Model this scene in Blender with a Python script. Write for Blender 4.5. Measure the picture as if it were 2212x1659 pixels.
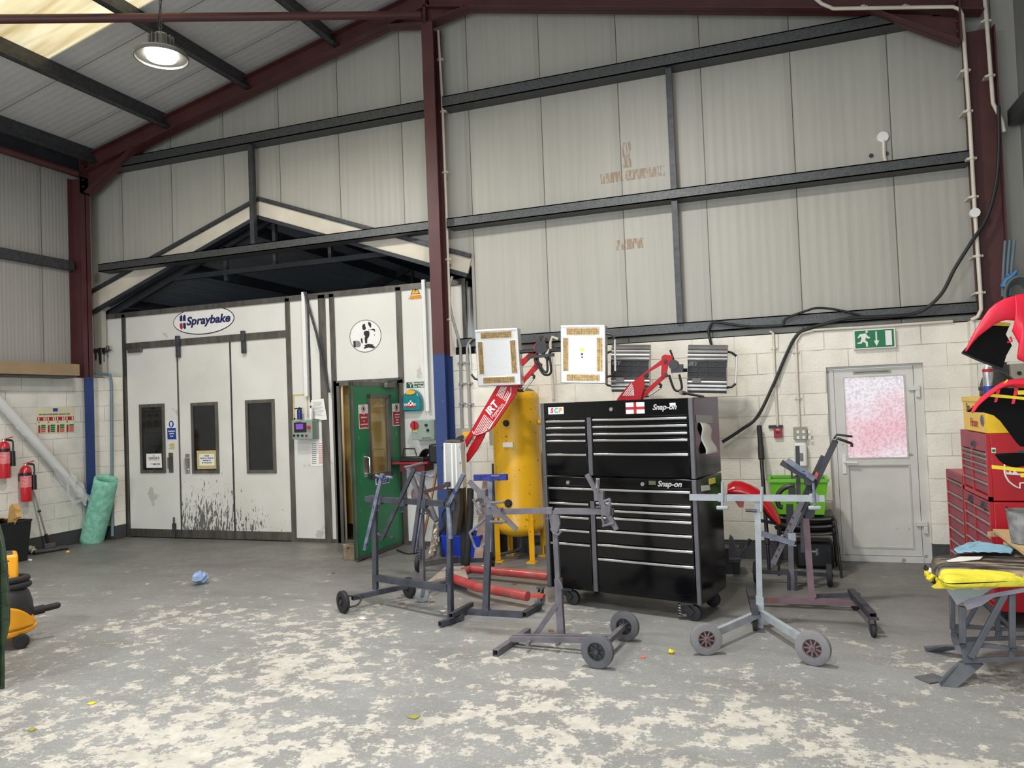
import bpy, bmesh, math, random
from mathutils import Vector, Matrix
V=Vector; R=math.radians
for o in list(bpy.data.objects): bpy.data.objects.remove(o)
C=bpy.context.scene.collection
# ---------------- camera ----------------
F=1600.; YAW,PIT,ROL=-.3355,.02885,-.03886
CH=1.75; CD=8.392
def _cam():
    c,s=math.cos(YAW),math.sin(YAW)
    f=V((s*math.cos(PIT),c*math.cos(PIT),math.sin(PIT))); r=V((c,-s,0)); u=r.cross(f)
    a,b=math.cos(ROL),math.sin(ROL)
    return r*a+u*b, u*a-r*b, f
CR,CU,CF=_cam(); EYE=V((0,-CD,CH))
cam=bpy.data.objects.new('camera',bpy.data.cameras.new('camera')); C.objects.link(cam)
cam.matrix_world=Matrix(((CR.x,CU.x,-CF.x,EYE.x),(CR.y,CU.y,-CF.y,EYE.y),(CR.z,CU.z,-CF.z,EYE.z),(0,0,0,1)))
cam.data.sensor_width=36; cam.data.lens=F/2212*36; cam.data.clip_end=200; cam.data.clip_start=.05
bpy.context.scene.camera=cam
# surveying helpers: photograph measurement -> point on a real plane of the room
def ray(x,y): return CR*((x-1106)/F)-CU*((y-829.5)/F)+CF
def fl(x,y,z=0.): d=ray(x,y); return EYE+d*((z-CH)/d.z)
def wy(x,y,Y=0.): d=ray(x,y); return EYE+d*((Y+CD)/d.y)
def wx(x,y,X): d=ray(x,y); return EYE+d*(X/d.x)
def pl(x,y,P,N): d=ray(x,y); return EYE+d*((V(P)-EYE).dot(V(N))/d.dot(V(N)))
# ---------------- world, lights, exposure ----------------
W=bpy.data.worlds.new('world'); bpy.context.scene.world=W; W.use_nodes=True
bg=W.node_tree.nodes['Background']; bg.inputs[0].default_value=(.80,.88,1,1); bg.inputs[1].default_value=1.1
def area(name,loc,target,sx,sy,power,col,spread=180):
    l=bpy.data.lights.new(name,'AREA'); l.shape='RECTANGLE'; l.size=sx; l.size_y=sy; l.energy=power; l.color=col; l.spread=R(spread)
    o=bpy.data.objects.new(name,l); C.objects.link(o); o.location=loc
    o.rotation_euler=(V(target)-V(loc)).to_track_quat('-Z','Y').to_euler(); return o
area('doorway_daylight',(-2.8,-12.2,2.1),(-2.8,0,.9),6.4,3.8,440,(.84,.92,1))
def bay(name,loc,power,col=(1,.97,.92),size=.42):
    l=bpy.data.lights.new(name,'AREA'); l.shape='DISK'; l.size=size; l.energy=power; l.color=col
    o=bpy.data.objects.new(name,l); C.objects.link(o); o.location=loc; return o
bay('high_bay_light',(-5.5,-2.7,5.25),120)
bay('high_bay_light',(-1.4,-3.9,5.6),230)
bay('high_bay_light',(-5.5,-8.5,5.33),170)
bay('high_bay_light',(-1.2,-8.5,5.4),190)
S=bpy.context.scene
S.view_settings.view_transform='Standard'; S.view_settings.look='None'; S.view_settings.gamma=1; S.view_settings.exposure=0.0
try: S.view_settings.use_curve_mapping=False
except Exception: pass
# ---------------- materials ----------------
def lin(c):
    return tuple(((v/255)/12.92 if v/255<=.04045 else ((v/255+.055)/1.055)**2.4) for v in c)+(1,)
_M={}
def mat(name,rgb,rough=.6,metal=0.,var=.12,scale=6.,bump=0.,bscale=40.,rgb2=None,spots=None,coat=0.,stretch=None,trans=0.,spec=None):
    if name in _M: return _M[name]
    m=bpy.data.materials.new(name); m.use_nodes=True; N=m.node_tree.nodes; L=m.node_tree.links
    p=N['Principled BSDF']; p.inputs['Roughness'].default_value=rough; p.inputs['Metallic'].default_value=metal
    if coat: p.inputs['Coat Weight'].default_value=coat
    if trans: p.inputs['Transmission Weight'].default_value=trans
    if spec is not None: p.inputs['Specular IOR Level'].default_value=spec
    tc=N.new('ShaderNodeTexCoord'); mp=N.new('ShaderNodeMapping'); L.new(tc.outputs['Object'],mp.inputs[0])
    if stretch: mp.inputs['Scale'].default_value=stretch
    c=lin(rgb)
    if var or rgb2:
        n=N.new('ShaderNodeTexNoise'); n.inputs['Scale'].default_value=scale; n.inputs['Detail'].default_value=6; L.new(mp.outputs[0],n.inputs[0])
        r=N.new('ShaderNodeValToRGB'); L.new(n.outputs[0],r.inputs[0])
        r.color_ramp.elements[0].position=.3; r.color_ramp.elements[1].position=.7
        d=lin(rgb2) if rgb2 else tuple(v*(1-var*1.6) for v in c[:3])+(1,)
        r.color_ramp.elements[0].color=d; r.color_ramp.elements[1].color=c if rgb2 else tuple(min(1,v*(1+var*.5)) for v in c[:3])+(1,)
        out=r.outputs[0]
        if spots:  # (rgb, threshold, scale)
            n2=N.new('ShaderNodeTexNoise'); n2.inputs['Scale'].default_value=spots[2]; n2.inputs['Detail'].default_value=5; L.new(mp.outputs[0],n2.inputs[0])
            r2=N.new('ShaderNodeValToRGB'); L.new(n2.outputs[0],r2.inputs[0]); r2.color_ramp.elements[0].position=spots[1]; r2.color_ramp.elements[1].position=spots[1]+.03
            mx=N.new('ShaderNodeMix'); mx.data_type='RGBA'; L.new(r2.outputs[0],mx.inputs[0]); L.new(out,mx.inputs[6]); mx.inputs[7].default_value=lin(spots[0]); out=mx.outputs[2]
        L.new(out,p.inputs['Base Color'])
    else: p.inputs['Base Color'].default_value=c
    if bump:
        n3=N.new('ShaderNodeTexNoise'); n3.inputs['Scale'].default_value=bscale; n3.inputs['Detail'].default_value=4; L.new(mp.outputs[0],n3.inputs[0])
        b=N.new('ShaderNodeBump'); b.inputs['Strength'].default_value=bump; b.inputs['Distance'].default_value=.01; L.new(n3.outputs[0],b.inputs['Height']); L.new(b.outputs[0],p.inputs['Normal'])
    _M[name]=m; return m
def emis(name,rgb,st):
    if name in _M: return _M[name]
    m=bpy.data.materials.new(name); m.use_nodes=True; p=m.node_tree.nodes['Principled BSDF']
    p.inputs['Base Color'].default_value=lin(rgb); p.inputs['Emission Color'].default_value=lin(rgb); p.inputs['Emission Strength'].default_value=st
    _M[name]=m; return m
# ---------------- mesh builder ----------------
ORG={}
def frame_of(p):
    M=Matrix.Identity(4)
    while p is not None:
        M=p.matrix_basis@M; p=p.parent
    return M
def spline(pts,n=6):
    P=[V(p) for p in pts]; out=[]
    for i in range(len(P)-1):
        p0=P[max(i-1,0)];p1=P[i];p2=P[i+1];p3=P[min(i+2,len(P)-1)]
        for k in range(n):
            t=k/n; out.append(.5*((2*p1)+(p2-p0)*t+(2*p0-5*p1+4*p2-p3)*t*t+(3*p1-p0-3*p2+p3)*t**3))
    out.append(P[-1]); return out
class MB:
    def __init__(s): s.v=[]; s.f=[]; s.mi=[]; s.k=0
    def add(s,vs,fs):
        b=len(s.v); s.v+=[V(v) for v in vs]; s.f+=[[b+i for i in f] for f in fs]; s.mi+=[s.k]*len(fs); return s
    def m(s,k): s.k=k; return s
    def box(s,a,b,M=None):
        x0,x1=sorted((a[0],b[0]));y0,y1=sorted((a[1],b[1]));z0,z1=sorted((a[2],b[2]))
        vs=[V((x,y,z)) for z in (z0,z1) for y in (y0,y1) for x in (x0,x1)]
        if M: vs=[M@v for v in vs]
        return s.add(vs,[(0,2,3,1),(4,5,7,6),(0,1,5,4),(2,6,7,3),(0,4,6,2),(1,3,7,5)])
    def bar(s,p,q,w,h=None,up=(0,0,1),hollow=0):
        p=V(p);q=V(q);h=h or w; d=(q-p).normalized(); u=V(up)
        if abs(d.dot(u))>.98: u=V((0,1,0)) if abs(d.y)<.9 else V((1,0,0))
        a=d.cross(u).normalized(); b=a.cross(d).normalized()
        c=[(-w/2,-h/2),(w/2,-h/2),(w/2,h/2),(-w/2,h/2)]
        if not hollow: return s.add([e+a*x+b*y for e in (p,q) for x,y in c],[(0,1,2,3),(4,7,6,5),(0,4,5,1),(1,5,6,2),(2,6,7,3),(3,7,4,0)])
        k=1-2*hollow/min(w,h); vs=[e+a*x*g+b*y*g for g in (1,k) for e in (p,q) for x,y in c]
        fs=[]
        for i in range(4):
            j=(i+1)%4; fs+=[(i,4+i,4+j,j),(8+i,8+j,12+j,12+i),(i,j,8+j,8+i),(4+j,4+i,12+i,12+j)]
        return s.add(vs,fs)
    def tube(s,pts,r,n=10,smooth=0,cap=True,closed=False,flat=1.):
        P=[V(p) for p in pts]
        if smooth: P=spline(P,smooth)
        rr=r if callable(r) else (lambda t:r)
        m=len(P); rings=[]; up=None
        for i in range(m):
            if closed: d=P[(i+1)%m]-P[i-1]
            else: d=P[min(i+1,m-1)]-P[max(i-1,0)]
            d=d.normalized() if d.length>1e-9 else V((0,0,1))
            if up is None:
                up=V((0,0,1)) if abs(d.z)<.9 else V((1,0,0))
            a=(up-d*up.dot(d)).normalized(); up=a; b=d.cross(a)
            R_=rr(i/(m-1)); rings.append([P[i]+(a*math.cos(2*math.pi*k/n)*flat+b*math.sin(2*math.pi*k/n))*R_ for k in range(n)])
        vs=[v for g in rings for v in g]; fs=[]
        for i in range(m if closed else m-1):
            j=(i+1)%m
            for k in range(n): l=(k+1)%n; fs.append((i*n+k,i*n+l,j*n+l,j*n+k))
        if cap and not closed: fs+=[tuple(range(n))[::-1],tuple(range((m-1)*n,m*n))]
        return s.add(vs,fs)
    def cyl(s,p,q,r,r2=None,n=20): 
        r2=r if r2 is None else r2
        return s.tube([p,q],lambda t:r+(r2-r)*t,n)
    def lathe(s,prof,o,ax=(0,0,1),n=28,ang=360):
        ax=V(ax).normalized(); a=ax.orthogonal().normalized() if abs(ax.z)<.99 else V((1,0,0)); b=ax.cross(a); o=V(o)
        full=ang>=360; st=n if full else n+1; vs=[]
        for k in range(st):
            t=R(ang)*k/n; d=a*math.cos(t)+b*math.sin(t)
            vs+=[o+ax*z+d*r for r,z in prof]
        m=len(prof); fs=[]
        for k in range(n):
            l=(k+1)%st
            for i in range(m-1): fs.append((k*m+i,l*m+i,l*m+i+1,k*m+i+1))
        return s.add(vs,fs)
    def prism(s,poly,d):   # poly: 3D points (planar), extruded by vector d
        P=[V(p) for p in poly]; d=V(d); n=len(P)
        return s.add(P+[p+d for p in P],[tuple(range(n))[::-1],tuple(range(n,2*n))]+[(i,(i+1)%n,n+(i+1)%n,n+i) for i in range(n)])
    def face(s,poly): return s.add(poly,[tuple(range(len(poly)))])
    def grid(s,fn,nu,nv,th=0):
        vs=[fn(i/nu,j/nv) for j in range(nv+1) for i in range(nu+1)]; fs=[(j*(nu+1)+i,j*(nu+1)+i+1,(j+1)*(nu+1)+i+1,(j+1)*(nu+1)+i) for j in range(nv) for i in range(nu)]
        return s.add(vs,fs)
    def ball(s,o,r,n=14,sc=(1,1,1)):
        o=V(o); prof=[(math.sin(math.pi*i/n)*r,-math.cos(math.pi*i/n)*r) for i in range(n+1)]
        b=len(s.v); s.lathe(prof,(0,0,0),n=n*2)
        for i in range(b,len(s.v)): v=s.v[i]; s.v[i]=o+V((v.x*sc[0],v.y*sc[1],v.z*sc[2]))
        return s
    def build(s,name,ms,parent=None,w=True,bevel=0,solid=0,sub=0,flat=False,ang=35):
        vs=s.v
        if parent is not None:
            if w: I=frame_of(parent).inverted(); vs=[I@v for v in vs]
            o0=V((0,0,0))
        else:
            xs=[v.x for v in vs];ys=[v.y for v in vs];zs=[v.z for v in vs]
            o0=V(((min(xs)+max(xs))/2,(min(ys)+max(ys))/2,min(zs))); vs=[v-o0 for v in vs]
        me=bpy.data.meshes.new(name); me.from_pydata(vs,[],s.f); 
        if not isinstance(ms,(list,tuple)): ms=[ms]
        for q in ms: me.materials.append(q)
        for i,p in enumerate(me.polygons): p.material_index=min(s.mi[i],len(ms)-1); p.use_smooth=not flat
        bm=bmesh.new(); bm.from_mesh(me); bmesh.ops.remove_doubles(bm,verts=bm.verts,dist=1e-6); bmesh.ops.recalc_face_normals(bm,faces=bm.faces); bm.to_mesh(me); bm.free()
        if not flat: me.set_sharp_from_angle(angle=R(ang))
        o=bpy.data.objects.new(name,me); C.objects.link(o); o.location=o0
        if parent is not None: o.parent=parent; o.location=(0,0,0)
        if bevel:
            b=o.modifiers.new('bevel','BEVEL'); b.width=bevel; b.segments=2; b.limit_method='ANGLE'; b.angle_limit=R(40)
        if solid:
            b=o.modifiers.new('solid','SOLIDIFY'); b.thickness=solid; b.offset=0
        if sub:
            b=o.modifiers.new('sub','SUBSURF'); b.levels=sub; b.render_levels=sub
        return o
def thing(name,label,cat,loc,rz=0,group=None):
    o=bpy.data.objects.new(name,None); C.objects.link(o); o.empty_display_size=.1
    o.location=loc; o.rotation_euler=(0,0,rz); o['label']=label; o['category']=cat
    o.matrix_basis=Matrix.Translation(V(loc))@Matrix.Rotation(rz,4,'Z')
    if group: o['group']=group
    return o
def tag(o,label,cat,group=None,kind=None):
    o['label']=label; o['category']=cat
    if group: o['group']=group
    if kind: o['kind']=kind
    return o
def struct(o): o['kind']='structure'; return o
def text(s,size,m,parent,o,ux,uz,name='lettering',shear=0,bold=0,depth=.001,align='CENTER',sx=1.,space=1.,ls=1.,w=True):
    cu=bpy.data.curves.new('t','FONT'); cu.body=s; cu.size=size; cu.shear=shear; cu.offset=bold; cu.extrude=depth/2; cu.align_x=align; cu.align_y='CENTER'; cu.space_character=space; cu.space_line=ls; cu.resolution_u=3
    ob=bpy.data.objects.new('t',cu); C.objects.link(ob)
    bpy.context.view_layer.update(); dg=bpy.context.evaluated_depsgraph_get()
    me=bpy.data.meshes.new_from_object(ob.evaluated_get(dg)); bpy.data.objects.remove(ob)
    ux=V(ux).normalized(); uz=V(uz).normalized(); n=ux.cross(uz); M=Matrix(((ux.x*sx,uz.x,n.x,o[0]),(ux.y*sx,uz.y,n.y,o[1]),(ux.z*sx,uz.z,n.z,o[2]),(0,0,0,1)))
    if parent is not None and w: M=frame_of(parent).inverted()@M
    me.transform(M); me.materials.clear(); me.materials.append(m); me.name=name
    b=bpy.data.objects.new(name,me); C.objects.link(b)
    if parent is not None: b.parent=parent
    return b
def dup(root,name=None):
    r=root.copy(); C.objects.link(r)
    for ch in list(root.children):
        c=ch.copy(); C.objects.link(c); c.parent=r
        for g in list(ch.children):
            d=g.copy(); C.objects.link(d); d.parent=c
    return r
# ---------------- structure materials ----------------
def nodes(name):
    m=bpy.data.materials.new(name); m.use_nodes=True; _M[name]=m
    N=m.node_tree.nodes; L=m.node_tree.links; return m,N,L,N['Principled BSDF']
def nd(N,t,**k):
    n=N.new(t)
    for a,b in k.items(): setattr(n,a,b)
    return n
def mth(N,L,op,a,b=None,c=None):
    n=N.new('ShaderNodeMath'); n.operation=op
    for i,x in enumerate((a,b,c)):
        if x is None: continue
        if isinstance(x,(int,float)): n.inputs[i].default_value=x
        else: L.new(x,n.inputs[i])
    return n.outputs[0]
def ramp(N,L,src,stops):
    r=N.new('ShaderNodeValToRGB'); L.new(src,r.inputs[0]); e=r.color_ramp.elements
    while len(e)<len(stops): e.new(.5)
    for i,(p,c) in enumerate(stops): e[i].position=p; e[i].color=c if len(c)==4 else lin(c)
    return r.outputs[0]
def mixc(N,L,f,a,b,mode='MIX'):
    x=N.new('ShaderNodeMix'); x.data_type='RGBA'; x.blend_type=mode
    if isinstance(f,(int,float)): x.inputs[0].default_value=f
    else: L.new(f,x.inputs[0])
    for i,c in ((6,a),(7,b)):
        if isinstance(c,tuple): x.inputs[i].default_value=c if len(c)==4 else lin(c)
        else: L.new(c,x.inputs[i])
    return x.outputs[2]
def noise(N,L,vec,scale,det=5,rough=.5):
    n=N.new('ShaderNodeTexNoise'); n.inputs['Scale'].default_value=scale; n.inputs['Detail'].default_value=det; n.inputs['Roughness'].default_value=rough
    L.new(vec,n.inputs[0]); return n.outputs[0]
BW=((0,0,0,1),(1,1,1,1))
def cladding(name,axis,base,dark,period=.94,off=0.,ribs=.0,rough=.45):
    m,N,L,p=nodes(name); tc=nd(N,'ShaderNodeTexCoord'); g=nd(N,'ShaderNodeNewGeometry'); sp=nd(N,'ShaderNodeSeparateXYZ'); L.new(g.outputs['Position'],sp.inputs[0])
    u=sp.outputs[axis]
    fr=mth(N,L,'FRACT',mth(N,L,'DIVIDE',mth(N,L,'ADD',u,off+94.),period))
    d=mth(N,L,'ABSOLUTE',mth(N,L,'SUBTRACT',fr,.5))
    seam=mth(N,L,'LESS_THAN',d,.0055)
    side=mth(N,L,'LESS_THAN',mth(N,L,'ABSOLUTE',mth(N,L,'SUBTRACT',fr,.46)),.035)
    mp=nd(N,'ShaderNodeMapping'); L.new(g.outputs['Position'],mp.inputs[0]); mp.inputs['Scale'].default_value=(14,14,.35) if axis!=9 else (1,1,1)
    st=noise(N,L,mp.outputs[0],1.6,6,.6)
    mp2=nd(N,'ShaderNodeMapping'); L.new(g.outputs['Position'],mp2.inputs[0]); mp2.inputs['Scale'].default_value=(1,1,.6)
    bl=noise(N,L,mp2.outputs[0],1.1,4)
    c=ramp(N,L,st,[(.25,dark),(.6,base)])
    c2=ramp(N,L,bl,[(.3,tuple(int(v*.93) for v in base)),(.65,base)])
    c=mixc(N,L,.5,c,c2)
    c=mixc(N,L,mth(N,L,'MULTIPLY',side,.25),c,tuple(int(v*.86) for v in dark))
    # small scuffs
    sc=ramp(N,L,noise(N,L,g.outputs['Position'],9,8,.7),[(.70,BW[0]),(.73,BW[1])])
    c=mixc(N,L,mth(N,L,'MULTIPLY',sc,.18),c,(120,110,95))
    c=mixc(N,L,mth(N,L,'MULTIPLY',seam,.85),c,(60,52,45))
    if axis==0 and name=='cladding_back':
        for (u0,u1,z0,z1,k) in ((-1.78,-1.02,4.30,4.42,1.6),(-1.62,-1.30,3.50,3.62,1.5),(-1.50,-1.40,4.45,4.75,1.)):
            inx=mth(N,L,'MULTIPLY',mth(N,L,'GREATER_THAN',u,u0),mth(N,L,'LESS_THAN',u,u1)); inz=mth(N,L,'MULTIPLY',mth(N,L,'GREATER_THAN',sp.outputs[2],z0),mth(N,L,'LESS_THAN',sp.outputs[2],z1))
            mq=nd(N,'ShaderNodeMapping'); L.new(g.outputs['Position'],mq.inputs[0]); mq.inputs['Scale'].default_value=(34,1,5)
            gl=ramp(N,L,noise(N,L,mq.outputs[0],1.3,4,.7),[(.46,BW[0]),(.52,BW[1])])
            c=mixc(N,L,mth(N,L,'MULTIPLY',mth(N,L,'MULTIPLY',mth(N,L,'MULTIPLY',inx,inz),gl),.75),c,(128,92,48))
    L.new(c,p.inputs['Base Color']); p.inputs['Roughness'].default_value=rough
    w=mth(N,L,'SINE',mth(N,L,'MULTIPLY',u,ribs or 62.))
    b=nd(N,'ShaderNodeBump'); b.inputs['Strength'].default_value=.15 if not ribs else .22; b.inputs['Distance'].default_value=.004
    L.new(mth(N,L,'SUBTRACT',w,mth(N,L,'MULTIPLY',seam,4.)),b.inputs['Height']); L.new(b.outputs[0],p.inputs['Normal'])
    return m
def blockwork(name,axis,rgb,off=(0,0)):
    m,N,L,p=nodes(name); g=nd(N,'ShaderNodeNewGeometry'); sp=nd(N,'ShaderNodeSeparateXYZ'); L.new(g.outputs['Position'],sp.inputs[0])
    cb=nd(N,'ShaderNodeCombineXYZ'); L.new(mth(N,L,'ADD',sp.outputs[axis],off[0]+45),cb.inputs[0]); L.new(mth(N,L,'ADD',sp.outputs[2],off[1]),cb.inputs[1])
    wob=nd(N,'ShaderNodeVectorMath',operation='ADD'); nz=nd(N,'ShaderNodeTexNoise'); nz.inputs['Scale'].default_value=5; L.new(g.outputs['Position'],nz.inputs[0])
    sc=nd(N,'ShaderNodeVectorMath',operation='SCALE'); L.new(nz.outputs[1],sc.inputs[0]); sc.inputs['Scale'].default_value=.008
    L.new(cb.outputs[0],wob.inputs[0]); L.new(sc.outputs[0],wob.inputs[1])
    br=nd(N,'ShaderNodeTexBrick'); L.new(wob.outputs[0],br.inputs[0]); br.inputs['Scale'].default_value=1; br.inputs['Brick Width'].default_value=.45; br.inputs['Row Height'].default_value=.225
    br.inputs['Mortar Size'].default_value=.006; br.inputs['Mortar Smooth'].default_value=.6; br.offset=.5
    n1=noise(N,L,g.outputs['Position'],2.5,6); c=ramp(N,L,n1,[(.3,tuple(int(v*.9) for v in rgb)),(.62,rgb)])
    hv=ramp(N,L,noise(N,L,g.outputs['Position'],28,6,.65),[(.66,BW[0]),(.70,BW[1])])
    c=mixc(N,L,mth(N,L,'MULTIPLY',hv,.25),c,(120,108,90))
    br2=ramp(N,L,noise(N,L,g.outputs['Position'],3.7,3),[(.42,BW[0]),(.62,BW[1])])
    c=mixc(N,L,mth(N,L,'MULTIPLY',mth(N,L,'MULTIPLY',br.outputs['Fac'],.5),br2),c,(105,95,80))
    low=mth(N,L,'LESS_THAN',sp.outputs[2],.205)
    c=mixc(N,L,low,c,(62,62,64))
    L.new(c,p.inputs['Base Color']); p.inputs['Roughness'].default_value=.55
    h=mth(N,L,'ADD',mth(N,L,'MULTIPLY',br.outputs['Fac'],-1.),mth(N,L,'MULTIPLY',noise(N,L,g.outputs['Position'],35,5),.7))
    b=nd(N,'ShaderNodeBump'); b.inputs['Strength'].default_value=.55; b.inputs['Distance'].default_value=.012; L.new(h,b.inputs['Height']); L.new(b.outputs[0],p.inputs['Normal'])
    return m
def floor_mat():
    m,N,L,p=nodes('worn_floor_paint'); g=nd(N,'ShaderNodeNewGeometry'); P_=g.outputs['Position']; sp=nd(N,'ShaderNodeSeparateXYZ'); L.new(P_,sp.inputs[0])
    c=ramp(N,L,noise(N,L,P_,1.3,8,.6),[(.3,(124,124,122)),(.7,(148,149,148))])
    c=mixc(N,L,.35,c,ramp(N,L,noise(N,L,P_,90,4,.7),[(.3,(92,92,92)),(.7,(170,170,169))]))
    # peeled paint patches, most of them where vehicles turn near the door
    big=noise(N,L,P_,.8,3,.5); mid=noise(N,L,P_,6.0,9,.74)
    near=mth(N,L,'MULTIPLY',mth(N,L,'MINIMUM',mth(N,L,'MAXIMUM',mth(N,L,'MULTIPLY_ADD',sp.outputs[1],-.30,-.32),.0),1.3),.12)
    fine=noise(N,L,P_,42,6,.75)
    s=mth(N,L,'ADD',mth(N,L,'MULTIPLY_ADD',fine,.26,mth(N,L,'MULTIPLY_ADD',big,.42,mid)),near)
    s=mth(N,L,'SUBTRACT',s,.10)
    pat=ramp(N,L,s,[(.872,BW[0]),(.906,BW[1])])
    pc=ramp(N,L,noise(N,L,P_,14,6,.6),[(.3,(186,181,169)),(.65,(214,209,198))])
    c=mixc(N,L,mth(N,L,'MULTIPLY',pat,.75),c,pc)
    wear=ramp(N,L,noise(N,L,P_,30,8,.75),[(.55,BW[0]),(.64,BW[1])])
    c=mixc(N,L,mth(N,L,'MULTIPLY',wear,mth(N,L,'MULTIPLY_ADD',near,5.0,.05)),c,(182,178,168))
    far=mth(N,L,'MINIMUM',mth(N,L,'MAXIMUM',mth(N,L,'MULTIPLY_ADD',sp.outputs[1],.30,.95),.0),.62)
    grime_falloff=mth(N,L,'MULTIPLY',far,ramp(N,L,noise(N,L,P_,2.2,7,.65),[(.25,(.55,.55,.55,1)),(.6,BW[1])]))  # brown dirt towards the booth, also painting in the daylight's fall-off
    c=mixc(N,L,grime_falloff,c,(82,77,70))
    mp=nd(N,'ShaderNodeMapping'); L.new(P_,mp.inputs[0]); mp.inputs['Scale'].default_value=(.6,2.2,1); mp.inputs['Rotation'].default_value=(0,0,.4)
    dirt=ramp(N,L,noise(N,L,mp.outputs[0],1.4,7,.6),[(.5,BW[0]),(.75,BW[1])])
    c=mixc(N,L,mth(N,L,'MULTIPLY',dirt,.35),c,(84,78,70))
    L.new(c,p.inputs['Base Color'])
    L.new(ramp(N,L,s,[(.6,(.34,.34,.34,1)),(.92,(.62,.62,.62,1))]),p.inputs['Roughness'])
    b=nd(N,'ShaderNodeBump'); b.inputs['Strength'].default_value=.35; b.inputs['Distance'].default_value=.006
    L.new(mth(N,L,'ADD',mth(N,L,'MULTIPLY',pat,-.5),noise(N,L,P_,60,5,.6)),b.inputs['Height']); L.new(b.outputs[0],p.inputs['Normal'])
    return m
m_clad=cladding('cladding_back',0,(170,167,157),(155,151,141),.94,3.40+.47)
m_cladL=cladding('cladding_left',1,(160,157,152),(146,142,137),.96,.3,ribs=115.)
m_cladR=cladding('cladding_right',1,(140,138,134),(120,118,114),.96,.1)
m_ceil=cladding('ceiling_liner',1,(196,195,193),(176,174,172),1.0,.1)
m_blockB=blockwork('painted_blocks_back',0,(230,225,212),(.12,.045))
m_blockL=blockwork('painted_blocks_left',1,(222,218,209),(.0,.045))
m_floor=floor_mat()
m_ox=mat('oxide_red_steel',(80,42,42),.5,0,.15,3)
m_blue=mat('blue_painted_steel',(38,60,112),.5,0,.1,4,spots=((90,105,140),.70,14))
m_galv=mat('galvanised_steel',(88,90,90),.5,.55,.25,20,stretch=(3,3,3))
m_galvd=mat('dark_purlin_steel',(74,75,78),.5,.4,.25,16)
m_dark=mat('dark_roof_steel',(54,56,62),.6,.2,.2,5)
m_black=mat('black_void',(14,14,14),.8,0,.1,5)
m_cream=mat('cream_fascia',(216,208,190),.5,0,.18,2.2,rgb2=(186,178,162))
# ---------------- structure ----------------
XL=-9.55; XR=2.42; YF=-14.; RX=-3.8; SL=.222
def roofz(x): return 7.00-SL*abs(x-RX)
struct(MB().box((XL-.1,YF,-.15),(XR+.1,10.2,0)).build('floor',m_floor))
CY=.12
gab=[(wy(201,640,CY),'a')]
gx=[(-9.5,3.42),(-6.5,4.56),(-3.44,3.50)]
# cladding on the back wall, round the gabled opening
pts=[(XL-.1,2.42),(-9.5,2.42)]+gx+[(-3.44,2.42),(XR+.1,2.42),(XR+.1,roofz(XR)+.05),(RX,roofz(RX)+.05),(XL-.1,roofz(XL)+.05)]
def poly_xz(pts,y,d,name,m):  # a concave wall sheet, given depth
    me=MB(); me.prism([(x,y,z) for x,z in pts],(0,d,0)); return struct(me.build(name,m,flat=True))
poly_xz([(XL-.1,2.42),(-9.5,2.42),(-9.5,3.42),(-6.5,4.56),(-6.5,roofz(-6.5)+.05),(XL-.1,roofz(XL)+.05)],CY,.08,'wall_back',m_clad)
poly_xz([(-6.5,4.56),(-3.44,3.50),(-3.44,2.42),(XR+.1,2.42),(XR+.1,roofz(XR)+.05),(RX,roofz(RX)+.05),(-6.5,roofz(-6.5)+.05)],CY,.08,'wall_back',m_clad)
DX0,DX1,DZ=.555,1.455,2.02
b=MB()
b.box((XL-.1,0,0),(-9.2,.2,2.40)); b.box((-3.80,0,0),(DX0,.2,2.40)); b.box((DX1,0,0),(XR+.1,.2,2.40)); b.box((DX0,0,DZ),(DX1,.2,2.40))
struct(b.build('wall_back',m_blockB,flat=True))
b=MB().box((XL-.2,YF,0),(XL,0,2.40)); struct(b.build('wall_left',m_blockL,flat=True))
b=MB().box((XL-.3,YF,2.40),(XL-.12,.2,roofz(XL)+.05)); struct(b.build('wall_left',m_cladL,flat=True))
b=MB().box((XR,YF,0),(XR+.2,0,2.40)); struct(b.build('wall_right',m_blockL,flat=True))
b=MB().box((XR+.02,YF,2.40),(XR+.2,.2,roofz(XR)+.05)); struct(b.build('wall_right',m_cladR,flat=True))
# front gable with the roller door opening behind the camera
b=MB(); b.box((XL-.1,YF-.1,0),(-6.6,YF,7)); b.box((.2,YF-.1,0),(XR+.1,YF,7)); b.box((-6.6,YF-.1,4.5),(.2,YF,7)); struct(b.build('wall_front',m_cladR,flat=True))
# ceiling with the rooflight
skA=None
def slope_pt(x,y): # photo point -> on left ceiling plane
    n=V((-SL,0,1)); return pl(x,y,(RX,0,roofz(RX)),n)
k1=slope_pt(97,133); k2=slope_pt(338,0)
SX0=k1.x; SY=k1.y
b=MB()
def rs(m,x0,x1,y0,y1,t=.08):
    m.add([(x,y,roofz(x)+dz) for dz in (0,t) for x,y in ((x0,y0),(x1,y0),(x1,y1),(x0,y1))],[(0,1,2,3),(4,7,6,5),(0,4,5,1),(1,5,6,2),(2,6,7,3),(3,7,4,0)])
SX1=-4.4; SYB=SY-3.2
rs(b,XL-.2,SX0,YF,.2); rs(b,SX0,SX1,SY,.2); rs(b,SX0,SX1,YF,SYB); rs(b,SX1,RX,YF,.2); rs(b,RX,XR+.2,YF,.2)
struct(b.build('ceiling',m_ceil,flat=True))
m,N,L,p=nodes('translucent_rooflight'); g=nd(N,'ShaderNodeNewGeometry')
mp=nd(N,'ShaderNodeMapping'); L.new(g.outputs['Position'],mp.inputs[0]); mp.inputs['Scale'].default_value=(.5,6,1)
cc=ramp(N,L,noise(N,L,mp.outputs[0],1.5,6),[(.3,(206,184,134)),(.5,(240,226,184)),(.65,(255,246,212))])
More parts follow.
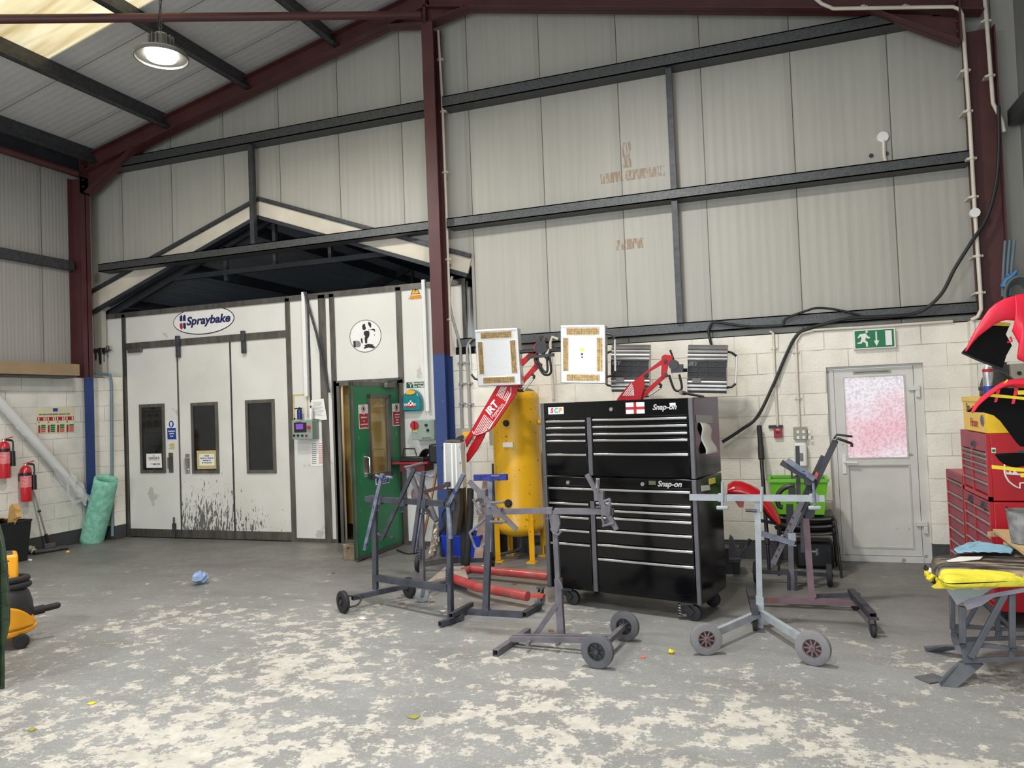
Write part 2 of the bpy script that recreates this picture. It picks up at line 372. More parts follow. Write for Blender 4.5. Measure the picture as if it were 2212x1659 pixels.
L.new(cc,p.inputs['Base Color']); L.new(cc,p.inputs['Emission Color']); p.inputs['Emission Strength'].default_value=.82; p.inputs['Roughness'].default_value=.5
b=MB(); nx=2; ny=60
vs=[];
for j in range(ny+1):
    y=SYB+(SY-SYB)*j/ny
    for x in (SX0,SX1): vs.append((x,y,roofz(x)+.02+.018*math.sin(j*math.pi/3)))
b.add(vs,[(2*j,2*j+1,2*j+3,2*j+2) for j in range(ny)])
o=b.build('window_1',m,solid=.004); struct(o)
# purlins on the left slope and the right slope
def zpurlin(x,y0,y1,h=.25):
    z=roofz(x); t=V((1,0,SL if x<RX else -SL)).normalized(); n=V((-t.z,0,t.x)); c=V((x,0,z)); b=MB()
    for y in (0,):
        a=c+V((0,y0,0)); e=V((0,y1-y0,0))
        b.prism([a,a+t*.012,a+t*.012-n*h,a-n*h],e); b.prism([a-n*h,a-n*(h-.012),a-n*(h-.012)+t*.07,a-n*h+t*.07],e); b.prism([a-t*.07,a,a-n*.012,a-t*.07-n*.012],e)
    return b.build('purlin',m_galvd,flat=True)
q1=wy(350,256,-.2).x; q2=wy(523,167,-.2).x; q3=wy(712,81,-.2).x
PX=[XL+.25,q1,q2,q3]
for i,x in enumerate(PX):
    o=zpurlin(x,YF,-.02)
    tag(o,['dark steel roof purlin lowest, at the eaves above the left wall','dark steel roof purlin, second up from the left eaves, below the rooflight','dark steel roof purlin running behind the hanging lamp','dark steel roof purlin, highest one left of the ridge'][i],'roof beam','roof purlins')
# gutter box under the eaves purlin
o=MB().box((XL-.05,YF,roofz(XL)-.33),(XL+.02,-.1,roofz(XL)-.05)).build('eaves_beam',m_dark,flat=True); tag(o,'dark grey eaves beam along the top of the left wall','beam')
# sheeting rails on the back wall (galvanised C sections)
def rail(name,x0,x1,z,h,y0=-.10,y1=CY,label='',m=m_galv):
    b=MB(); b.box((x0,y0,z),(x1,y0+.012,z+h)); b.box((x0,y0,z),(x1,y1,z+.012)); b.box((x0,y0,z+h-.012),(x1,y0+.06,z+h)); b.box((x0,y0+.012,z+.012),(x1,y0+.03,z+.02))
    o=b.build(name,m,flat=True); tag(o,label,'rail','sheeting rails on the back wall'); return o
def Z(x,y,Y=-.1): return wy(x,y,Y).z
zt=[Z(1449,120),Z(1449,415)]
h1=Z(1200,166)-Z(1200,186)+.02; zb1=Z(1430,142); 
rail('sheeting_rail',-3.66,1.95,zb1-.01,.135,label='galvanised top sheeting rail right of the middle column')
rail('sheeting_rail',-9.15,-3.86,zb1-.01,.135,label='galvanised top sheeting rail left of the middle column')
zb2=Z(1440,430)
rail('sheeting_rail',-3.66,1.95,zb2-.01,.115,label='galvanised middle sheeting rail right of the middle column')
rail('sheeting_rail',-9.3,-3.86,zb2-.01,.115,label='galvanised middle sheeting rail crossing the gabled opening')
rail('sheeting_rail',-3.62,1.98,2.475,.12,-.02,CY,label='galvanised bottom sheeting rail along the top of the block wall')
# stubs (drop rods) between the rails
def stud(x,z0,z1,label):
    o=MB().box((x-.03,-.07,z0),(x+.03,-.0,z1)).box((x-.035,-.072,z0),(x-.025,.02,z1)).build('rail_strut',m_galvd,flat=True); tag(o,label,'strut')
xs=wy(1463,560,-.05).x
stud(xs,zb2+.11,zb1-.02,'dark upright strut between the top and middle rails on the right')
stud(xs,2.59,zb2-.02,'dark upright strut between the middle and bottom rails on the right')
stud(wy(545,430,-.05).x,zb2+.11,zb1-.02,'dark upright strut in front of the gable peak on the left')
MB  # black strip that paints in the shade of the gap behind the bottom rail
o=struct(MB().box((-3.7,.13,2.36),(2.4,.15,2.5)).build('gap_shade_strip',m_black,flat=True))
# steel frame: columns, rafters
def hsec(b,P,Q,a,c,wf,tf,tw):   # I section from P to Q; a = web direction (depth d between flanges), c = flange direction
    pass
def column_x(x_in,x_out,yc,z1,wf,label,zblue=2.4):  # web in XZ plane, flanges facing +-X
    r=thing('steel_column',label,'column',((x_in+x_out)/2,yc,0)); s=1 if x_in>x_out else -1
    b=MB().box((x_in,yc-wf/2,zblue),(x_in-s*.015,yc+wf/2,z1)).box((x_in,yc-.006,zblue),(x_out,yc+.006,z1)).box((x_out,yc-wf/2,zblue),(x_out+s*.015,yc+wf/2,z1)); b.build('column_shaft',m_ox,r,flat=True)
    if s>0: o=MB().box((x_in,yc-wf/2,0),(x_in-s*.015,yc+wf/2,zblue)).build('painted_base',m_blue,r,flat=True); o['label']='dark blue painted lower part'
    return r
cl=column_x(-9.40,-9.66,-.205,5.35,.15,'dark red steel column with blue base in the left back corner')
cr=column_x(1.95,2.21,-.065,5.25,.15,'dark red steel column in the right back corner behind the bumpers')
struct(MB().box((1.86,-.135,0),(XR,.0,2.40)).build('wall_back',m_blockB,flat=True))
r=thing('steel_column','tall dark red and blue steel column in the middle of the back wall','column',(-3.76,-.2,0))
def mcol(z0,z1,n,m):
    return MB().box((-3.83,-.27,z0),(-3.68,-.258,z1)).box((-3.76,-.258,z0),(-3.75,-.03,z1)).box((-3.83,-.03,z0),(-3.68,-.02,z1)).build(n,m,r,flat=True)
mcol(2.4,6.46,'column_shaft',m_ox); o=mcol(0,2.4,'painted_base',m_blue); o['label']='dark blue painted lower part'
# rafters (web faces the room), with haunches at both ends
def rafter(s,label):
    r=thing('steel_rafter',label,'rafter',(RX+s*2.8,-.15,roofz(RX-2.8)-.5)); xe=-9.5 if s<0 else 2.15; hx=.10 if s<0 else .27
    t=V((s,0,-SL)).normalized(); n=V((s*SL,0,1)).normalized() ; n=V((t.z*-1 if s>0 else t.z,0,abs(t.x)))
    n=V((-t.z*(1),0,t.x)) if s>0 else V((t.z,0,-t.x))
    P=V((RX,-.15,roofz(RX)-.09)); L_=(abs(xe-RX))/abs(t.x)
    Q=P+t*L_; hgt=.215; b=MB()
    b.prism([P,Q,Q-n*hgt,P-n*hgt],(0,.01,0))
    for k,off in ((0,0),(1,-hgt)):
        A=P+n*off; B=Q+n*off; b.prism([A+V((0,-.08,0)),B+V((0,-.08,0)),B+V((0,.09,0)),A+V((0,.09,0))],n*.014)
    b.build('beam',m_ox,r,flat=True)
    # eaves haunch
    A=Q-n*hgt; E=V((xe-s*hx,-.15,5.05)); B=P+t*(L_-1.0)-n*hgt
    A=V((xe-s*hx,-.15,(Q-n*hgt).z)); E=V((xe-s*hx,-.15,5.12)); b=MB(); b.prism([A,B,E],(0,.01,0)); dn=(E-B).normalized(); q=V((dn.z,0,-dn.x)); 
    b.prism([B+V((0,-.08,0)),E+V((0,-.08,0)),E+V((0,.09,0)),B+V((0,.09,0))],V((0,0,.016))); b.build('haunch',m_ox,r,flat=True)
    # apex haunch
    A=V((RX,-.15,P.z-hgt)); B=P+t*.6-n*hgt; E=V((RX,-.15,P.z-hgt-.22)); b=MB(); b.prism([A,B,E],(0,.01,0)); b.prism([B+V((0,-.08,0)),E+V((0,-.08,0)),E+V((0,.09,0)),B+V((0,.09,0))],V((0,0,.014))); b.build('haunch',m_ox,r,flat=True)
    # end plate with bolts
    MB().box((RX,-.23,P.z-hgt-.22),(RX+s*.014,-.06,P.z)).build('end_plate',m_ox,r,flat=True); MB().box((xe-s*hx,-.28,5.1),(xe-s*(hx-.018),-.11,5.75)).build('end_plate',m_ox,r,flat=True)
    for z in (5.2,5.3,5.5,5.62): MB().cyl((xe-s*(hx+.01),-.25,z),(xe-s*(hx+.035),-.25,z),.014,n=6).build('bolt',m_galvd,r)
    return r
rafter(-1,'dark red steel rafter sloping down from the ridge to the left column')
rafter(1,'dark red steel rafter sloping down from the ridge to the right column')
# bracing tubes
A=V((RX,-.35,6.52)); d=ray(-60,42); n=V((-SL,0,1)); Bq=pl(-60,42,(RX,0,roofz(RX)-.3),n)
o=MB().tube([A,Bq],.045,12).build('bracing_tube',m_ox); tag(o,'dark red round bracing tube crossing under the rooflight','tube')
A=wx(166,374,-9.35); Bq=V((-9.35,YF,A.z)); o=MB().tube([A,Bq],.045,12).build('bracing_tube',m_ox); tag(o,'dark red tube running along the eaves of the left wall','tube')
# left wall sheeting rail
z=wx(80,560,-9.6).z; o=MB().box((-9.67,YF,z-.07),(-9.55,-.28,z+.06)).build('sheeting_rail',m_galvd,flat=True); tag(o,'dark sheeting rail across the left wall cladding','rail')
z=wx(2190,270,XR-.03); o=MB().box((XR-.12,YF,z.z-.05),(XR,-.02,z.z+.1)).build('sheeting_rail',m_galv,flat=True); tag(o,'galvanised sheeting rail on the right wall beside the corner column','rail')
# annex behind the gabled opening: dark pitched roof, truss, gable trim
r=thing('annex_roof','dark corrugated pitched roof of the annex seen through the gabled opening','roof',(-6.5,4,3.4))
AX=(-9.6,3.46); AP=(-6.5,4.62); AR=(-3.35,3.46)
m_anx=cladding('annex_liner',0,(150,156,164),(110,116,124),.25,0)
b=MB()
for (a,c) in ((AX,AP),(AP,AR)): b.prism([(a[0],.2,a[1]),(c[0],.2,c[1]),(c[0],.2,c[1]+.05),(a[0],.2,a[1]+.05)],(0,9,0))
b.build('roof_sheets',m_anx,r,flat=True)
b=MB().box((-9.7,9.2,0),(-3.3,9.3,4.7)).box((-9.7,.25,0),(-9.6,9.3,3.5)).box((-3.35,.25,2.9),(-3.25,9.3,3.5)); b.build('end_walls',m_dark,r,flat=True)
for (a,c) in ((AX,AP),(AR,AP)):
    for t in (.12,.5,.88):
        x=a[0]+(c[0]-a[0])*t; z=a[1]+(c[1]-a[1])*t-.06; MB().box((x-.03,.3,z-.09),(x+.03,9.2,z+.05)).build('purlin',m_dark,r,flat=True)
for yy in (.34,4.6):
    b=MB()
    b.bar((AX[0],yy,AX[1]-.08),(AP[0],yy,AP[1]-.08),.06,.12); b.bar((AR[0],yy,AR[1]-.08),(AP[0],yy,AP[1]-.08),.06,.12)
    zt=3.83; f=lambda z:(z-AX[1]+.06)/(AP[1]-AX[1]); x0=AX[0]+(AP[0]-AX[0])*f(zt); x1=AR[0]+(AP[0]-AR[0])*f(zt)
    b.bar((x0,yy,zt),(x1,yy,zt),.05,.07)
    for x in (-7.35,-6.5,-5.6):
        zz=AP[1]-.1-abs(x+6.5)*(AP[1]-AX[1])/3.1; b.bar((x,yy,zt-.12 if x<-7 else zt),(x,yy,zz),.05,.06,up=(0,1,0))
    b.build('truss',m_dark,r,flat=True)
# cream gable trim round the opening
r=thing('gable_trim','cream folded gable trim with grey edging round the annex opening','trim',(-6.5,.05,3.4))
o1=wy(201,632,CY-.03); o2=wy(560,432,CY-.03); o3=wy(1018,556,CY-.03); i1=wy(201,672,CY-.03); i2=wy(558,466,CY-.03); i3=wy(1010,592,CY-.03)
for a,c,dd,e in ((o1,o2,i2,i1),(o2,o3,i3,i2)):
    MB().prism([a,c,dd,e],(0,.03,0)).build('trim_board',m_cream,r,flat=True)
    u=(c-a).normalized(); MB().bar(a+V((0,-.02,.02)),c+V((0,-.02,.02)),.03,.045).bar(a+V((0,-.015,.0)),c+V((0,-.015,.0)),.02,.03).build('edge_angle',m_galvd,r,flat=True)
    MB().bar(e+V((0,.03,-.02)),dd+V((0,.03,-.02)),.12,.05).build('inner_flashing',m_dark,r,flat=True)
# ---------------- spray booth ----------------
YB=.25
class Pl:
    def __init__(s,P,N): s.P=V(P); s.N=V(N).normalized()
    def __call__(s,x,y,o=0.): return pl(x,y,s.P,s.N)+s.N*o
    def slab(s,b,pp,o=0.,t=.004): 
        b.prism([s(x,y,o) for x,y in pp],s.N*t); return b
BP=Pl((0,YB,0),(0,-1,0)); WP=Pl((0,0,0),(0,-1,0))
UX=V((1,0,0)); UZ=V((0,0,1))
m_booth=mat('white_booth_panel',(214,212,205),.35,0,.05,1.6,spots=((184,180,172),.66,2.5))
m_strip=mat('dull_aluminium_strip',(122,118,112),.38,.75,.22,7,stretch=(2,2,.5))
m_glassd=mat('dark_window_glass',(22,25,27),.06,0,.1,2)
m_white=mat('white_paint',(225,224,220),.45,0,.04)
m_paper=mat('white_paper',(228,226,220),.8,0,.04,8)
m_ink=mat('black_ink',(24,24,28),.6,0,0)
m_inkg=mat('grey_ink',(120,118,118),.7,0,0)
m_tape=mat('masking_tape',(196,180,120),.7,0,.15,20)
m_blk=mat('black_plastic',(26,26,28),.45,0,.15,12)
m_blkr=mat('black_rubber',(34,34,36),.7,0,.2,12)
m_chrome=mat('bright_steel',(200,200,200),.25,.95,.08,8)
m_signblue=mat('sign_blue',(18,58,140),.5,0,.04)
m_signred=mat('sign_red',(164,24,42),.5,0,.04)
m_signgreen=mat('sign_green',(12,112,66),.45,0,.04)
m_signy=mat('sign_yellow',(226,168,30),.5,0,.05)
m_splat=nodes('splashed_booth_panel')
def splat():
    m,N,L,p=m_splat; g=nd(N,'ShaderNodeNewGeometry'); sp=nd(N,'ShaderNodeSeparateXYZ'); L.new(g.outputs['Position'],sp.inputs[0])
    mp=nd(N,'ShaderNodeMapping'); L.new(g.outputs['Position'],mp.inputs[0]); mp.inputs['Scale'].default_value=(30,1,7)
    n=noise(N,L,mp.outputs[0],1.6,3,.6)
    h=mth(N,L,'MULTIPLY',mth(N,L,'MAXIMUM',mth(N,L,'SUBTRACT',.95,sp.outputs[2]),0.),.30)
    d=mth(N,L,'ABSOLUTE',mth(N,L,'ADD',sp.outputs[0],7.72)); h2=mth(N,L,'SUBTRACT',h,mth(N,L,'MULTIPLY',d,.16))
    f=ramp(N,L,mth(N,L,'ADD',n,h2),[(.655,BW[0]),(.675,BW[1])])
    base=ramp(N,L,noise(N,L,g.outputs['Position'],1.8,5),[(.3,(202,199,191)),(.7,(216,214,207))])
    lo=mth(N,L,'GREATER_THAN',.98,sp.outputs[2])
    L.new(mixc(N,L,mth(N,L,'MULTIPLY',mth(N,L,'MULTIPLY',f,lo),.85),base,(58,54,50)),p.inputs['Base Color']); p.inputs['Roughness'].default_value=.35
splat(); m_splat=m_splat[0]
booth=thing('spray_booth','white panelled spray booth with three tall folding doors and grey metal edging','spray booth',(-6.5,YB,0))
def X(px,py=900): return BP(px,py).x
xl=X(210,800); x1=X(272.5,850); x2=X(388,900); x3=X(504,950); x4=X(629,900); x5=X(699,700); x6=X(722,720); xd0=X(740,1000); xd1=-4.58; xr=X(1009,680)
ZT=3.35; ZL=2.86
def bpanel(a,b,z0,z1,n='wall_panel',m=m_booth,y0=YB,y1=YB+.06): return MB().box((a,y0,z0),(b,y1,z1)).build(n,m,booth,flat=True)
bpanel(xl,x1,0.03,ZT); bpanel(x1,x4,ZL+.03,ZT); bpanel(x4,x5,.03,ZT); bpanel(x5,xd0,.03,ZT); bpanel(xd0,xd1,2.14,ZT); bpanel(xd1,xr,.03,ZT)
# body behind
b=MB().box((xl,YB+.06,ZT-.06),(xr,5.0,ZT)); b.build('booth_roof',m_dark,booth,flat=True)
b=MB().box((xl,YB+.1,0),(xl+.06,5,ZT)); b.build('side_wall',m_booth,booth,flat=True)
b=MB().box((xr-.06,YB+.1,0),(xr,5,ZT)); b.build('side_wall',m_booth,booth,flat=True)
def strip(a,b,z0,z1,t=.022,n='edge_strip',m=m_strip): return MB().box((a,YB-t,z0),(b,YB+.01,z1)).build(n,m,booth,flat=True)
strip(xl-.05,xr,ZT-.045,ZT+.03,n='top_rail'); strip(xl-.06,xl+.015,0,ZT,n='corner_post',m=m_galvd)
strip(x1-.035,x1+.03,0,ZT); strip(x1+.03,x4-.03,ZL-.05,ZL+.05,.03,n='door_track'); strip(x4-.035,x4+.035,0,ZT)
strip(X(690,700),X(704.5,700),0,ZT); strip(X(714,700),X(724,700),0,ZT); strip(X(858,700),X(869,700),2.1,ZT); strip(xd0-.09,xd0,0,2.14); strip(xd0-.09,xd1+.04,2.10,2.17,n='door_head'); strip(xd1-.01,xd1+.07,0,2.14)
strip(X(1001,680),xr,2.4,ZT,.03); strip(x4,xr,0,.05,.015,n='floor_rail'); strip(xl,x1,0,.05,.015,n='floor_rail')
# battens
b=MB().box((X(658,720),YB-.05,1.98),(X(665,720),YB,ZT+.06)); b.build('batten',m_white,booth,flat=True)
b=MB().box((X(666,720),YB-.012,1.9),(X(669.5,720),YB,ZT)); b.build('batten',m_galvd,booth,flat=True)
b=MB().box((X(917,700),YB-.05,1.72),(X(924,700),YB,ZT+.06)); b.build('batten',m_white,booth,flat=True)
o=MB().tube([BP(664,632,.07),BP(690,722,.07),BP(712,822,.07),BP(717,848,.07)],.016,8).build('stay_pole',m_dark); tag(o,'dark slanting pole hanging from the top edge of the spray booth','pole')
# three folding leaves
wins=[((303,873),(358,1022)),((414,869),(475,1023)),((531,863),(598,1022))]
wins=[[(303.5,874.5),(357,871),(361,1021),(306.5,1022)],[(414,870.5),(472,868),(476.5,1022),(418.5,1023)],[(531.5,864.5),(594.5,862),(599.5,1022),(536.5,1022)]]
hd=[[(365,978),(375,978),(377.5,1021),(367,1021)],[(402,980),(411.5,980),(412.5,1023),(403,1023)],None]
for k,(a,c) in enumerate(((x1+.03,x2),(x2,x3),(x3,x4-.03))):
    g=.006 if k else .01
    leaf=bpanel(a+g,c-g,.13,ZL-.05,'door_leaf',m_splat if k else m_booth,YB-.012,YB+.05)
    o=MB().box((a+g,YB-.02,.015),(c-g,YB,.13)).build('kick_strip',m_strip,leaf,flat=True)
    if k: MB().box((a-.012,YB-.02,.13),(a+.012,YB,ZL-.05)).build('meeting_strip',m_strip if k==1 else m_galvd,leaf,flat=True)
    w_=wins[k]; p=[BP(x,y,.012) for x,y in w_]; xa=(p[0].x+p[3].x)/2; xb=(p[1].x+p[2].x)/2; zt=(p[0].z+p[1].z)/2; zb=(p[2].z+p[3].z)/2; f=.045
    wf=MB()
    for q in (((xa,zb),(xa+f,zt)),((xb-f,zb),(xb,zt)),((xa+f,zt-f),(xb-f,zt)),((xa+f,zb),(xb-f,zb+f))): wf.box((q[0][0],YB-.03,q[0][1]),(q[1][0],YB-.012,q[1][1]))
    wf.build('window_frame',m_strip,leaf,flat=True)
    MB().box((xa+f,YB-.017,zb+f),(xb-f,YB-.012,zt-f)).build('window_pane',m_glassd,leaf,flat=True)
    if hd[k]:
        q=[BP(x,y,.015) for x,y in hd[k]]; cx=(q[0].x+q[1].x+q[2].x+q[3].x)/4; za=(q[0].z+q[1].z)/2; zc=(q[2].z+q[3].z)/2
        MB().box((cx-.04,YB-.018,zc),(cx+.04,YB-.012,za)).tube([(cx-.01,YB-.018,za-.06),(cx-.01,YB-.06,za-.07),(cx-.01,YB-.06,zc+.07),(cx-.01,YB-.018,zc+.06)],.012,8).build('pull_handle',m_chrome if k else m_strip,leaf)
for px,py in ((389,745),(530,735)):
    c=BP(px,py,.03); MB().box((c.x-.03,YB-.07,c.z-.02),(c.x+.03,YB-.03,c.z+.13)).box((c.x-.02,YB-.075,c.z-.19),(c.x+.04,YB-.03,c.z-.02)).build('track_roller',m_galvd,booth,bevel=.006)
c=BP(296,757,.03); MB().box((c.x-.13,YB-.06,c.z-.035),(c.x+.13,YB-.02,c.z+.03)).build('door_closer',m_strip,booth,bevel=.006)
c=BP(380.5,1150,.03); MB().box((c.x-.025,YB-.05,.06),(c.x+.025,YB-.02,.22)).cyl((c.x,YB-.04,.0),(c.x,YB-.04,.31),.012).build('floor_bolt',m_galvd,booth)
# interior of the personnel doorway: sheeting hung inside
m_drape=mat('amber_polythene_drape',(172,138,62),.35,0,.3,2.2,rgb2=(112,84,40),spots=((40,32,26),.66,2.2))
def dr(u,v): x=-6.25+1.75*u; return V((x,.55+.05*math.sin(u*26+v*3)+.03*math.sin(u*9-v*7),.22+2.1*v))
o=MB().grid(dr,60,14).build('polythene_drape',m_drape); tag(o,'dirty amber polythene sheeting hung inside the booth doorway','curtain')
bay('booth_inner_light',(-5.0,.42,2.4),5,(1,.86,.6),.12)
b=MB().box((-6.4,.80,0),(-4.3,.84,2.6)).box((-6.4,.32,2.45),(-4.3,.84,2.5)); b.build('inner_wall',mat('inner_booth_wall',(120,96,50),.7,0,.3,3),booth,flat=True)
# green personnel door standing open
HG=V((-4.575,.205,0)); FR=fl(773,1211.5,.02); dv=(V((FR.x,FR.y,0))-HG); DW=dv.length; du=dv.normalized(); dn=V((-du.y,du.x,0)); 
if dn.x<0: dn=-dn
DP=Pl(HG,dn)
m_green=mat('green_door_paint',(24,118,72),.38,0,.1,2.5,spots=((40,150,96),.68,6))
door=thing('personnel_door','green booth door with a tall window standing half open, hinged on the right','door',tuple(HG),math.atan2(du.y,du.x)) 
def dl(b,a0,a1,z0,z1,o0,o1):   # box along door: a = distance from hinge, o = offset along outward normal
    P=[HG+du*a+dn*o+V((0,0,z)) for z in (z0,z1) for o in (o0,o1) for a in (a0,a1)]
    return b.add(P,[(0,2,3,1),(4,5,7,6),(0,1,5,4),(2,6,7,3),(0,4,6,2),(1,3,7,5)])
ZD=2.10
def dloc(x,y): q=DP(x,y,0)-HG; return q.dot(du),q.z
a0,z1_=dloc(848,852); a1,z0_=dloc(795,1029)
wa0,wa1=sorted((dloc(845,940)[0],dloc(796,940)[0])); wz1=(dloc(820,852)[1]); wz0=dloc(822,1031)[1]
b=MB(); 
for q in ((0,wa0,.02,ZD),(wa1,DW,.02,ZD),(wa0,wa1,.02,wz0),(wa0,wa1,wz1,ZD)): dl(b,q[0],q[1],q[2],q[3],-.045,0)
b.build('door_slab',m_green,door,flat=True)
b=MB(); 
for q in ((-.0,.02,.02,ZD),(DW-.02,DW,.02,ZD),(0,DW,ZD-.05,ZD),(0,DW,.02,.06)): dl(b,q[0],q[1],q[2],q[3],-.048,.004)
b.build('edge_trim',m_strip,door,flat=True)
b=MB(); f=.05
for q in ((wa0,wa0+f,wz0,wz1),(wa1-f,wa1,wz0,wz1),(wa0,wa1,wz1-f,wz1),(wa0,wa1,wz0,wz0+f)): dl(b,q[0],q[1],q[2],q[3],-.05,.012)
b.build('window_frame',m_strip,door,flat=True)
mg=mat('wired_glass',(190,190,170),.05,0,0,trans=.97); dl(MB(),wa0+f,wa1-f,wz0+f,wz1-f,-.025,-.02).build('window_pane',mg,door,flat=True)
a,z=dloc(790,1005); b=MB(); dl(b,a-.03,a+.04,z-.14,z+.14,0,.006); p0=HG+du*a+dn*.006+V((0,0,z)); b.tube([p0+UZ*.1,p0+dn*.05+UZ*.09,p0+dn*.05-UZ*.09,p0-UZ*.1],.011,8); b.build('pull_handle',m_chrome,door)
b=MB(); dl(b,.12,.36,2.03,2.09,.0,.05); b.build('door_closer',m_strip,door,bevel=.008)
q=HG+du*.3+dn*.05+UZ*2.1; MB().bar(q,q+V((.02,.28,.05)),.015,.02).bar(q+V((.02,.28,.05)),V((-4.75,.24,2.13)),.015,.02).build('closer_arm',m_galvd,door)
# door stop block
o=MB().box((-.11,-.08,0),(.10,.08,.17),Matrix.Translation(fl(766,1209)+V((-.03,.05,0)))@Matrix.Rotation(.25,4,'Z')).build('timber_block',mat('dirty_timber',(134,116,92),.85,0,.35,9,spots=((60,50,42),.62,14)),bevel=.008); tag(o,'rough timber block wedged against the foot of the green door','wood block')
# ---------------- signs and papers on the booth ----------------
def flatsign(name,label,cat,P,poly,m,t=.003,o=.0,group=None):
    pts=[P(x,y,o) for x,y in poly]; c=sum(pts,V())/len(pts); r=thing(name,label,cat,tuple(c)); r['_n']=0; del r['_n']
    P.slab(MB(),poly,o,t).build('panel',m,r,flat=True)
    if group: r['group']=group
    return r
def sub(r,P,name,poly,m,o,t=.0015): return P.slab(MB(),poly,o,t).build(name,m,r,flat=True)
def disc(P,c,rx,rz,o,t,n=40,ux=UX):
    c=P(c[0],c[1],o) if len(c)==2 else V(c); return [c+ux*rx*math.cos(2*math.pi*k/n)+UZ*rz*math.sin(2*math.pi*k/n) for k in range(n)]
def addpoly(r,P,name,pts,m,t=.0015): return MB().prism(pts,P.N*t).build(name,m,r,flat=True)
def ring(r,P,name,c,ra,rb,m,o,t=.0015,ux=UX,sz=1.,n=36):
    C_=P(c[0],c[1],o) if len(c)==2 else V(c)+P.N*o; vs=[];fs=[]
    for k in range(n):
        d=ux*math.cos(2*math.pi*k/n)+UZ*sz*math.sin(2*math.pi*k/n)
        vs+=[C_+d*ra,C_+d*rb,C_+d*ra+P.N*t,C_+d*rb+P.N*t]
    for k in range(n):
        a=4*k;b_=4*((k+1)%n); fs+=[(a+2,a+3,b_+3,b_+2),(a,b_,b_+1,a+1),(a,a+2,b_+2,b_),(a+1,b_+1,b_+3,a+3)]
    return MB().add(vs,fs).build(name,m,r,flat=True)
# oval logo
c=BP(439.5,692,0); L_=BP(373,699,0); Rr=BP(505,685,0); rx=(Rr.x-L_.x)/2; rz=.205
r=thing('logo_sign','white oval spray booth logo sign above the tall folding doors','sign',(c.x,YB,c.z-rz))
addpoly(r,BP,'rim',disc(BP,(c.x,YB-.001,c.z),rx,rz,0,0),m_ink,.003); addpoly(r,BP,'panel',disc(BP,(c.x,YB-.004,c.z),rx-.012,rz-.014,0,0),m_white,.002)
navy=mat('navy_ink',(30,30,84),.5,0,0); 
text('Spraybake',.165,navy,r,(c.x+.085,YB-.008,c.z+.0),UX,UZ,shear=.2,bold=.006,sx=1.15)
for i,(dx,dz,mm) in enumerate(((-.06,.06,navy),(.0,.06,navy),(-.06,-.06,m_signred),(.0,-.06,navy))):
    q=V((c.x-rx+.185+dx,YB-.006,c.z+dz)); s_=1 if dz>0 else -1; w_=.05
    addpoly(r,BP,'emblem',[q+V((0,0,-.045*s_)),q+V((w_,0,-.045*s_)),q+V((w_,0,.03*s_)),q+V((w_*.6,0,.05*s_)),q+V((0,0,.02*s_))],mm)
# puppy roundel
c=BP(789.5,726); rx=(BP(824,723).x-BP(756,729).x)/2; rz=.215
r=thing('picture_roundel','round white sticker of a black and white dog beside a paint tin','sticker',(c.x,YB,c.z-rz))
addpoly(r,BP,'panel',disc(BP,(c.x,YB-.001,c.z),rx,rz,0,0),m_white,.002); ring(r,BP,'rim',(c.x,YB-.003,c.z),rx-.006,rx+.001,m_ink,0,sz=rz/rx)
def dp(u,v): # unit coords -1..1
    return V((c.x+u*rx,YB-.0045,c.z+v*rz))
for n_,pp in (('dog_ears',[(-.15,.72),(0,.78),(.02,.6),(.06,.45),(-.02,.38),(-.14,.4),(-.18,.55)]),('dog_ears',[(.2,.86),(.32,.84),(.4,.72),(.38,.5),(.32,.5),(.28,.6),(.22,.66)]),('dog_body',[(-.06,.3),(.1,.32),(.26,.28),(.27,.06),(.2,-.1),(.12,-.18),(.1,-.46),(-.02,-.44),(-.05,-.14),(.0,-.0),(-.1,.12)]),('dog_body',[(-.3,-.16),(-.2,-.1),(-.17,-.44),(-.26,-.4)]),('paint_brush',[(.28,.36),(.5,.42),(.62,.38),(.62,.2),(.56,.28),(.46,.35)]),('paint_puddle',[(-.1,-.55),(.2,-.5),(.5,-.56),(.44,-.63),(.62,-.7),(.5,-.8),(.2,-.72),(-.1,-.78),(-.12,-.7),(-.02,-.65)]),('paint_tin',[(-.78,-.26),(-.62,-.24),(-.62,-.66),(-.76,-.62)]),('dog_nose',[(.2,.4),(.26,.4),(.23,.34)]),('drip',[(.56,.08),(.6,.08),(.58,-.06)])):
    addpoly(r,BP,n_,[dp(u,v) for u,v in pp],m_ink)
addpoly(r,BP,'paint_tin',[dp(u,v) for u,v in [(-.6,-.24),(-.4,-.28),(-.3,-.42),(-.34,-.62),(-.6,-.66)]],m_inkg)
# respirator sign
r=flatsign('safety_sign','blue and white sign saying respirators must be worn','sign',BP,[(361,909),(382,908),(383.5,949.5),(362.5,950)],m_white,o=.013)
sub(r,BP,'blue_panel',[(363,924.5),(381.5,924),(383,948.5),(363.8,949)],m_signblue,.0165); 
cc=BP(372,916,.017); addpoly(r,BP,'mask_symbol',disc(BP,tuple(cc),.046,.05,0,0),m_signblue); addpoly(r,BP,"mask_symbol",[cc+V((a,-.003,b_)) for a,b_ in ((-.02,.03),(.02,.03),(.022,-.005),(.01,-.035),(-.01,-.035),(-.022,-.005))],m_white)
text('Respirators\nmust be\nworn',.027,m_white,r,tuple(BP(373,936.5,.0195)),UX,UZ,bold=.0015,ls=1.35)
r=flatsign('notice_sheet','white notice giving minutes stuck inside the left door window','notice',BP,[(318.5,980),(351,979.5),(352.5,1010),(319,1010.5)],m_paper,o=.02,t=.002)
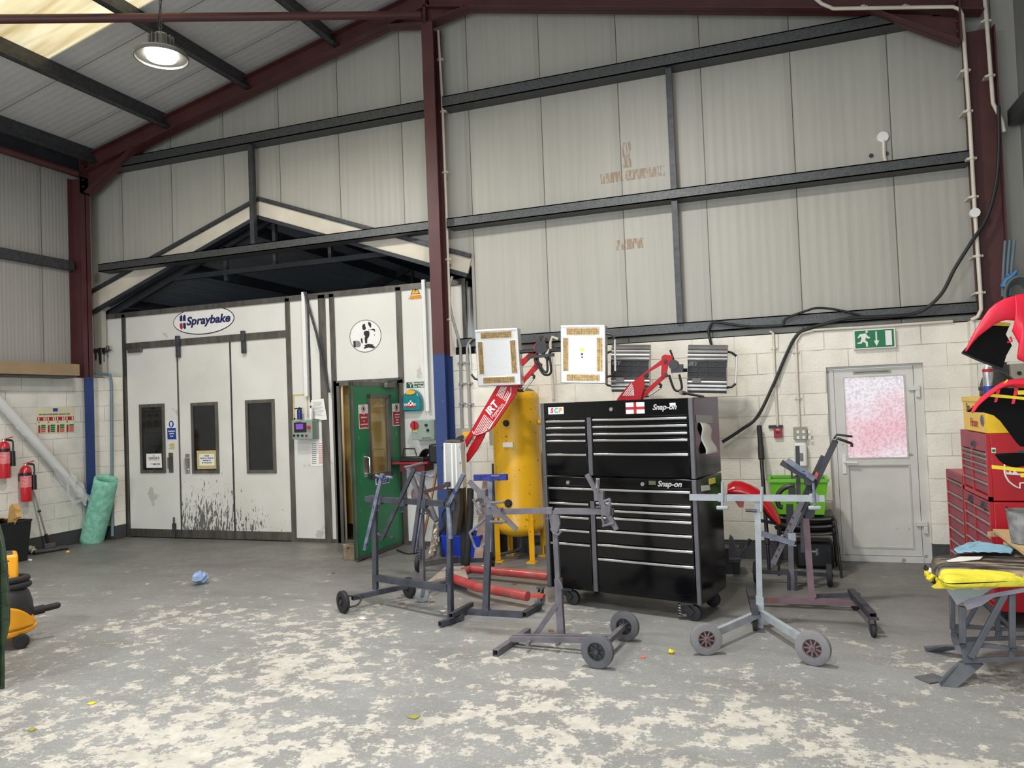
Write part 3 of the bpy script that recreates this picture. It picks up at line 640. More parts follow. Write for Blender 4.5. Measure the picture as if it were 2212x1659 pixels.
text('THE',.025,m_ink,r,tuple(BP(334.5,985,.023)),UX,UZ); text('GARAGE IS',.042,m_ink,r,tuple(BP(335,989.5,.023)),UX,UZ,bold=.001); text('IN THE NEW BOOTH AREA',.016,m_ink,r,tuple(BP(335.5,993.5,.023)),UX,UZ); text('10',.034,m_signred,r,tuple(BP(329.5,1002,.023)),UX,UZ); text('MINUTES',.034,m_ink,r,tuple(BP(340.5,1002.5,.023)),UX,UZ,bold=.001)
r=flatsign('notice_sheet','notice framed with masking tape asking to mask up all vehicles','notice',BP,[(427,973.5),(469.5,972.5),(471.5,1012),(429,1013)],m_tape,o=.02,t=.002)
sub(r,BP,'paper',[(432.5,980.5),(465,980),(466,1005),(434,1005.5)],m_paper,.0225)
text('PLEASE\nMAKE ALL VEHICLES\nMASKED UP\nIN THE BOOTH',.026,m_ink,r,tuple(BP(449.5,992,.025)),UX,UZ,bold=.0008,ls=1.25)
r=flatsign('notice_sheet','small grey printed sheet taped beside the left folding door','notice',BP,[(249,934),(270.5,934),(271,975),(251,976)],m_paper,o=.002)
for k in range(7): sub(r,BP,'print_line',[(252,942+k*4.5),(267,942+k*4.5),(267,943.4+k*4.5),(252,943.4+k*4.5)],m_inkg,.006)
for pp in ([(247,920),(250,920),(252.5,990),(250,990)],[(268,930),(272,932),(274.5,988),(272,988)]): sub(r,BP,'tape',pp,m_tape,.0055)
o=BP.slab(MB(),[(365.5,962),(373,957),(378.5,958),(378,970),(365,969),(372,965)],.013,.002).build('paper_scrap',m_tape,flat=True); tag(o,'torn yellowish scrap of sticker below the blue respirator sign','scrap')
# tape frame, papers, cans, control panel
r=thing('tape_outline','rectangle of yellowed masking tape left on the booth above the control panel','tape',tuple(BP(649,880)))
for pp in ([(633,852),(664,850),(664.3,854),(633.2,856)],[(633,856),(636.5,856),(638,907),(634.8,907)],[(662.5,854),(665.5,854),(667,900),(664,902)],[(634.5,903),(650,902),(650,906),(634.8,907)]): sub(r,BP,'tape_strip',pp,m_tape,.001)
r=flatsign('notice_sheet','curling white printed sheet behind the white spray can','notice',BP,[(675,864.5),(702,861),(709.5,906),(700,907),(676,903)],m_paper,o=.03)
for k in range(12): sub(r,BP,'print_line',[(679,869.5+k*2.6),(700+k*.3-(k*37%7),868+k*2.6),(700+k*.3-(k*37%7),868.5+k*2.6),(679,870+k*2.6)],m_inkg,.034)
r=flatsign('notice_sheet','white sheet of small black and red print below the control panel','notice',BP,[(671,953),(703,953),(704.5,1007),(671.5,1006.5)],m_paper,o=.002)
for k in range(11): sub(r,BP,'print_line',[(674,958+k*4.2),(684,958+k*4.2),(684,959.3+k*4.2),(674,959.3+k*4.2)],m_inkg,.006); sub(r,BP,'print_line',[(689,957+k*4.2),(701,957+k*4.2),(701,958.3+k*4.2),(689,958.3+k*4.2)],mat('red_print',(190,90,84),.7,0,0),.006)
def boxon(P,x0,y0,x1,y1,dep,name,m,r,bev=.004,o=0):
    a=P(x0,y0,o+dep); b=P(x1,y1,o+dep); ux=V((1,0,0)); q=P.N*dep
    A=[a,V((b.x,b.y if 0 else a.y,a.z)),V((b.x,a.y,b.z)),V((a.x,a.y,b.z))]
    return MB().prism(A,-q).build(name,m,r,bevel=bev)
m_cab=mat('grey_green_enclosure',(140,154,142),.42,.1,.05,4)
c=BP(667,945); r=thing('control_panel','grey green control panel with purple screen and red stop button','control panel',(c.x,YB,c.z))
boxon(BP,645.5,908,690,947,.16,'enclosure',m_cab,r,.006); k=.161
def onp(x0,y0,x1,y1,m,n,o=k,t=.004): return boxon(BP,x0,y0,x1,y1,t,n,m,r,.001,o)
onp(650.5,912.5,677.5,932.5,m_blk,'bezel'); onp(654.5,915,670.5,926,emis('purple_screen',(108,64,160),.5),'screen',k+.004,.002)
q=BP(683.5,922,k); MB().cyl(q,q-V((0,.03,0)),.012,n=16).cyl(q-V((0,.02,0)),q-V((0,.035,0)),.024,n=20).build('stop_button',mat('red_button',(200,20,30),.35,0,0),r)
for i,px in enumerate((651.5,660,669,677.5)):
    q=BP(px,939.5,k); MB().cyl(q,q-V((0,.02,0)),.014,n=16).box(q+V((-.003,-.03,-.012)),q+V((.003,-.018,.012))).build('rotary_switch',m_blk if i<3 else m_signred,r)
text('Spraybake',.022,m_ink,r,tuple(BP(661,910.6,k+.001)),UX,UZ)
def can(x,yb,yt,P,off,label,body,w_=.033,trigger=False,z=None):
    a=P(x,yb,off); h=P(x,yt,off).z-a.z; r=thing('spray_can',label,'spray can',tuple(a))
    MB().lathe([(0,0),(w_,0),(w_,h*.72),(w_*.75,h*.80),(w_*.35,h*.84),(0,h*.84)],a).build('can_body',body,r)
    MB().cyl(a+UZ*h*.83,a+UZ*h,w_*.28,n=12).build('nozzle',m_blk,r)
    if trigger: MB().box(a+V((-.075,-.012,h*.84)),a+V((.035,.012,h*.93))).box(a+V((-.02,-.012,h*.72)),a+V((.03,.012,h*.86))).build('trigger_grip',m_blk,r,bevel=.004)
    return r
r=can(655,906,879,BP,.08,'dark blue spray can with black trigger on top of the control panel',mat('blue_can',(32,44,110),.35,.3,0),trigger=True)
r=can(679.5,905.5,876,BP,.08,'white spray can on top of the control panel',mat('white_can',(206,206,204),.35,.2,0))
# warning triangle
r=flatsign('warning_sign','yellow triangular electrical warning sign high on the booth beside the column','sign',BP,[(887,645),(908.5,644),(907.5,630),(897,614),(888,630)],m_white,o=.001,t=.001)
sub(r,BP,'triangle',[(887,636),(908,635),(897,614)],m_ink,.0025); sub(r,BP,'triangle',[(889.3,634.7),(905.8,634),(897.3,617)],m_signy,.0045); sub(r,BP,'caption_panel',[(887,638),(908.3,636.8),(908.5,645.5),(887.3,646.5)],m_signy,.0045)
sub(r,BP,'symbol',[(899,620),(895.5,627),(898,627),(895,633),(901,625.5),(898.2,625.5)],m_ink,.0065); text('Caution',.05,m_signred,r,tuple(BP(897.8,640,.0065)),UX,UZ); text('Danger of shock',.03,m_signred,r,tuple(BP(897.8,643.7,.0065)),UX,UZ)
r=flatsign('safety_sign','green emergency eye wash sign above the first aid box','sign',BP,[(878,826),(916.5,824.2),(916.5,836.5),(878.5,838.5)],mat('eyewash_green',(14,74,40),.45,0,.03),o=.002)
text('Emergency\nEye Wash',.040,m_white,r,tuple(BP(905,831,.006)),UX,UZ,bold=.0008,ls=1.0); ring(r,BP,'eye_symbol',(BP(887.5,828.5,.0055)),.022,.03,m_white,0,sz=.4); sub(r,BP,'eye_symbol',[(886.8,831),(888.2,831),(888.2,837),(886.8,837)],m_white,.0055); sub(r,BP,'divider',[(894,826.5),(894.5,826.5),(894.5,836.5),(894,836.6)],m_white,.0055)
# first aid box
a=BP(877,889,.0); c=BP(916.5,887); w_=(c.x-a.x)/2; cx=(a.x+c.x)/2; z0=a.z; H_=BP(898,841).z-z0
r=thing('first_aid_box','teal dome-topped first aid box with red label on the booth wall','first aid box',(cx,YB,z0))
prof=[(cx-w_,z0),(cx+w_,z0)]+[(cx+w_*math.cos(t)*1.0,z0+H_*.42+H_*.58*math.sin(t)) for t in [math.pi*i/18 for i in range(19)]]
MB().prism([(x,YB-.11,z) for x,z in prof],(0,.108,0)).build('case',mat('teal_plastic',(18,122,130),.25,0,.15,8,coat=.3),r,bevel=.02)
MB().prism([(cx-w_*.62,YB-.114,z0+.05),(cx+w_*.55,YB-.114,z0+.05),(cx+w_*.55,YB-.114,z0+H_*.34),(cx,YB-.114,z0+H_*.42),(cx-w_*.62,YB-.114,z0+H_*.34)],(0,.004,0)).build('label_panel',m_signred,r,flat=True)
text('FIRST AID',.04,m_white,r,(cx-.01,YB-.116,z0+.085),UX,UZ,bold=.001); q=z0+H_*.37; MB().box((cx-.035,YB-.118,q-.01),(cx+.035,YB-.114,q+.01)).box((cx-.01,YB-.118,q-.035),(cx+.01,YB-.114,q+.035)).build('cross',m_white,r,flat=True)
MB().prism([(cx+.07*math.cos(t),YB-.122,z0+H_*.86+.028*math.sin(t)) for t in [math.pi*i/8 for i in range(16)]],(0,.012,0)).build('latch',m_signy,r)
# isolator box
c=BP(924,946); r=thing('isolator_box','grey green enclosure with red rotary isolator beside the blue column','control box',(c.x,YB,c.z))
boxon(BP,902,907.5,952,948,.18,'enclosure',m_cab,r,.006)
q=BP(909.5,918,.181); MB().cyl(q,q-V((0,.02,0)),.055,n=24).box(q+V((-.012,-.045,-.05)),q+V((.012,-.02,.05))).build('isolator_knob',m_signred,r); boxon(BP,906,926.5,914.5,931,.002,'warning_label',mat('label_yellow',(230,214,90),.6,0,0),r,.0,.182)
for px,py in ((934.5,917),(938,928)): q=BP(px,py,.181); MB().cyl(q,q-V((0,.02,0)),.018,n=16).build('push_button',m_blk,r)
text('Spraybake',.03,m_ink,r,tuple(BP(935,944,.183)),UX,UZ)
# filter regulator left
c=BP(232,760,.1); r=thing('air_regulator','black air filter regulator mounted beside the left end of the booth','regulator',(c.x,c.y,c.z-.2))
MB().lathe([(0,0),(.035,.0),(.042,.04),(.042,.15),(.05,.16),(.05,.24),(.03,.26),(.03,.37),(0,.37)],c-UZ*.2).build('filter_bowl',m_blk,r); MB().lathe([(0,0),(.03,.0),(.036,.04),(.036,.14),(0,.14)],c+V((-.09,0,-.14))).build('filter_bowl',m_blk,r)
MB().box(c+V((-.15,-.035,-.02)),c+V((.11,.035,.05))).build('manifold',m_blk,r,bevel=.01); MB().cyl(c+V((-.26,0,.01)),c+V((.17,0,.01)),.014).cyl(c+V((.12,0,.01)),c+V((.12,0,.08)),.022).build('pipe_stub',m_galv,r)
# signs on the green door
def dsign(name,label,poly): 
    r=flatsign(name,label,'sign',DP,poly,m_white,o=.003,t=.002); return r
dz=-du
def tx(r,s,size,m,x,y,**k): return text(s,size,m,r,tuple(DP(x,y,.009)),-du if (-du).cross(UZ).dot(dn)<0 else -du,UZ,**k)
U=-du  # reading direction seen from the room
r=dsign('safety_sign','red and white no admittance sign on the left of the green door',[(773,874.5),(793.5,873.5),(795.5,925.5),(775.5,927)])
sub(r,DP,'red_panel',[(775,894),(793.5,893),(794.8,923.5),(776.5,925)],m_signred,.0055); ring(r,DP,'prohibition_ring',tuple(DP(784,883,.006)),.034,.042,m_signred,0,ux=U); sub(r,DP,'hand_symbol',[(782.5,880),(785,879),(786,886),(783,887)],m_ink,.006)
tx(r,'No\nadmittance\nto\nunauthorised\npersonnel',.031,m_white,785,909,bold=.0006,ls=1.35,sx=.95)
r=dsign('safety_sign','red and white no food or drink sign on the right of the green door',[(846,872),(864,871),(865.8,919),(848,920.5)])
sub(r,DP,'red_panel',[(848,889.5),(864,889),(865,917.5),(849.2,918.8)],m_signred,.0055); ring(r,DP,'prohibition_ring',tuple(DP(855.5,880.5,.006)),.034,.042,m_signred,0,ux=U); sub(r,DP,'cup_symbol',[(854,877),(857.2,877),(857,884),(854.4,884)],m_ink,.006)
tx(r,'The\nconsumption\nof food and\ndrink is\nforbidden\nin this area',.026,m_white,857,904,bold=.0005,ls=1.35,sx=.95)
r=dsign('safety_sign','small blue and white mask sign at the bottom of the door window',[(810,1031),(840,1026),(840.5,1043),(811,1048)])
sub(r,DP,'blue_panel',[(822,1031.5),(839,1029),(839.5,1041),(822.5,1044)],m_signblue,.0055); ring(r,DP,'mask_symbol',tuple(DP(816,1038.5,.006)),.0,.042,m_signblue,0,ux=U,sz=1)
tx(r,'Mask must\nbe worn',.028,m_white,830.5,1036.5)
# ---------------- uPVC exit door ----------------
m_upvc=mat('aged_white_upvc',(205,203,196),.35,0,.08,3,spots=((150,144,132),.68,8))
m_grey=mat('grey_plastic',(150,146,134),.5,0,.06)
DPl=Pl((0,.07,0),(0,-1,0))
def rect(P,pp,o=0): q=[P(x,y,o) for x,y in pp]; return (q[0].x+q[3].x)/2,(q[1].x+q[2].x)/2,(q[2].z+q[3].z)/2,(q[0].z+q[1].z)/2
dr_=bpy.data.objects.new('door_1',None); C.objects.link(dr_); dr_.location=(1,.07,0); dr_['kind']='structure'; dr_.matrix_basis=Matrix.Translation(V((1,.07,0)))
gx0,gx1,gz0,gz1=rect(DPl,[(1823.5,817),(1951,811.5),(1961.5,988),(1832,988)]); px0,px1,pz0,pz1=rect(DPl,[(1833,1006),(1963.5,1005),(1972.5,1183.6),(1843,1180.7)])
lx0,lx1,lz0,lz1=rect(DPl,[(1800,796.6),(1976,790),(1990.6,1202),(1818.8,1198.8)])
b=MB(); f0=.575; 
b.box((DX0-.005,.06,0),(lx0,.14,DZ)).box((lx1,.06,0),(DX1+.005,.14,DZ)).box((lx0,.06,lz1),(lx1,.14,DZ)).box((lx0,.05,0),(lx1,.16,lz0)); b.build('door_frame',m_upvc,dr_,flat=True)
b=MB(); y0,y1=.065,.13
for q in ((lx0+.005,gx0,lz0+.005,lz1-.005),(gx1,lx1-.005,lz0+.005,lz1-.005),(gx0,gx1,gz1,lz1-.005),(gx0,gx1,pz1,gz0),(gx0,gx1,lz0+.005,pz0)): b.box((q[0],y0,q[2]),(q[1],y1,q[3]))
lf=b.build('door_leaf',m_upvc,dr_,flat=True); MB().box((px0,.085,pz0),(px1,.12,pz1)).build('lower_panel',m_upvc,lf,flat=True)
b=MB()
for x0,x1,z0,z1 in ((gx0,gx1,gz0,gz1),(px0,px1,pz0,pz1)):
    for q in ((x0-.012,x0,z0-.012,z1+.012),(x1,x1+.012,z0-.012,z1+.012),(x0,x1,z1,z1+.012),(x0,x1,z0-.012,z0)): b.box((q[0],.058,q[2]),(q[1],.07,q[3]))
b.build('glazing_bead',mat('upvc_bead',(188,185,177),.4,0,.1),lf,flat=True)
m,N,L,p=nodes('frosted_lit_glass'); g=nd(N,'ShaderNodeNewGeometry'); vo=nd(N,'ShaderNodeTexVoronoi'); vo.inputs['Scale'].default_value=34; L.new(g.outputs['Position'],vo.inputs[0])
sp=nd(N,'ShaderNodeSeparateXYZ'); L.new(g.outputs['Position'],sp.inputs[0])
pk=ramp(N,L,mth(N,L,'MULTIPLY_ADD',noise(N,L,g.outputs['Position'],2.2,2),.8,mth(N,L,'MULTIPLY_ADD',mth(N,L,'ABSOLUTE',mth(N,L,'SUBTRACT',sp.outputs[2],1.38)),-.9,.22)),[(.25,(246,244,248)),(.62,(246,188,200))])
sh=ramp(N,L,noise(N,L,g.outputs['Position'],42,2),[(.36,(206,200,212)),(.56,(255,255,255))])
cc=mixc(N,L,.8,pk,sh,'MULTIPLY'); L.new(cc,p.inputs['Emission Color']); p.inputs['Base Color'].default_value=(.25,.22,.23,1); p.inputs['Emission Strength'].default_value=.74; p.inputs['Roughness'].default_value=.2
MB().box((gx0,.088,gz0),(gx1,.10,gz1)).build('door_glass',m,lf,flat=True)
for (a,c,d,e) in ((1961,835,1986,842),(1978,1127,2003,1134)): 
    q=DPl(a,(c+e)/2,.02); w_=DPl(d,c,.02); MB().box((q.x,.03,q.z-.025),(w_.x,.065,q.z+.025)).box((w_.x-.04,.03,q.z-.1),(w_.x,.065,q.z-.025)).build('hinge',m_upvc,dr_,bevel=.006)
x0,x1,z0,z1=rect(DPl,[(1842,802),(1923,798),(1923,804),(1842,808.5)]); b=MB().box((x0,.055,z0),(x1,.066,z1)).build('vent',m_grey,lf,flat=True)
for i in range(24): 
    xx=x0+.02+(x1-x0-.04)*i/23; 
b=MB(); 
b.box((x0+.02,.053,z0+.012),(x1-.02,.0555,z1-.012)).build('vent_slot',mat('vent_slots',(70,70,68),.6,0,0,rgb2=None),lf,flat=True)
q=DPl(1824,998); MB().box((q.x-.02,.052,q.z-.12),(q.x+.015,.066,q.z+.08)).tube([(q.x,.055,q.z),(q.x,.02,q.z),(q.x+.12,.018,q.z-.005)],.011,8).build('handle',m_white,lf)
# exit sign
r=thing('exit_sign','green exit sign with running man and down arrow above the white door','sign',tuple(wy(1888,733,0)-V((0,0,.1))))
x0,x1,z0,z1=rect(WP,[(1841,713.5),(1932,709),(1934,751),(1843.5,756)],.05); MB().box((x0,-.05,z0),(x1,0,z1)).build('case',m_white,r,bevel=.003)
MB().box((x0+.015,-.053,z0+.012),(x1-.015,-.05,z1-.012)).build('green_face',m_signgreen,r,flat=True)
def ep(u,v,o=-.0545): return V((x0+(x1-x0)*u,o,z0+(z1-z0)*v))
def epl(n,pp,m=m_white): MB().prism([ep(u,v) for u,v in pp],(0,.0015,0)).build(n,m,r,flat=True)
epl('door_symbol',[(.76,.14),(.91,.14),(.91,.88),(.76,.88)]); epl('arrow',[(.53,.86),(.565,.86),(.565,.4),(.61,.4),(.548,.12),(.485,.4),(.53,.4)])
epl('running_man',[(.22,.78),(.30,.8),(.36,.62),(.40,.6),(.40,.54),(.34,.52),(.31,.6),(.28,.46),(.34,.34),(.34,.12),(.30,.12),(.29,.3),(.22,.38),(.19,.28),(.09,.28),(.09,.34),(.16,.36),(.20,.56),(.17,.66),(.13,.56),(.10,.58),(.15,.76)])
MB().prism([ep(.325+.028*math.cos(t),.87+.06*math.sin(t)) for t in [math.pi*i/8 for i in range(16)]],(0,.0015,0)).build('running_man',m_white,r,flat=True)
# wall services: conduits, cables, boxes
m_cond=mat('cream_painted_conduit',(212,204,188),.45,0,.1,5); m_cable=mat('black_cable',(24,24,26),.5,0,0)
def conduit(pts,Y,rad,label,m=m_cond,clips=(),name='conduit',cat='conduit',sm=0,yy=None):
    P=[wy(x,y,(yy[i] if yy else Y)) for i,(x,y) in enumerate(pts)]
    if clips:
        r=thing(name,label,cat,tuple(P[-1])); MB().tube(P,rad,10,smooth=sm).build('pipe',m,r)
        for (x,y) in clips:
            c=wy(x,y,Y); MB().cyl(c-UZ*.012,c+UZ*.012,rad*1.5,n=12).box(c+V((-rad*2.4,0,-.01)),c+V((rad*2.4,-Y if Y<0 else .02,.01))).build('clip',m,r,flat=True)
        return r
    o=MB().tube(P,rad,10,smooth=sm).build(name,m); return tag(o,label,cat)
conduit([(1663,715),(1670,720),(1672,777),(1679.6,921)],-.02,.013,'thin cream conduit running down to the red fire call point',clips=((1672,752),(1675.5,832)))
conduit([(2058,694),(1887,705.5),(1759,713),(1730,721),(1719,738),(1722,820),(1726.6,922)],-.02,.014,'cream conduit bending down to the grey switch bank',clips=((1719,760),(1724,860)))
q=[wy(1662,921,0)]; 
def wbox(x0,y0,x1,y1,dep,name,label,cat,m,bev=.004,sub_=None):
    r=thing(name,label,cat,tuple(wy((x0+x1)/2,y1,0))); a=wy(x0,y0,-dep); b=wy(x1,y1,-dep); MB().box((a.x,-dep,b.z),(b.x,0,a.z)).build('body',m,r,bevel=bev); return r,a,b
r,a,b_=wbox(1671,925,1690,945,.05,'fire_call_point','red fire alarm call point on the white block wall','fire alarm',m_signred)
MB().box((a.x+.02,-.053,b_.z+.045),(b_.x-.02,-.05,a.z-.035)).build('label_panel',m_blk,r,flat=True); text('FIRE',.022,m_white,r,((a.x+b_.x)/2,-.052,a.z-.018),UX,UZ)
o=MB().box(wy(1660,919,-.03),wy(1691,924,0)).build('cable_strip',m_blk,flat=True); tag(o,'short black strip on the wall just above the red call point','strip')
r,a,b_=wbox(1713.5,923,1744,949,.06,'switch_bank','grey bank of six light switches on the white block wall','switch',m_grey)
for i in range(3):
    for j in range(2): x=a.x+.03+i*.056; z=a.z-.035-j*.058; MB().box((x,-.066,z-.03),(x+.025,-.06,z)).build('rocker_switch',m_white,r,flat=True)
r,a,b_=wbox(1715,957,1745,1009,.10,'soap_dispenser','white wall dispenser below the grey switch bank','dispenser',m_white,.02)
MB().box((a.x+.05,-.11,(a.z+b_.z)/2-.06),(b_.x-.04,-.1,(a.z+b_.z)/2+.02)).build('outlet',m_inkg,r,bevel=.01)
conduit([(1692,701),(1698,688),(1740,672),(1770,665),(1822,672),(1875,687)],-.06,.012,'thin black cable looping above the bottom rail left of the exit sign',m_cable,name='cable',cat='cable',sm=5)
conduit([(2157,230),(2158,330),(2150,408),(2130,474),(2099,522),(2062,581),(2031,638),(1980,676),(1900,684),(1831,688),(1748,709),(1719,727),(1698,767),(1672,828),(1636,900),(1600,929),(1560,955)],0,.017,'long thick black cable swinging down the right column and along to behind the tool cabinet',m_cable,name='cable',cat='cable',sm=5,yy=[-.2,-.2,-.2,-.2,-.2,-.17,-.12,-.07,-.06,-.05,-.03,-.03,-.04,-.06,-.09,-.12,-.15])
conduit([(1536.6,746),(1531,719),(1534,703),(1545,696),(1582,701),(1627,706),(1690,703)],-.06,.014,'black cable arching over the right hand ribbed heater',m_cable,name='cable',cat='cable',sm=5)
conduit([(1206,733),(1193,728),(1189,740),(1191,790),(1196,862)],-.02,.018,'grey pipe dropping down the block wall behind the heater lamps',m_cond,sm=0)
conduit([(1180,730),(1176,745),(1182,752)],-.03,.01,'frayed rusty cable end beside the grey pipe',mat('rusty',(96,60,40),.8,0,.3,20),name='cable',cat='cable',sm=4)
conduit([(977,597),(971,621),(973,667),(987,720),(994,745),(995,765),(996,850),(998.5,925)],-.03,.018,'grey cable and conduit curving down the wall right of the middle column',mat('grey_conduit',(150,148,144),.5,.1,.1),sm=4,clips=((995,784),(997,829),(998,872)))
conduit([(1030,728),(1016,738),(1010,750),(1009.5,765),(1013,850),(1016,925)],-.03,.018,'second conduit curving down beside the first, right of the middle column',mat('grey_conduit',(150,148,144),.5,.1,.1),sm=4,clips=((1010,783),(1013,828),(1015,873)))
conduit([(946.5,66),(955,213),(965,480),(975,770)],-.04,.016,'cream conduit running down the right side of the middle column',clips=((950,128),(957,240),(961,372),(968,560),(972,690)))
conduit([(1755,-8),(1775,8),(1800,18.7),(1900,17),(2059,15),(2072,20),(2078,32),(2081,66),(2094,250),(2106,459),(2118,632),(2119.5,669),(2112,684),(2098,691)],-.17,.018,'cream conduit along the rafter and down the right corner column',yy=[-.26,-.26,-.26,-.26,-.26,-.26,-.24,-.2,-.17,-.17,-.17,-.17,-.17,-.15],clips=((1864,15),(1954,14),(2086,152),(2091,240),(2099,342),(2103,425),(2113,553),(2118,632)))
c=wy(2106.5,459,-.21); o=MB().cyl(c,c+V((0,.04,0)),.045,n=20).build('junction_box',m_white); tag(o,'round white junction box on the conduit of the right corner column','junction box')
conduit([(2127,-5),(2134.7,90),(2145,223),(2156,244),(2164,262),(2169,285)],-.17,.018,'cream conduit on the outer edge of the right corner column',clips=((2130,45),(2139,163)))
c=wy(1907,295.5,CY-.03); r=thing('junction_box','round white junction box with a short conduit high on the right of the wall cladding','junction box',tuple(c)); MB().cyl(c,c+V((0,.03,0)),.055,n=24).build('box_lid',m_white,r); MB().tube([wy(1909,303,CY-.02),wy(1910,335,CY-.02),wy(1914,352,CY-.02)],.018,8,smooth=3).build('pipe',m_cond,r)
for x,y in ((1882,335.5),(1915,331)): c=wy(x,y,CY-.02); o=MB().cyl(c,c+V((0,.02,0)),.02,n=14).build('fixing_bolt',m_dark); tag(o,'dark bolt in the cladding '+('left of' if x<1900 else 'right behind')+' the short white conduit','bolt')
# electrical boxes by the column
r,a,b_=wbox(983,926,1017,950,.10,'junction_box','cream electrical box with yellow warning label right of the blue column','electrical box',m_grey)
MB().box((a.x+.10,-.103,a.z-.10),(a.x+.22,-.1,a.z-.04)).build('warning_label',m_signy,r,flat=True)
r,a,b_=wbox(1056,925,1072,962,.10,'junction_box','cream electrical box half hidden behind the yellow tank','electrical box',m_grey)
# hanging high bay lamp
LP=V((-5.5,-2.7,5.29)); r=thing('high_bay_lamp','lit round high bay lamp hanging on a chain below the ceiling','lamp',tuple(LP))
MB().lathe([(.0,.25),(.05,.25),(.08,.22),(.10,.10),(.16,.08),(.235,.05),(.25,.03),(.25,0),(.24,0),(.235,.02),(.14,.04),(.0,.04)],LP,n=36).build('reflector_housing',mat('lamp_grey',(120,120,118),.4,.5,.1),r)
b=MB(); 
for k in range(16): t=2*math.pi*k/16; d=V((math.cos(t),math.sin(t),0)); b.bar(LP+d*.06+UZ*.15,LP+d*.12+UZ*.15,.008,.13)
b.build('heat_sink_fins',mat('lamp_grey',(120,120,118),.4,.5,.1),r,flat=True)
MB().cyl(LP+UZ*.0,LP+UZ*.03,.135,n=36).build('lamp_lens',emis('lamp_lens_lit',(255,246,232),40),r)
b=MB(); zc=roofz(LP.x); k=0; z=LP.z+.25
while z<zc-.02:
    pts=[LP*0+V((LP.x+(.014*math.cos(t) if k%2 else 0),LP.y+(0 if k%2 else .014*math.cos(t)),z+.022+.026*math.sin(t))) for t in [math.pi*i/4 for i in range(8)]]; b.tube(pts,.0035,5,closed=True); z+=.042; k+=1
b.build('chain',m_galv,r); MB().tube([LP+V((.0,.0,.25)),LP+V((-.05,.02,.4)),LP+V((.02,.01,.7)),(LP.x,LP.y,zc)],.006,6,smooth=5).build('flex',m_cable,r)
# ---------------- left wall ----------------
LW=Pl((XL,0,0),(1,0,0)); UY=V((0,1,0))
def lsub(r,name,poly,m,o,t=.0015): return LW.slab(MB(),poly,o,t).build(name,m,r,flat=True)
r=thing('fire_poster','fire extinguisher colour code poster on the left block wall','poster',tuple(LW(118,935)))
lsub(r,'panel',[(77.5,881),(159,879.5),(160,934),(78.5,937.5)],mat('cream_poster',(206,200,168),.6,0,.06),.002,.004)
lsub(r,'crest',[(113.5,882),(124,882),(124,889),(113.5,889)],m_signblue,.0065)
text('EN3 FIRE EXTINGUISHER COLOUR CODE',.026,m_ink,r,tuple(LW(117.5,895,.0075)),UY,UZ,bold=.0005)
for i in range(4):
    x=79.6+20.3*i; y=901.5-.6*i
    lsub(r,'red_heading',[(x,y),(x+17.5,y-.3),(x+17.5,y+7.6),(x,y+8)],m_signred,.0065)
    for dx in (2,13.5): lsub(r,'heading_text',[(x+dx,y+1),(x+dx+2.2,y+1),(x+dx+2.2,y+7),(x+dx,y+7)],m_white,.0085)
    lsub(r,'pointer',[(x+1.8,y+10.5),(x+6,y+10.3),(x+3.9,y+13)],m_ink,.0065)
    lsub(r,'extinguisher_picture',[(x+2.4,y+19),(x+3.6,y+17),(x+5.2,y+17),(x+6.6,y+19),(x+6.6,y+33.5),(x+2.4,y+33.5)],m_signred,.0065)
    for k in range(4): lsub(r,'table_row',[(x+8.5,y+16.4+4.3*k),(x+18,y+16.2+4.3*k),(x+18,y+19.6+4.3*k),(x+8.5,y+19.9+4.3*k)],m_signgreen if k<(2,4,2,1)[i] else mat('row_red',(188,80,84),.6,0,0),.0065)
def extinguisher(x,yb,yt,wpx,label,lying=0):
    a=LW(x,yb,.10); t=LW(x,yt,.10); h=t.z-a.z; rad=(LW(x+wpx/2,yb,.1).y-LW(x-wpx/2,yb,.1).y)/2
    r=thing('fire_extinguisher',label,'fire extinguisher',tuple(a))
    MB().lathe([(0,0),(rad*.9,0),(rad,.02),(rad,h*.76),(rad*.85,h*.84),(rad*.4,h*.9),(0,h*.9)],a).build('cylinder',mat('extinguisher_red',(186,22,34),.3,0,.06,4,coat=.3),r)
    MB().lathe([(rad*1.003,h*.36),(rad*1.006,h*.365),(rad*1.006,h*.64),(rad*1.003,h*.645)],a,n=40,ang=360).build('label_band',mat('extinguisher_label',(196,60,66),.5,0,.5,60,rgb2=(214,150,150)),r)
    MB().lathe([(rad*1.003,h*.64),(rad*1.007,h*.645),(rad*1.007,h*.72),(rad*1.003,h*.725)],a,n=40).build('black_band',m_blk,r)
    n=a+UZ*h*.9; MB().cyl(n,n+UZ*h*.05,rad*.3).build('valve',m_chrome,r)
    MB().bar(n+V((0,-.02,h*.04)),n+V((0,.12,h*.10)),.02,.012).bar(n+V((0,-.02,h*.05)),n+V((0,.10,h*.0)),.02,.012).build('lever',mat('extinguisher_red',(186,22,34)),r)
    MB().tube([n+UZ*h*.03,n+V((.02,.09,h*.02)),n+V((.03,rad*1.5,-h*.12)),n+V((.03,rad*1.35,-h*.3))],.011,8,smooth=5).cyl(n+V((.03,rad*1.35,-h*.25)),n+V((.03,rad*1.4,-h*.62)),.03).build('hose_horn',m_blk,r)
    MB().box(V((XL,a.y-.03,a.z+h*.5)),V((XL+.03,a.y+.03,a.z+h*.7))).build('wall_bracket',m_galv,r,flat=True); return r
extinguisher(45,1083,997,21,'red fire extinguisher on the left wall above the floor squeegee')
extinguisher(-2,1033,945,22,'red fire extinguisher cut by the left edge of the view')
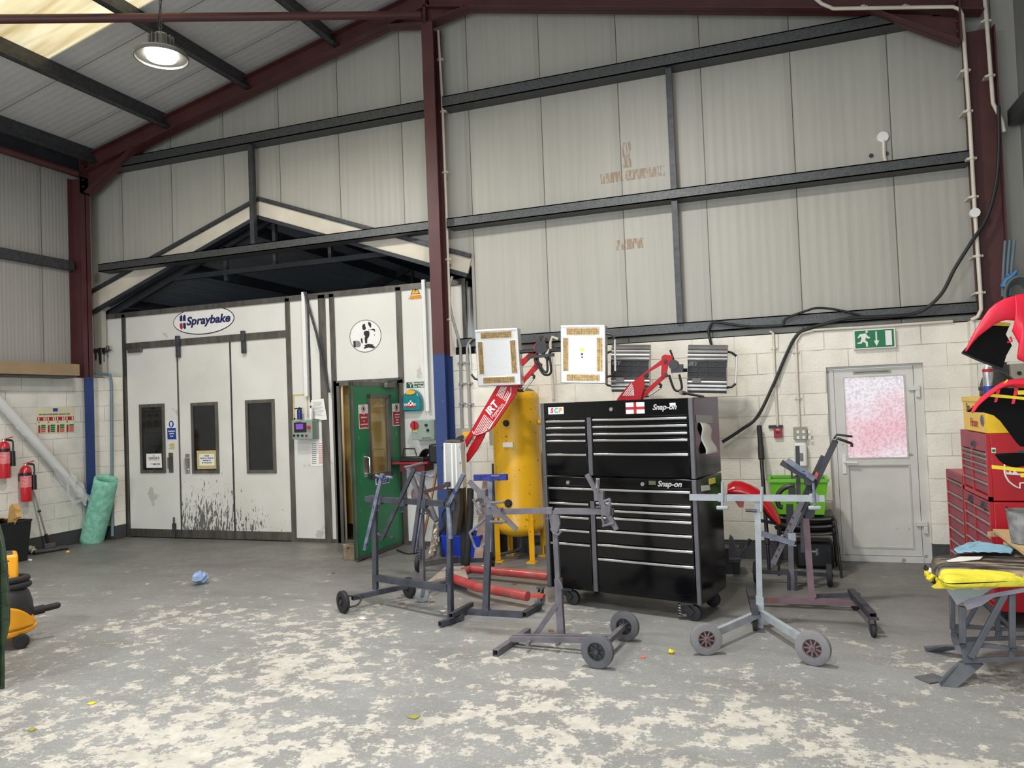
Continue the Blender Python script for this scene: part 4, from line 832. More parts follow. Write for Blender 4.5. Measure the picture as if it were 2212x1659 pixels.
# long pipes leaning along the wall, wrapped in polythene
m_pipe=mat('white_plastic_pipe',(206,206,204),.3,0,.05,3)
A=LW(-40,835,.09); B=LW(182,1086,.09); r=thing('plastic_pipe','long white plastic pipe slanting along the left wall with torn clear wrapping','pipe',tuple(B))
MB().tube([A,B],.062,20).build('pipe_tube',m_pipe,r); MB().lathe([(.062,0),(.07,0),(.07,.03),(.04,.035),(.04,0)],B,tuple((B-A).normalized()),24).build('end_ring',m_strip,r)
m_poly,N,L,p=nodes('clear_polythene'); p.inputs['Base Color'].default_value=lin((226,228,228)); p.inputs['Roughness'].default_value=.15; p.inputs['Alpha'].default_value=.33
random.seed(4)
d=(B-A).normalized(); n1=d.cross(V((1,0,0))).normalized()
def wrapf(u,v):
    s=B-d*(.06+.50*v); w=.075+.02*math.sin(v*17+u*9)+.012*math.sin(u*31+v*13); t=-1.9+3.9*u; k=1+.9*max(0,u-.45)*math.sin(v*7+1)+.4*u*math.sin(v*23)
    return s+n1*(-math.cos(t)*w*1.0 - (.10*(k-.6) if u<.25 else 0))+V((1,0,0))*math.sin(t)*w*.8+V((.01,0,0))
MB().grid(wrapf,34,60).build('polythene_wrap',m_poly,r)
def wrap2(u,v):
    s=B-d*(.1+.7*v); return s-n1*(-.05-.0*u)+V((.05+.02*math.sin(u*14+v*9),0,0))+V((0,.03*math.sin(v*11),-(.05+.16*math.sin(v*3.1)+.03*math.sin(v*25))*u))
MB().grid(wrap2,12,50).build('polythene_wrap',m_poly,r)
MB().grid(lambda u,v: A+(B-A)*(.22+.18*v)-n1*(-.04-.055*math.sin(v*3.1)*u-.01*math.sin(v*20))*1.+V((.02+.02*u,0,0)),8,24).build('polythene_wrap',m_poly,r)
A2=LW(20,900,.05); B2=LW(190,1077,.06); o=MB().tube([A2,B2],.034,14).build('plastic_pipe',mat('aged_pipe_end',(186,170,150),.4,0,.2,8)); tag(o,'thinner pipe lying behind the big white pipe on the left wall','pipe')
# squeegee broom
a=LW(88,1168,.13); t=LW(57,1020,.03); r=thing('floor_squeegee','floor brush with black grip and steel handle leaning on the left wall','broom',(a.x,a.y,0))
MB().cyl(a-UZ*.0,t+(a-t)*.2,.013).build('steel_handle',m_chrome,r); MB().cyl(t+(a-t)*.22,t,.022).build('grip',m_blk,r); MB().cyl(a+(t-a)*.1,a-(t-a)*.08,.02).build('socket',m_blk,r); q=a+(t-a)*.42; MB().cyl(q,q+(t-a)*.03,.02).build('collar',m_blk,r)
h=V((-9.36,fl(86,1188).y-.1,0)); MB().box((-.05,-.20,.02),(.06,.22,.055),Matrix.Translation(h)@Matrix.Rotation(-.35,4,'Z')).box((-.03,-.07,.055),(.03,.07,.12),Matrix.Translation(h)@Matrix.Rotation(-.35,4,'Z')).build('brush_head',mat('grey_brush_head',(74,72,70),.6,0,.2,10),r,bevel=.008)
MB().box((-.04,-.19,0),(.05,.21,.02),Matrix.Translation(h)@Matrix.Rotation(-.35,4,'Z')).build('bristle_strip',m_blk,r,flat=True)
# cardboard box beam on the ledge
a=wx(172,803,XL+.30); bx0=XL-.10; zt=a.z+.0; zb=wx(172,829,XL+.30).z; ye=a.y
o=MB().box((XL+.0,ye-3.4,2.41),(XL+.30,ye,2.41+(zt-zb)*.95)).build('long_carton',mat('brown_cardboard',(150,128,98),.8,0,.12,3)); tag(o,'long brown cardboard carton lying along the ledge of the left wall','carton')
o['label']='long brown cardboard carton lying along the top of the left block wall'
MB().box((XL-.0,ye-3.4,2.38),(XL+.28,ye-.02,2.41)).build('support_shelf',m_galvd,o,flat=True)
# service pipe on the block pier
o=MB().tube([wy(205,806,-.03),wy(238,810,-.03),wy(241,830,-.03),wy(243,1158,-.03)],.022,10).build('water_pipe',mat('blue_grey_pipe',(104,126,134),.5,0,.1)); tag(o,'blue grey pipe running down the block pier left of the booth','pipe')
# rolls of green filter media
def froll(b0,t0,rad,label,m,flat=1.):
    r=thing('filter_roll',label,'filter roll',tuple(b0)); b0=V(b0);t0=V(t0)
    P=[]; n=70
    d=(t0-b0).normalized(); a=d.orthogonal().normalized(); a=(V((1,-1,0))-d*V((1,-1,0)).dot(d)).normalized(); c=d.cross(a)
    def sp_(u,v): t=u*2*math.pi*2.3; rr=rad*(1-.10*u*2)*(1+.03*math.sin(t*3+v*4)); return b0+d*((t0-b0).length*v)+(a*math.cos(t)+c*math.sin(t)*flat)*rr
    MB().grid(sp_,90,14).build('filter_sheet',m,r,solid=.018); return r
m_f1=mat('pale_green_filter_fibre',(150,206,182),.85,0,.22,14,bump=.8,bscale=60,rgb2=(104,172,148)); m_f2=mat('dark_green_filter_fibre',(48,146,116),.85,0,.2,14,bump=.6,bscale=60)
b0=fl(200,1171); b0.z=0; t0=wy(229,1034,-.28); froll(b0+V((0,-.02,0)),t0,.155,'pale green roll of filter media leaning in the left corner',m_f1)
b1=fl(180,1172); t1=wy(209,1042,-.22); 
r=thing('filter_sheet','darker green sheet of filter media standing behind the pale green roll','filter sheet',tuple(b1))
MB().grid(lambda u,v: (V((-9.51,b1.y-.03,0))).lerp(V((-9.50,t1.y+.05,t1.z)),v)+V((.22*u,.04*math.sin(u*4),.0)),12,10).build('sheet',m_f2,r,solid=.02)
# ---------------- yellow air receiver ----------------
m_yel=mat('yellow_tank_paint',(226,172,28),.38,0,.1,3,spots=((70,50,24),.67,24),coat=.15)
tc=V((wy(1118,1000,-.36).x,-.36,0)); tr=.272
tz0=wy(1118,1168,-.36-tr).z; tz1=wy(1115,836,-.36).z
r=thing('air_receiver_tank','tall yellow upright compressed air tank standing on four legs','air tank',(tc.x,tc.y,0))
pr=[(0,tz0)]+[(tr*math.sin(t),tz0+.13*(1-math.cos(t))) for t in [math.pi/2*i/8 for i in range(1,9)]]+[(tr,tz0+.132),(tr+.003,tz0+.15),(tr,tz0+.165),(tr,tz1-.15),(tr+.003,tz1-.14)]+[(tr*math.cos(t),tz1-.12+.12*math.sin(t)) for t in [math.pi/2*i/8 for i in range(0,9)]]
MB().lathe(pr,tc,n=48).build('tank_shell',m_yel,r)
MB().lathe([(tr*math.cos(t)+.002,tz1-.118+.12*math.sin(t)) for t in [math.pi/2*i/8 for i in range(3,9)]],tc,n=48).build('dusty_top',mat('dust_grey',(132,122,96),.9,0,.2,8),r)
for a in (225,315,45,135):
    d=V((math.cos(R(a)),math.sin(R(a)),0)); p=tc+d*(tr+.0); s=V((-d.y,d.x,0))
    b=MB(); b.prism([p-s*.036+UZ*(tz0+.34),p+s*.036+UZ*(tz0+.34),p+s*.03+UZ*.02,p-s*.03+UZ*.02],d*.012); b.prism([p+UZ*(tz0+.3),p+d*.05+UZ*(tz0+.22),p+d*.05+UZ*.02,p+UZ*.02],s*.01)
    b.box(p+V((-.05,-.05,0)),p+V((.05,.05,.015))); b.build('leg',m_yel,r,flat=True)
for x,y,rd in ((1094,914,.036),(1099,1087,.045)):
    q=pl(x,y,(tc.x,tc.y-tr*.97,0),(0,-1,0)); MB().cyl(q+V((0,.03,0)),q-V((0,.02,0)),rd,n=20).cyl(q-V((0,.02,0)),q-V((0,.035,0)),rd*.65,n=6).build('port_plug',m_blkr,r)
q=tc+V((tr,0,0))+UZ*wy(1162,912,-.36).z; MB().cyl(q-V((.02,0,0)),q+V((.03,0,0)),.028,n=14).build('port_plug',m_yel,r)
a=pl(1086,956,(tc.x,tc.y-tr-.015,0),(0,-1,0)); b_=pl(1108,966,(tc.x,tc.y-tr-.015,0),(0,-1,0)); MB().box((a.x,a.y,b_.z),(b_.x,a.y+.03,a.z)).build('rating_plate',m_paper,r,flat=True)
b=MB(); b.tube([tc+UZ*tz0,tc+UZ*.16,tc+V((-.05,-.02,.10)),tc+V((-.35,-.15,.03))],.02,8,smooth=4); b.build('drain_pipe',m_galvd,r)
# ---------------- black tool cabinet ----------------
A=fl(1183.5,1268,.145); B=fl(1516,1308,.145); cu=(B-A).normalized(); CW=(B-A).length; cn=V((cu.y,-cu.x,0)); rz=math.atan2(cu.y,cu.x); CDp=.62
CP=Pl(A,cn)
m_cabk=mat('gloss_black_enamel',(7,7,9),.14,0,0,spec=.35); m_trim=mat('satin_grey_corner_trim',(98,98,102),.4,.5,.1,10)
def cl_(x,y): q=CP(x,y)-A; return q.dot(cu),q.z+A.z
def cb(b,u0,u1,z0,z1,d0,d1):   # box in cabinet coordinates: d = depth behind the front
    P=[A*0+V((A.x,A.y,0))+cu*u-cn*d+UZ*z for z in (z0,z1) for d in (d0,d1) for u in (u0,u1)]
    return b.add(P,[(0,2,3,1),(4,5,7,6),(0,1,5,4),(2,6,7,3),(0,4,6,2),(1,3,7,5)])
zm=cl_(1168+4,1029)[1]; zt=cl_(1170,872)[1]; zt2=cl_(1494,858)[1]; zt=(zt+zt2)/2; zb=A.z
udiv=(cl_(1275.5,960)[0]+cl_(1283,1200)[0])/2
rollc=thing('roller_tool_cabinet','lower unit of the big black tool cabinet, on spring castors','tool cabinet',(A.x,A.y,0),rz)
chest=thing('top_tool_chest','upper unit of the big black tool cabinet with flag sticker','tool chest',(A.x,A.y,zm),rz)
def unit(r,z0,z1,head,rows_l,rows_r,full=None):
    cb(MB(),.0,CW,z0,z1,.02,CDp).build('body',m_cabk,r,bevel=.006)
    for u in (0,CW-.035): cb(MB(),u,u+.035,z0-.0,z1,-.008,.02).build('corner_trim',m_trim,r,bevel=.004)
    cb(MB(),udiv-.02,udiv+.02,z0+.01,(full[1] if full else head),-.006,.02).build('centre_trim',m_trim,r,bevel=.003)
    cb(MB(),.035,CW-.035,head,z1,.0,.02).build('head_panel',m_cabk,r,bevel=.003)
    def drawer(u0,u1,za,zb_):
        d=cb(MB(),u0,u1,zb_+.004,za-.004,.0,.02).build('drawer',m_cabk,r,bevel=.003)
        cb(MB(),u0+.006,u1-.006,za-.024,za-.006,-.012,.0).build('drawer_pull',m_chrome,d,bevel=.003)
    if full: drawer(.045,CW-.045,full[0],full[1])
    for u0,u1,rows in ((.045,udiv-.03,rows_l),(udiv+.03,CW-.045,rows_r)):
        for a_,b2 in zip(rows[:-1],rows[1:]): drawer(u0,u1,a_,b2)
off=1140; sc=1/2.962
hz=lambda x,y: cl_(1140+x*sc,820+y*sc)[1]+.012
L1=[hz(110,y) for y in (268,310,352,392,478)]; R1=[(hz(430,a_)+hz(1035,b2))/2 for a_,b2 in ((258,242),(302,290),(348,338),(388,383),(478,476))]
unit(chest,zm+.008,zt,L1[0]+.012,L1+[zm+.03],R1+[zm+.03])
zf=(hz(125,692)+hz(1050,720))/2; L2=[hz(130,785),hz(135,872),hz(140,955),hz(145,1040)]; R2=[(hz(450,a_)+hz(1065,b2))/2 for a_,b2 in ((790,815),(837,862),(885,912),(968,1003),(1057,1100),(1150,1197))]
unit(rollc,zb,zm,zf+.012,L2+[zb+.06],R2+[zb+.06],(zf,max(L2[0],R2[0])))
def cp(u,z,o=.001): return V((A.x,A.y,0))+cu*u+cn*o+UZ*z
m_silver=mat('silver_lettering',(205,205,205),.3,.6,0)
for r_,x,y in ((chest,1435,879.5),(rollc,1446,1046)): u,z=cl_(x,y); text('Snap-on',.062,m_silver,r_,tuple(cp(u,z,.002)),cu,UZ,shear=.3,bold=.0015,depth=.003,sx=1.0)
def sticker(r_,n,u,z,w,h,m,o=.001): return cb(MB(),u-w/2,u+w/2,z-h/2,z+h/2,-o-.001,-o+.001).build(n,m,r_,flat=True)
u,z=cl_(1372,881.5); sticker(chest,'flag_sticker',u,z,.165,.092,m_white); sticker(chest,'flag_cross',u,z,.165,.022,m_signred,.003); sticker(chest,'flag_cross',u,z,.025,.092,m_signred,.003)
u,z=cl_(1201,887); sticker(chest,'logo_sticker',u,z,.155,.062,m_white); 
for i,(ch,cc) in enumerate((('S',(214,40,84)),('C',(60,170,170)),('P',(214,140,60)))): text(ch,.055,mat('sticker_ink_'+ch,cc,.5,0,0),chest,tuple(cp(u-.042+.042*i,z,.003)),cu,UZ,shear=.15,bold=.003,sx=1.05)
u,z=cl_(1453,873); sticker(chest,'small_label',u,z,.05,.02,m_white)
for r_,x,y in ((chest,1321,884),(rollc,1228,1042),(rollc,1389,1045.5)):
    u,z=cl_(x,y); MB().cyl(cp(u,z,0),cp(u,z,.014),.016,n=20).build('lock',m_chrome,r_)
u,z=cl_(1409,1043); sticker(rollc,'badge_plate',u,z,.06,.032,mat('brass_plate',(96,98,80),.4,.5,0))
# side labels, hanging papers
def side(d,z,o=0): return V((A.x,A.y,0))+cu*(CW+o)-cn*d+UZ*z
SP=Pl(side(0,0),cu)
for n,pp,m,o in (('grey_label',[(1503,896),(1538,898),(1539,914),(1504,913)],mat('label_grey',(150,156,152),.5,0,0),.002),('yellow_label',[(1530,1034),(1544,1031),(1545,1043),(1531,1047)],mat('label_yellow',(230,214,90)),.002)): SP.slab(MB(),pp,o,.002).build(n,m,chest if 'grey' in n else rollc,flat=True)
pts=[SP(1510,912,.006),SP(1531,915,.006),SP(1542,977,.03),SP(1518,981,.02)]
o=MB().grid(lambda u,v: pts[0].lerp(pts[1],u).lerp(pts[3].lerp(pts[2],u),v)+cu*(.012*math.sin(v*9)+.006*math.sin(u*5)),8,20).build('printed_list',m_paper,solid=.001); tag(o,'creased white printed list hanging on the side of the upper black cabinet','paper')
o=SP.slab(MB(),[(1513,1049),(1531,1048),(1533,1058),(1514,1061.5)],.003,.003).build('white_tape',m_white,flat=True); tag(o,'strip of white tape on the side of the lower black cabinet','tape')
def wheel(b,c,ax,rad,w,hub=.45):
    ax=V(ax).normalized(); prof=[(rad*hub,-w/2),(rad*.86,-w/2),(rad*.97,-w*.42),(rad,-w*.25),(rad,w*.25),(rad*.97,w*.42),(rad*.86,w/2),(rad*hub,w/2),(rad*hub,-w/2)]
    return b.lathe(prof,c,ax,n=36)
def spokes(b,c,ax,rad,w,n=8,hub=.18,out=.52,sw=.12):
    ax=V(ax).normalized(); a=ax.orthogonal().normalized(); d2=ax.cross(a); c=V(c)
    b.cyl(c-ax*w*.6,c+ax*w*.6,rad*hub,n=20); b.lathe([(rad*out*.86,-w*.35),(rad*out,-w*.35),(rad*out,w*.35),(rad*out*.86,w*.35),(rad*out*.86,-w*.35)],c,ax,n=36)
    for k in range(n): t=2*math.pi*k/n; d=a*math.cos(t)+d2*math.sin(t); b.bar(c+d*rad*hub*.8,c+d*rad*out*.92,rad*sw,w*.4,up=tuple(ax))
    return b.cyl(c-ax*w*.02,c+ax*w*.02,rad*out*.9,n=24) if 0 else b
for (u,d) in ((.16,.07),(CW-.14,.07),(.16,CDp-.1),(CW-.14,CDp-.1)):
    q=V((A.x,A.y,0))+cu*u-cn*d; ca=MB(); ca.box((-.05,-.05,.125),(.05,.05,.147),Matrix.Translation(q)); ca.bar(q+cu*(-.03)+UZ*.13,q+cu*.05+cn*-.03+UZ*.06,.012,.05).bar(q+cn*.035+cu*-.03+UZ*.13,q+cn*.035+cu*.05+UZ*.06,.012,.05)
    o=ca.build('castor',m_blk,rollc,flat=True); wheel(MB(),q+cu*.05+UZ*.062,cn,.062,.045,.05).build('castor_wheel',m_blkr,o)
    pts=[q+cu*(-.055+.02*math.cos(t)-.0)+cn*(.02*math.sin(t)+.02)+UZ*(.03+.10*t/(2*math.pi*5)) for t in [2*math.pi*5*i/60 for i in range(61)]]; MB().tube(pts,.005,5).bar(q+cu*-.075+cn*.02+UZ*.03,q+cu*.05+UZ*.05,.02,.02).build('spring',m_strip,o)
# ---------------- infra-red dryers ----------------
m_irs=mat('brushed_lamp_housing',(196,196,194),.34,.55,.06,20,stretch=(1,1,8)); m_irr=mat('dryer_red',(176,12,26),.5,0,.06,4,spec=.3)
m_gold=mat('gold_reflector',(214,176,104),.3,.5,.3,30,rgb2=(156,120,74)); m_mesh=mat('guard_wire',(90,86,78),.5,.4,0)
dry=thing('infrared_dryer','red armed infra-red paint dryer with two pale heater heads facing the room','infra-red dryer',tuple(fl(1000,1235)))
def head_front(r,P,quad,dep,handle_left,panel='plain'):
    q=[P(x,y,0) for x,y in quad]  # TL TR BR BL
    def e(u,v,o=0): return q[0].lerp(q[1],u).lerp(q[3].lerp(q[2],u),v)+P.N*o
    h=MB().prism([e(0,0),e(1,0),e(1,1),e(0,1)],-P.N*dep).build('heater_head',m_irs,r,bevel=.008)
    MB().prism([e(.02,-.0,.0),e(.98,-.0,.0),e(.98,.03,.01),e(.02,.03,.01)],P.N*.004).build('top_lip',m_white,h,flat=True)
    for (u0,u1,v0,v1) in ((.15,.86,.05,.165),(.15,.86,.845,.955),(.06,.18,.22,.78),(.81,.94,.22,.78)):
        MB().prism([e(u0-.01,v0-.01,.001),e(u1+.01,v0-.01,.001),e(u1+.01,v1+.01,.001),e(u0-.01,v1+.01,.001)],P.N*.004).build('lamp_surround',m_white,h,flat=True)
        MB().prism([e(u0,v0,.004),e(u1,v0,.004),e(u1,v1,.004),e(u0,v1,.004)],P.N*.003).build('reflector',m_gold,h,flat=True)
        b=MB()
        if u1-u0>.4:
            for i in range(31): t=u0+(u1-u0)*i/30; b.bar(e(t,v0,.009),e(t,v1,.009),.0025)
            for i in range(1,4): t=v0+(v1-v0)*i/4; b.bar(e(u0,t,.011),e(u1,t,.011),.0025)
        else:
            for i in range(31): t=v0+(v1-v0)*i/30; b.bar(e(u0,t,.009),e(u1,t,.009),.0025)
            for i in range(1,4): t=u0+(u1-u0)*i/4; b.bar(e(t,v0,.011),e(t,v1,.011),.0025)
        b.build('wire_guard',m_mesh,h,flat=True)
    s=-1 if handle_left else 1; u=0 if handle_left else 1; ux=(q[1]-q[0]).normalized()
    g=MB().tube([e(u,.14,-.05),e(u,.16,-.05)+ux*s*.05,e(u,.24,-.05)+ux*s*.085],.012,8).build('handle_bracket',m_blk,h); MB().tube([e(u,.88,-.05),e(u,.86,-.05)+ux*s*.05,e(u,.78,-.05)+ux*s*.085],.012,8).build('handle_bracket',m_blk,h)
    MB().cyl(e(u,.24,-.05)+ux*s*.085,e(u,.78,-.05)+ux*s*.085,.010,n=10).build('handle_bar',m_irs,h); return e,h
HP=Pl((0,-1.25,0),(-.02,-1,.0))
e1,h1_=head_front(dry,HP,[(1025,713),(1117.5,708),(1126,831.5),(1032,835)],.10,True)
e2,h2_=head_front(dry,HP,[(1210.5,703),(1307.5,702),(1308.5,829),(1211,827.5)],.10,False)
q=e2(.48,.42,.002); MB().box(q+V((-.018,-.002,-.015)),q+V((.018,0,.015))).build('warning_label',mat('label_yellow',(230,214,90)),h2_,flat=True)
for k in range(2): MB().cyl(q-UZ*(.045+.03*k),q-UZ*(.045+.03*k)+V((0,-.003,0)),.011-.003*k).build('led_window',m_blk,h2_)
# arm
AR_=Pl((0,-1.10,0),(0,-1,0)); ap=lambda x,y,o=0: AR_(x,y,o)
s5=1/5.183; ax_=lambda u,v: (1000+u*s5,680+v*s5)
def arm(r,P,plate,rod,grille=None,txt=None):
    P.slab(MB(),plate,0,.03).build('arm_plate',m_irr,r,bevel=.004)
plate=[ax_(*p) for p in ((35,1400),(95,1300),(380,810),(640,520),(810,380),(800,350),(830,312),(880,312),(900,350),(860,420),(830,440),(640,620),(680,700),(560,990),(350,1280),(240,1330),(180,1340),(60,1500),(40,1490))]
plate=[ax_(*p) for p in ((35,1400),(100,1295),(400,780),(650,520),(800,385),(800,345),(830,312),(878,312),(895,350),(850,400),(800,450),(740,510),(640,610),(655,750),(600,890),(360,1245),(290,1310),(180,1350),(110,1365),(50,1480))]
AR_.slab(MB(),plate,0,.03).build('arm_plate',m_irr,dry,flat=True)
AR_.slab(MB(),[ax_(*p) for p in ((40,1560),(70,1490),(160,1340),(250,1320),(230,1375),(150,1520),(60,1640),(42,1655))],-.03,.03).build('lower_link',m_irr,dry,flat=True)
AR_.slab(MB(),[ax_(*p) for p in ((625,800),(650,740),(800,560),(850,530),(885,550),(880,590),(840,600),(700,740),(640,830))],-.02,.03).build('upper_link',m_irr,dry,flat=True)
AR_.slab(MB(),[ax_(*p) for p in ((800,420),(850,430),(850,520),(880,560),(850,590),(810,560))],.0,.03).build('knuckle_plate',m_irr,dry,flat=True)
# printed stripes and name on the arm
def astripe(p0,p1,w=1.3):
    a=ap(*p0,.031); b=ap(*p1,.031); return MB().bar(a,b,.007,.002,up=(0,-1,0)).build('stripe',m_white,dry,flat=True)
for i in range(8):
    f=i/7
    a0_=ax_(130+f*215*.95,1290+0*f-60*f*0-f*40*0+ -f*70*0); 
    lo=(135+f*150,1325-f*15*(f>.6)-f*20); hi=(255+f*95,1115+f*80)
    astripe(ax_(*lo),ax_(*hi))
for i in range(8):
    f=i/7; lo=(390+f*100,905+f*65); hi=(440+f*105,805+f*60*0 + (f*70 if f>.6 else 0)); astripe(ax_(*lo),ax_(*hi))
pb=[ax_(*p) for p in ((118,1300),(130,1330),(170,1338),(240,1315),(310,1270),(360,1190),(500,980),(548,880),(548,810))]
for i in range(len(pb)-1): astripe(pb[i],pb[i+1])
ua=(ap(*ax_(420,960))-ap(*ax_(290,1120))); ua=V((ua.x,0,ua.z)).normalized(); ub=V((-ua.z,0,ua.x))
text('IRT',.105,m_white,dry,tuple(ap(*ax_(338,1045),.032)),ua,ub,bold=.004,shear=.1); text('Hyperion',.052,m_white,dry,tuple(ap(*ax_(395,1075),.032)),ua,ub)
# head yoke
c=ap(*ax_(893,372),.05); MB().cyl(c+V((0,.03,0)),c-V((0,.03,0)),.065,n=24).bar(c+V((-.15,0,-.09)),c+V((.13,0,-.08)),.05,.03).build('pivot_gear',m_blk,dry)
MB().tube([e1(1.0,.42,-.05),e1(1.0,.42,-.05)+V((.18,.02,0)),c+V((-.07,0,-.13))],.02,10).tube([e2(0,.42,-.05),e2(0,.42,-.05)+V((-.12,0,0)),c+V((.06,0,-.13)),c+V((.02,0,-.06))],.02,10).build('yoke_tube',m_blk,dry)
MB().tube([c+V((-.06,-.02,-.13)),c+V((.02,-.03,-.27)),c+V((.1,-.03,-.26)),c+V((.09,-.02,-.10))],.012,8,smooth=6).tube([c+V((-.03,-.04,-.13)),c+V((.03,-.05,-.24)),c+V((.07,-.05,-.24)),c+V((.06,-.02,-.10))],.012,8,smooth=6).build('cable_loop',m_cable,dry)
MB().tube([c+UZ*.06,c+UZ*.12],.008,8).box(c+V((-.02,-.02,.1)),c+V((.02,.02,.12))).build('lock_knob',m_blk,dry)
g0,g1,g2,g3=[ap(*ax_(*p),.0) for p in ((770,660),(800,690),(790,715),(680,850))]; MB().tube([g0,g1,g2],.014,8).build('grip_end',m_blk,dry); MB().tube([g3,ap(*ax_(620,850))],.014,8).build('grip_end',m_blk,dry); MB().cyl(g2,g3,.011).build('grip_bar',m_irs,dry)
# third head carried on the mast, side on
M3=Pl((0,-1.35,0),(0,-1,0))
h=M3.slab(MB(),[(965,955),(1003,955.5),(1010,1052.5),(966,1055)],0,.10).build('heater_head',m_irs,dry,bevel=.01)
for x,w_ in ((968,2.5),(983,3),(992,2.5)): M3.slab(MB(),[(x,956),(x+w_,956),(x+w_+3,1052),(x+2,1053)],.10,.008).build('fin',m_white,h,flat=True)
M3.slab(MB(),[(966,953),(975,949),(1003,949),(1002,954)],.01,.09).build('end_cap',mat('bronze_cap',(92,84,74),.5,.2,.1),h,flat=True)
MB().tube([M3(966,975,.05),M3(961,966,.06),M3(970,958,.06)],.012,8).build('handle_bracket',m_blk,h)
for y in (963,998): q=M3(1003,y,.105); MB().cyl(q,q-V((0,.006,0)),.012,n=12).build('bolt',m_chrome,h)
M3.slab(MB(),[(993,943),(1003,939),(1006,946),(1000,949),(988,949)],.03,.03).build('clamp_knob',m_blk,dry,flat=True)
# mast, control box, base
mb=fl(998,1232,.06); mb=V((ap(1000,1100).x,-1.10,0))
MB().box((mb.x-.035,mb.y-.035,.08),(mb.x+.035,mb.y+.035,ap(1005,960).z)).build('mast',m_blk,dry,bevel=.006)
M3.slab(MB(),[(966,1056),(994,1054),(994,1100),(986,1158),(964,1158)],-.10,.10).build('control_housing',mat('dusty_grey_plastic',(58,55,54),.6,0,.2,8),dry,bevel=.012)
MB().tube([M3(1012,1056,-.05),M3(1012,1110,-.05),M3(1000,1225,-.1)],.035,12).build('gas_strut',m_blkr,dry)
m_dust=mat('dusty_red_leg',(176,32,42),.35,0,.5,7,rgb2=(150,92,84),coat=.2)
pz=.125; P1=[fl(x,y,pz) for x,y in ((922,1257),(930,1249),(966,1224),(1000,1222),(1005,1232),(1009,1251),(975,1247),(945,1252))]
MB().prism([fl(x,y,pz) for x,y in ((920,1259),(962,1224),(1003,1223),(1012,1252),(990,1247),(970,1246),(945,1251))],(0,0,-.02)).build('base_plate',mat('dusty_cover',(158,148,138),.8,0,.12,10),dry,flat=True)
l1=[fl(975,1248,.10),fl(1034,1269,.10),fl(1140,1288,.10)]; MB().tube(l1,.042,14).build('leg',m_dust,dry)
l2=[fl(1000,1235,.10),fl(1020,1229,.10),fl(1185,1245,.10)]; MB().tube(l2,.042,14).build('leg',m_dust,dry)
m_gw=mat('grey_rubber_wheel',(128,130,132),.6,0,.1,10)
def castor(r,c,ax,rad=.055,w=.03,top=None,mw=m_gw,mf=m_galv):
    c=V(c); ax=V(ax).normalized(); top=top or rad*2+.03
    o=MB(); 
    for s in (-1,1): o.bar(c+ax*s*w*.8+UZ*rad,V((c.x,c.y,top))+ax*s*w*.6+V((-ax.y,ax.x,0))*.02,.03,.005,up=tuple(ax))
    o.box(V((c.x-.025,c.y-.025,top)),V((c.x+.04,c.y+.025,top+.012))); k=o.build('castor_fork',mf,r,flat=True)
    wheel(MB(),c+UZ*rad,ax,rad,w,.2).build('castor_wheel',mw,k); MB().cyl(c+UZ*rad-ax*w*.55,c+UZ*rad+ax*w*.55,rad*.25).build('castor_hub',m_galvd,k)
castor(dry,fl(913,1301),(.35,-1,0),.063,.035); castor(dry,fl(1167,1309),(1,-.45,0),.06,.032); MB().box(fl(1160,1290,.13)+V((-.05,-.03,0)),fl(1160,1290,.13)+V((.06,.05,.02))).build('leg_end_plate',m_dust,dry,flat=True)
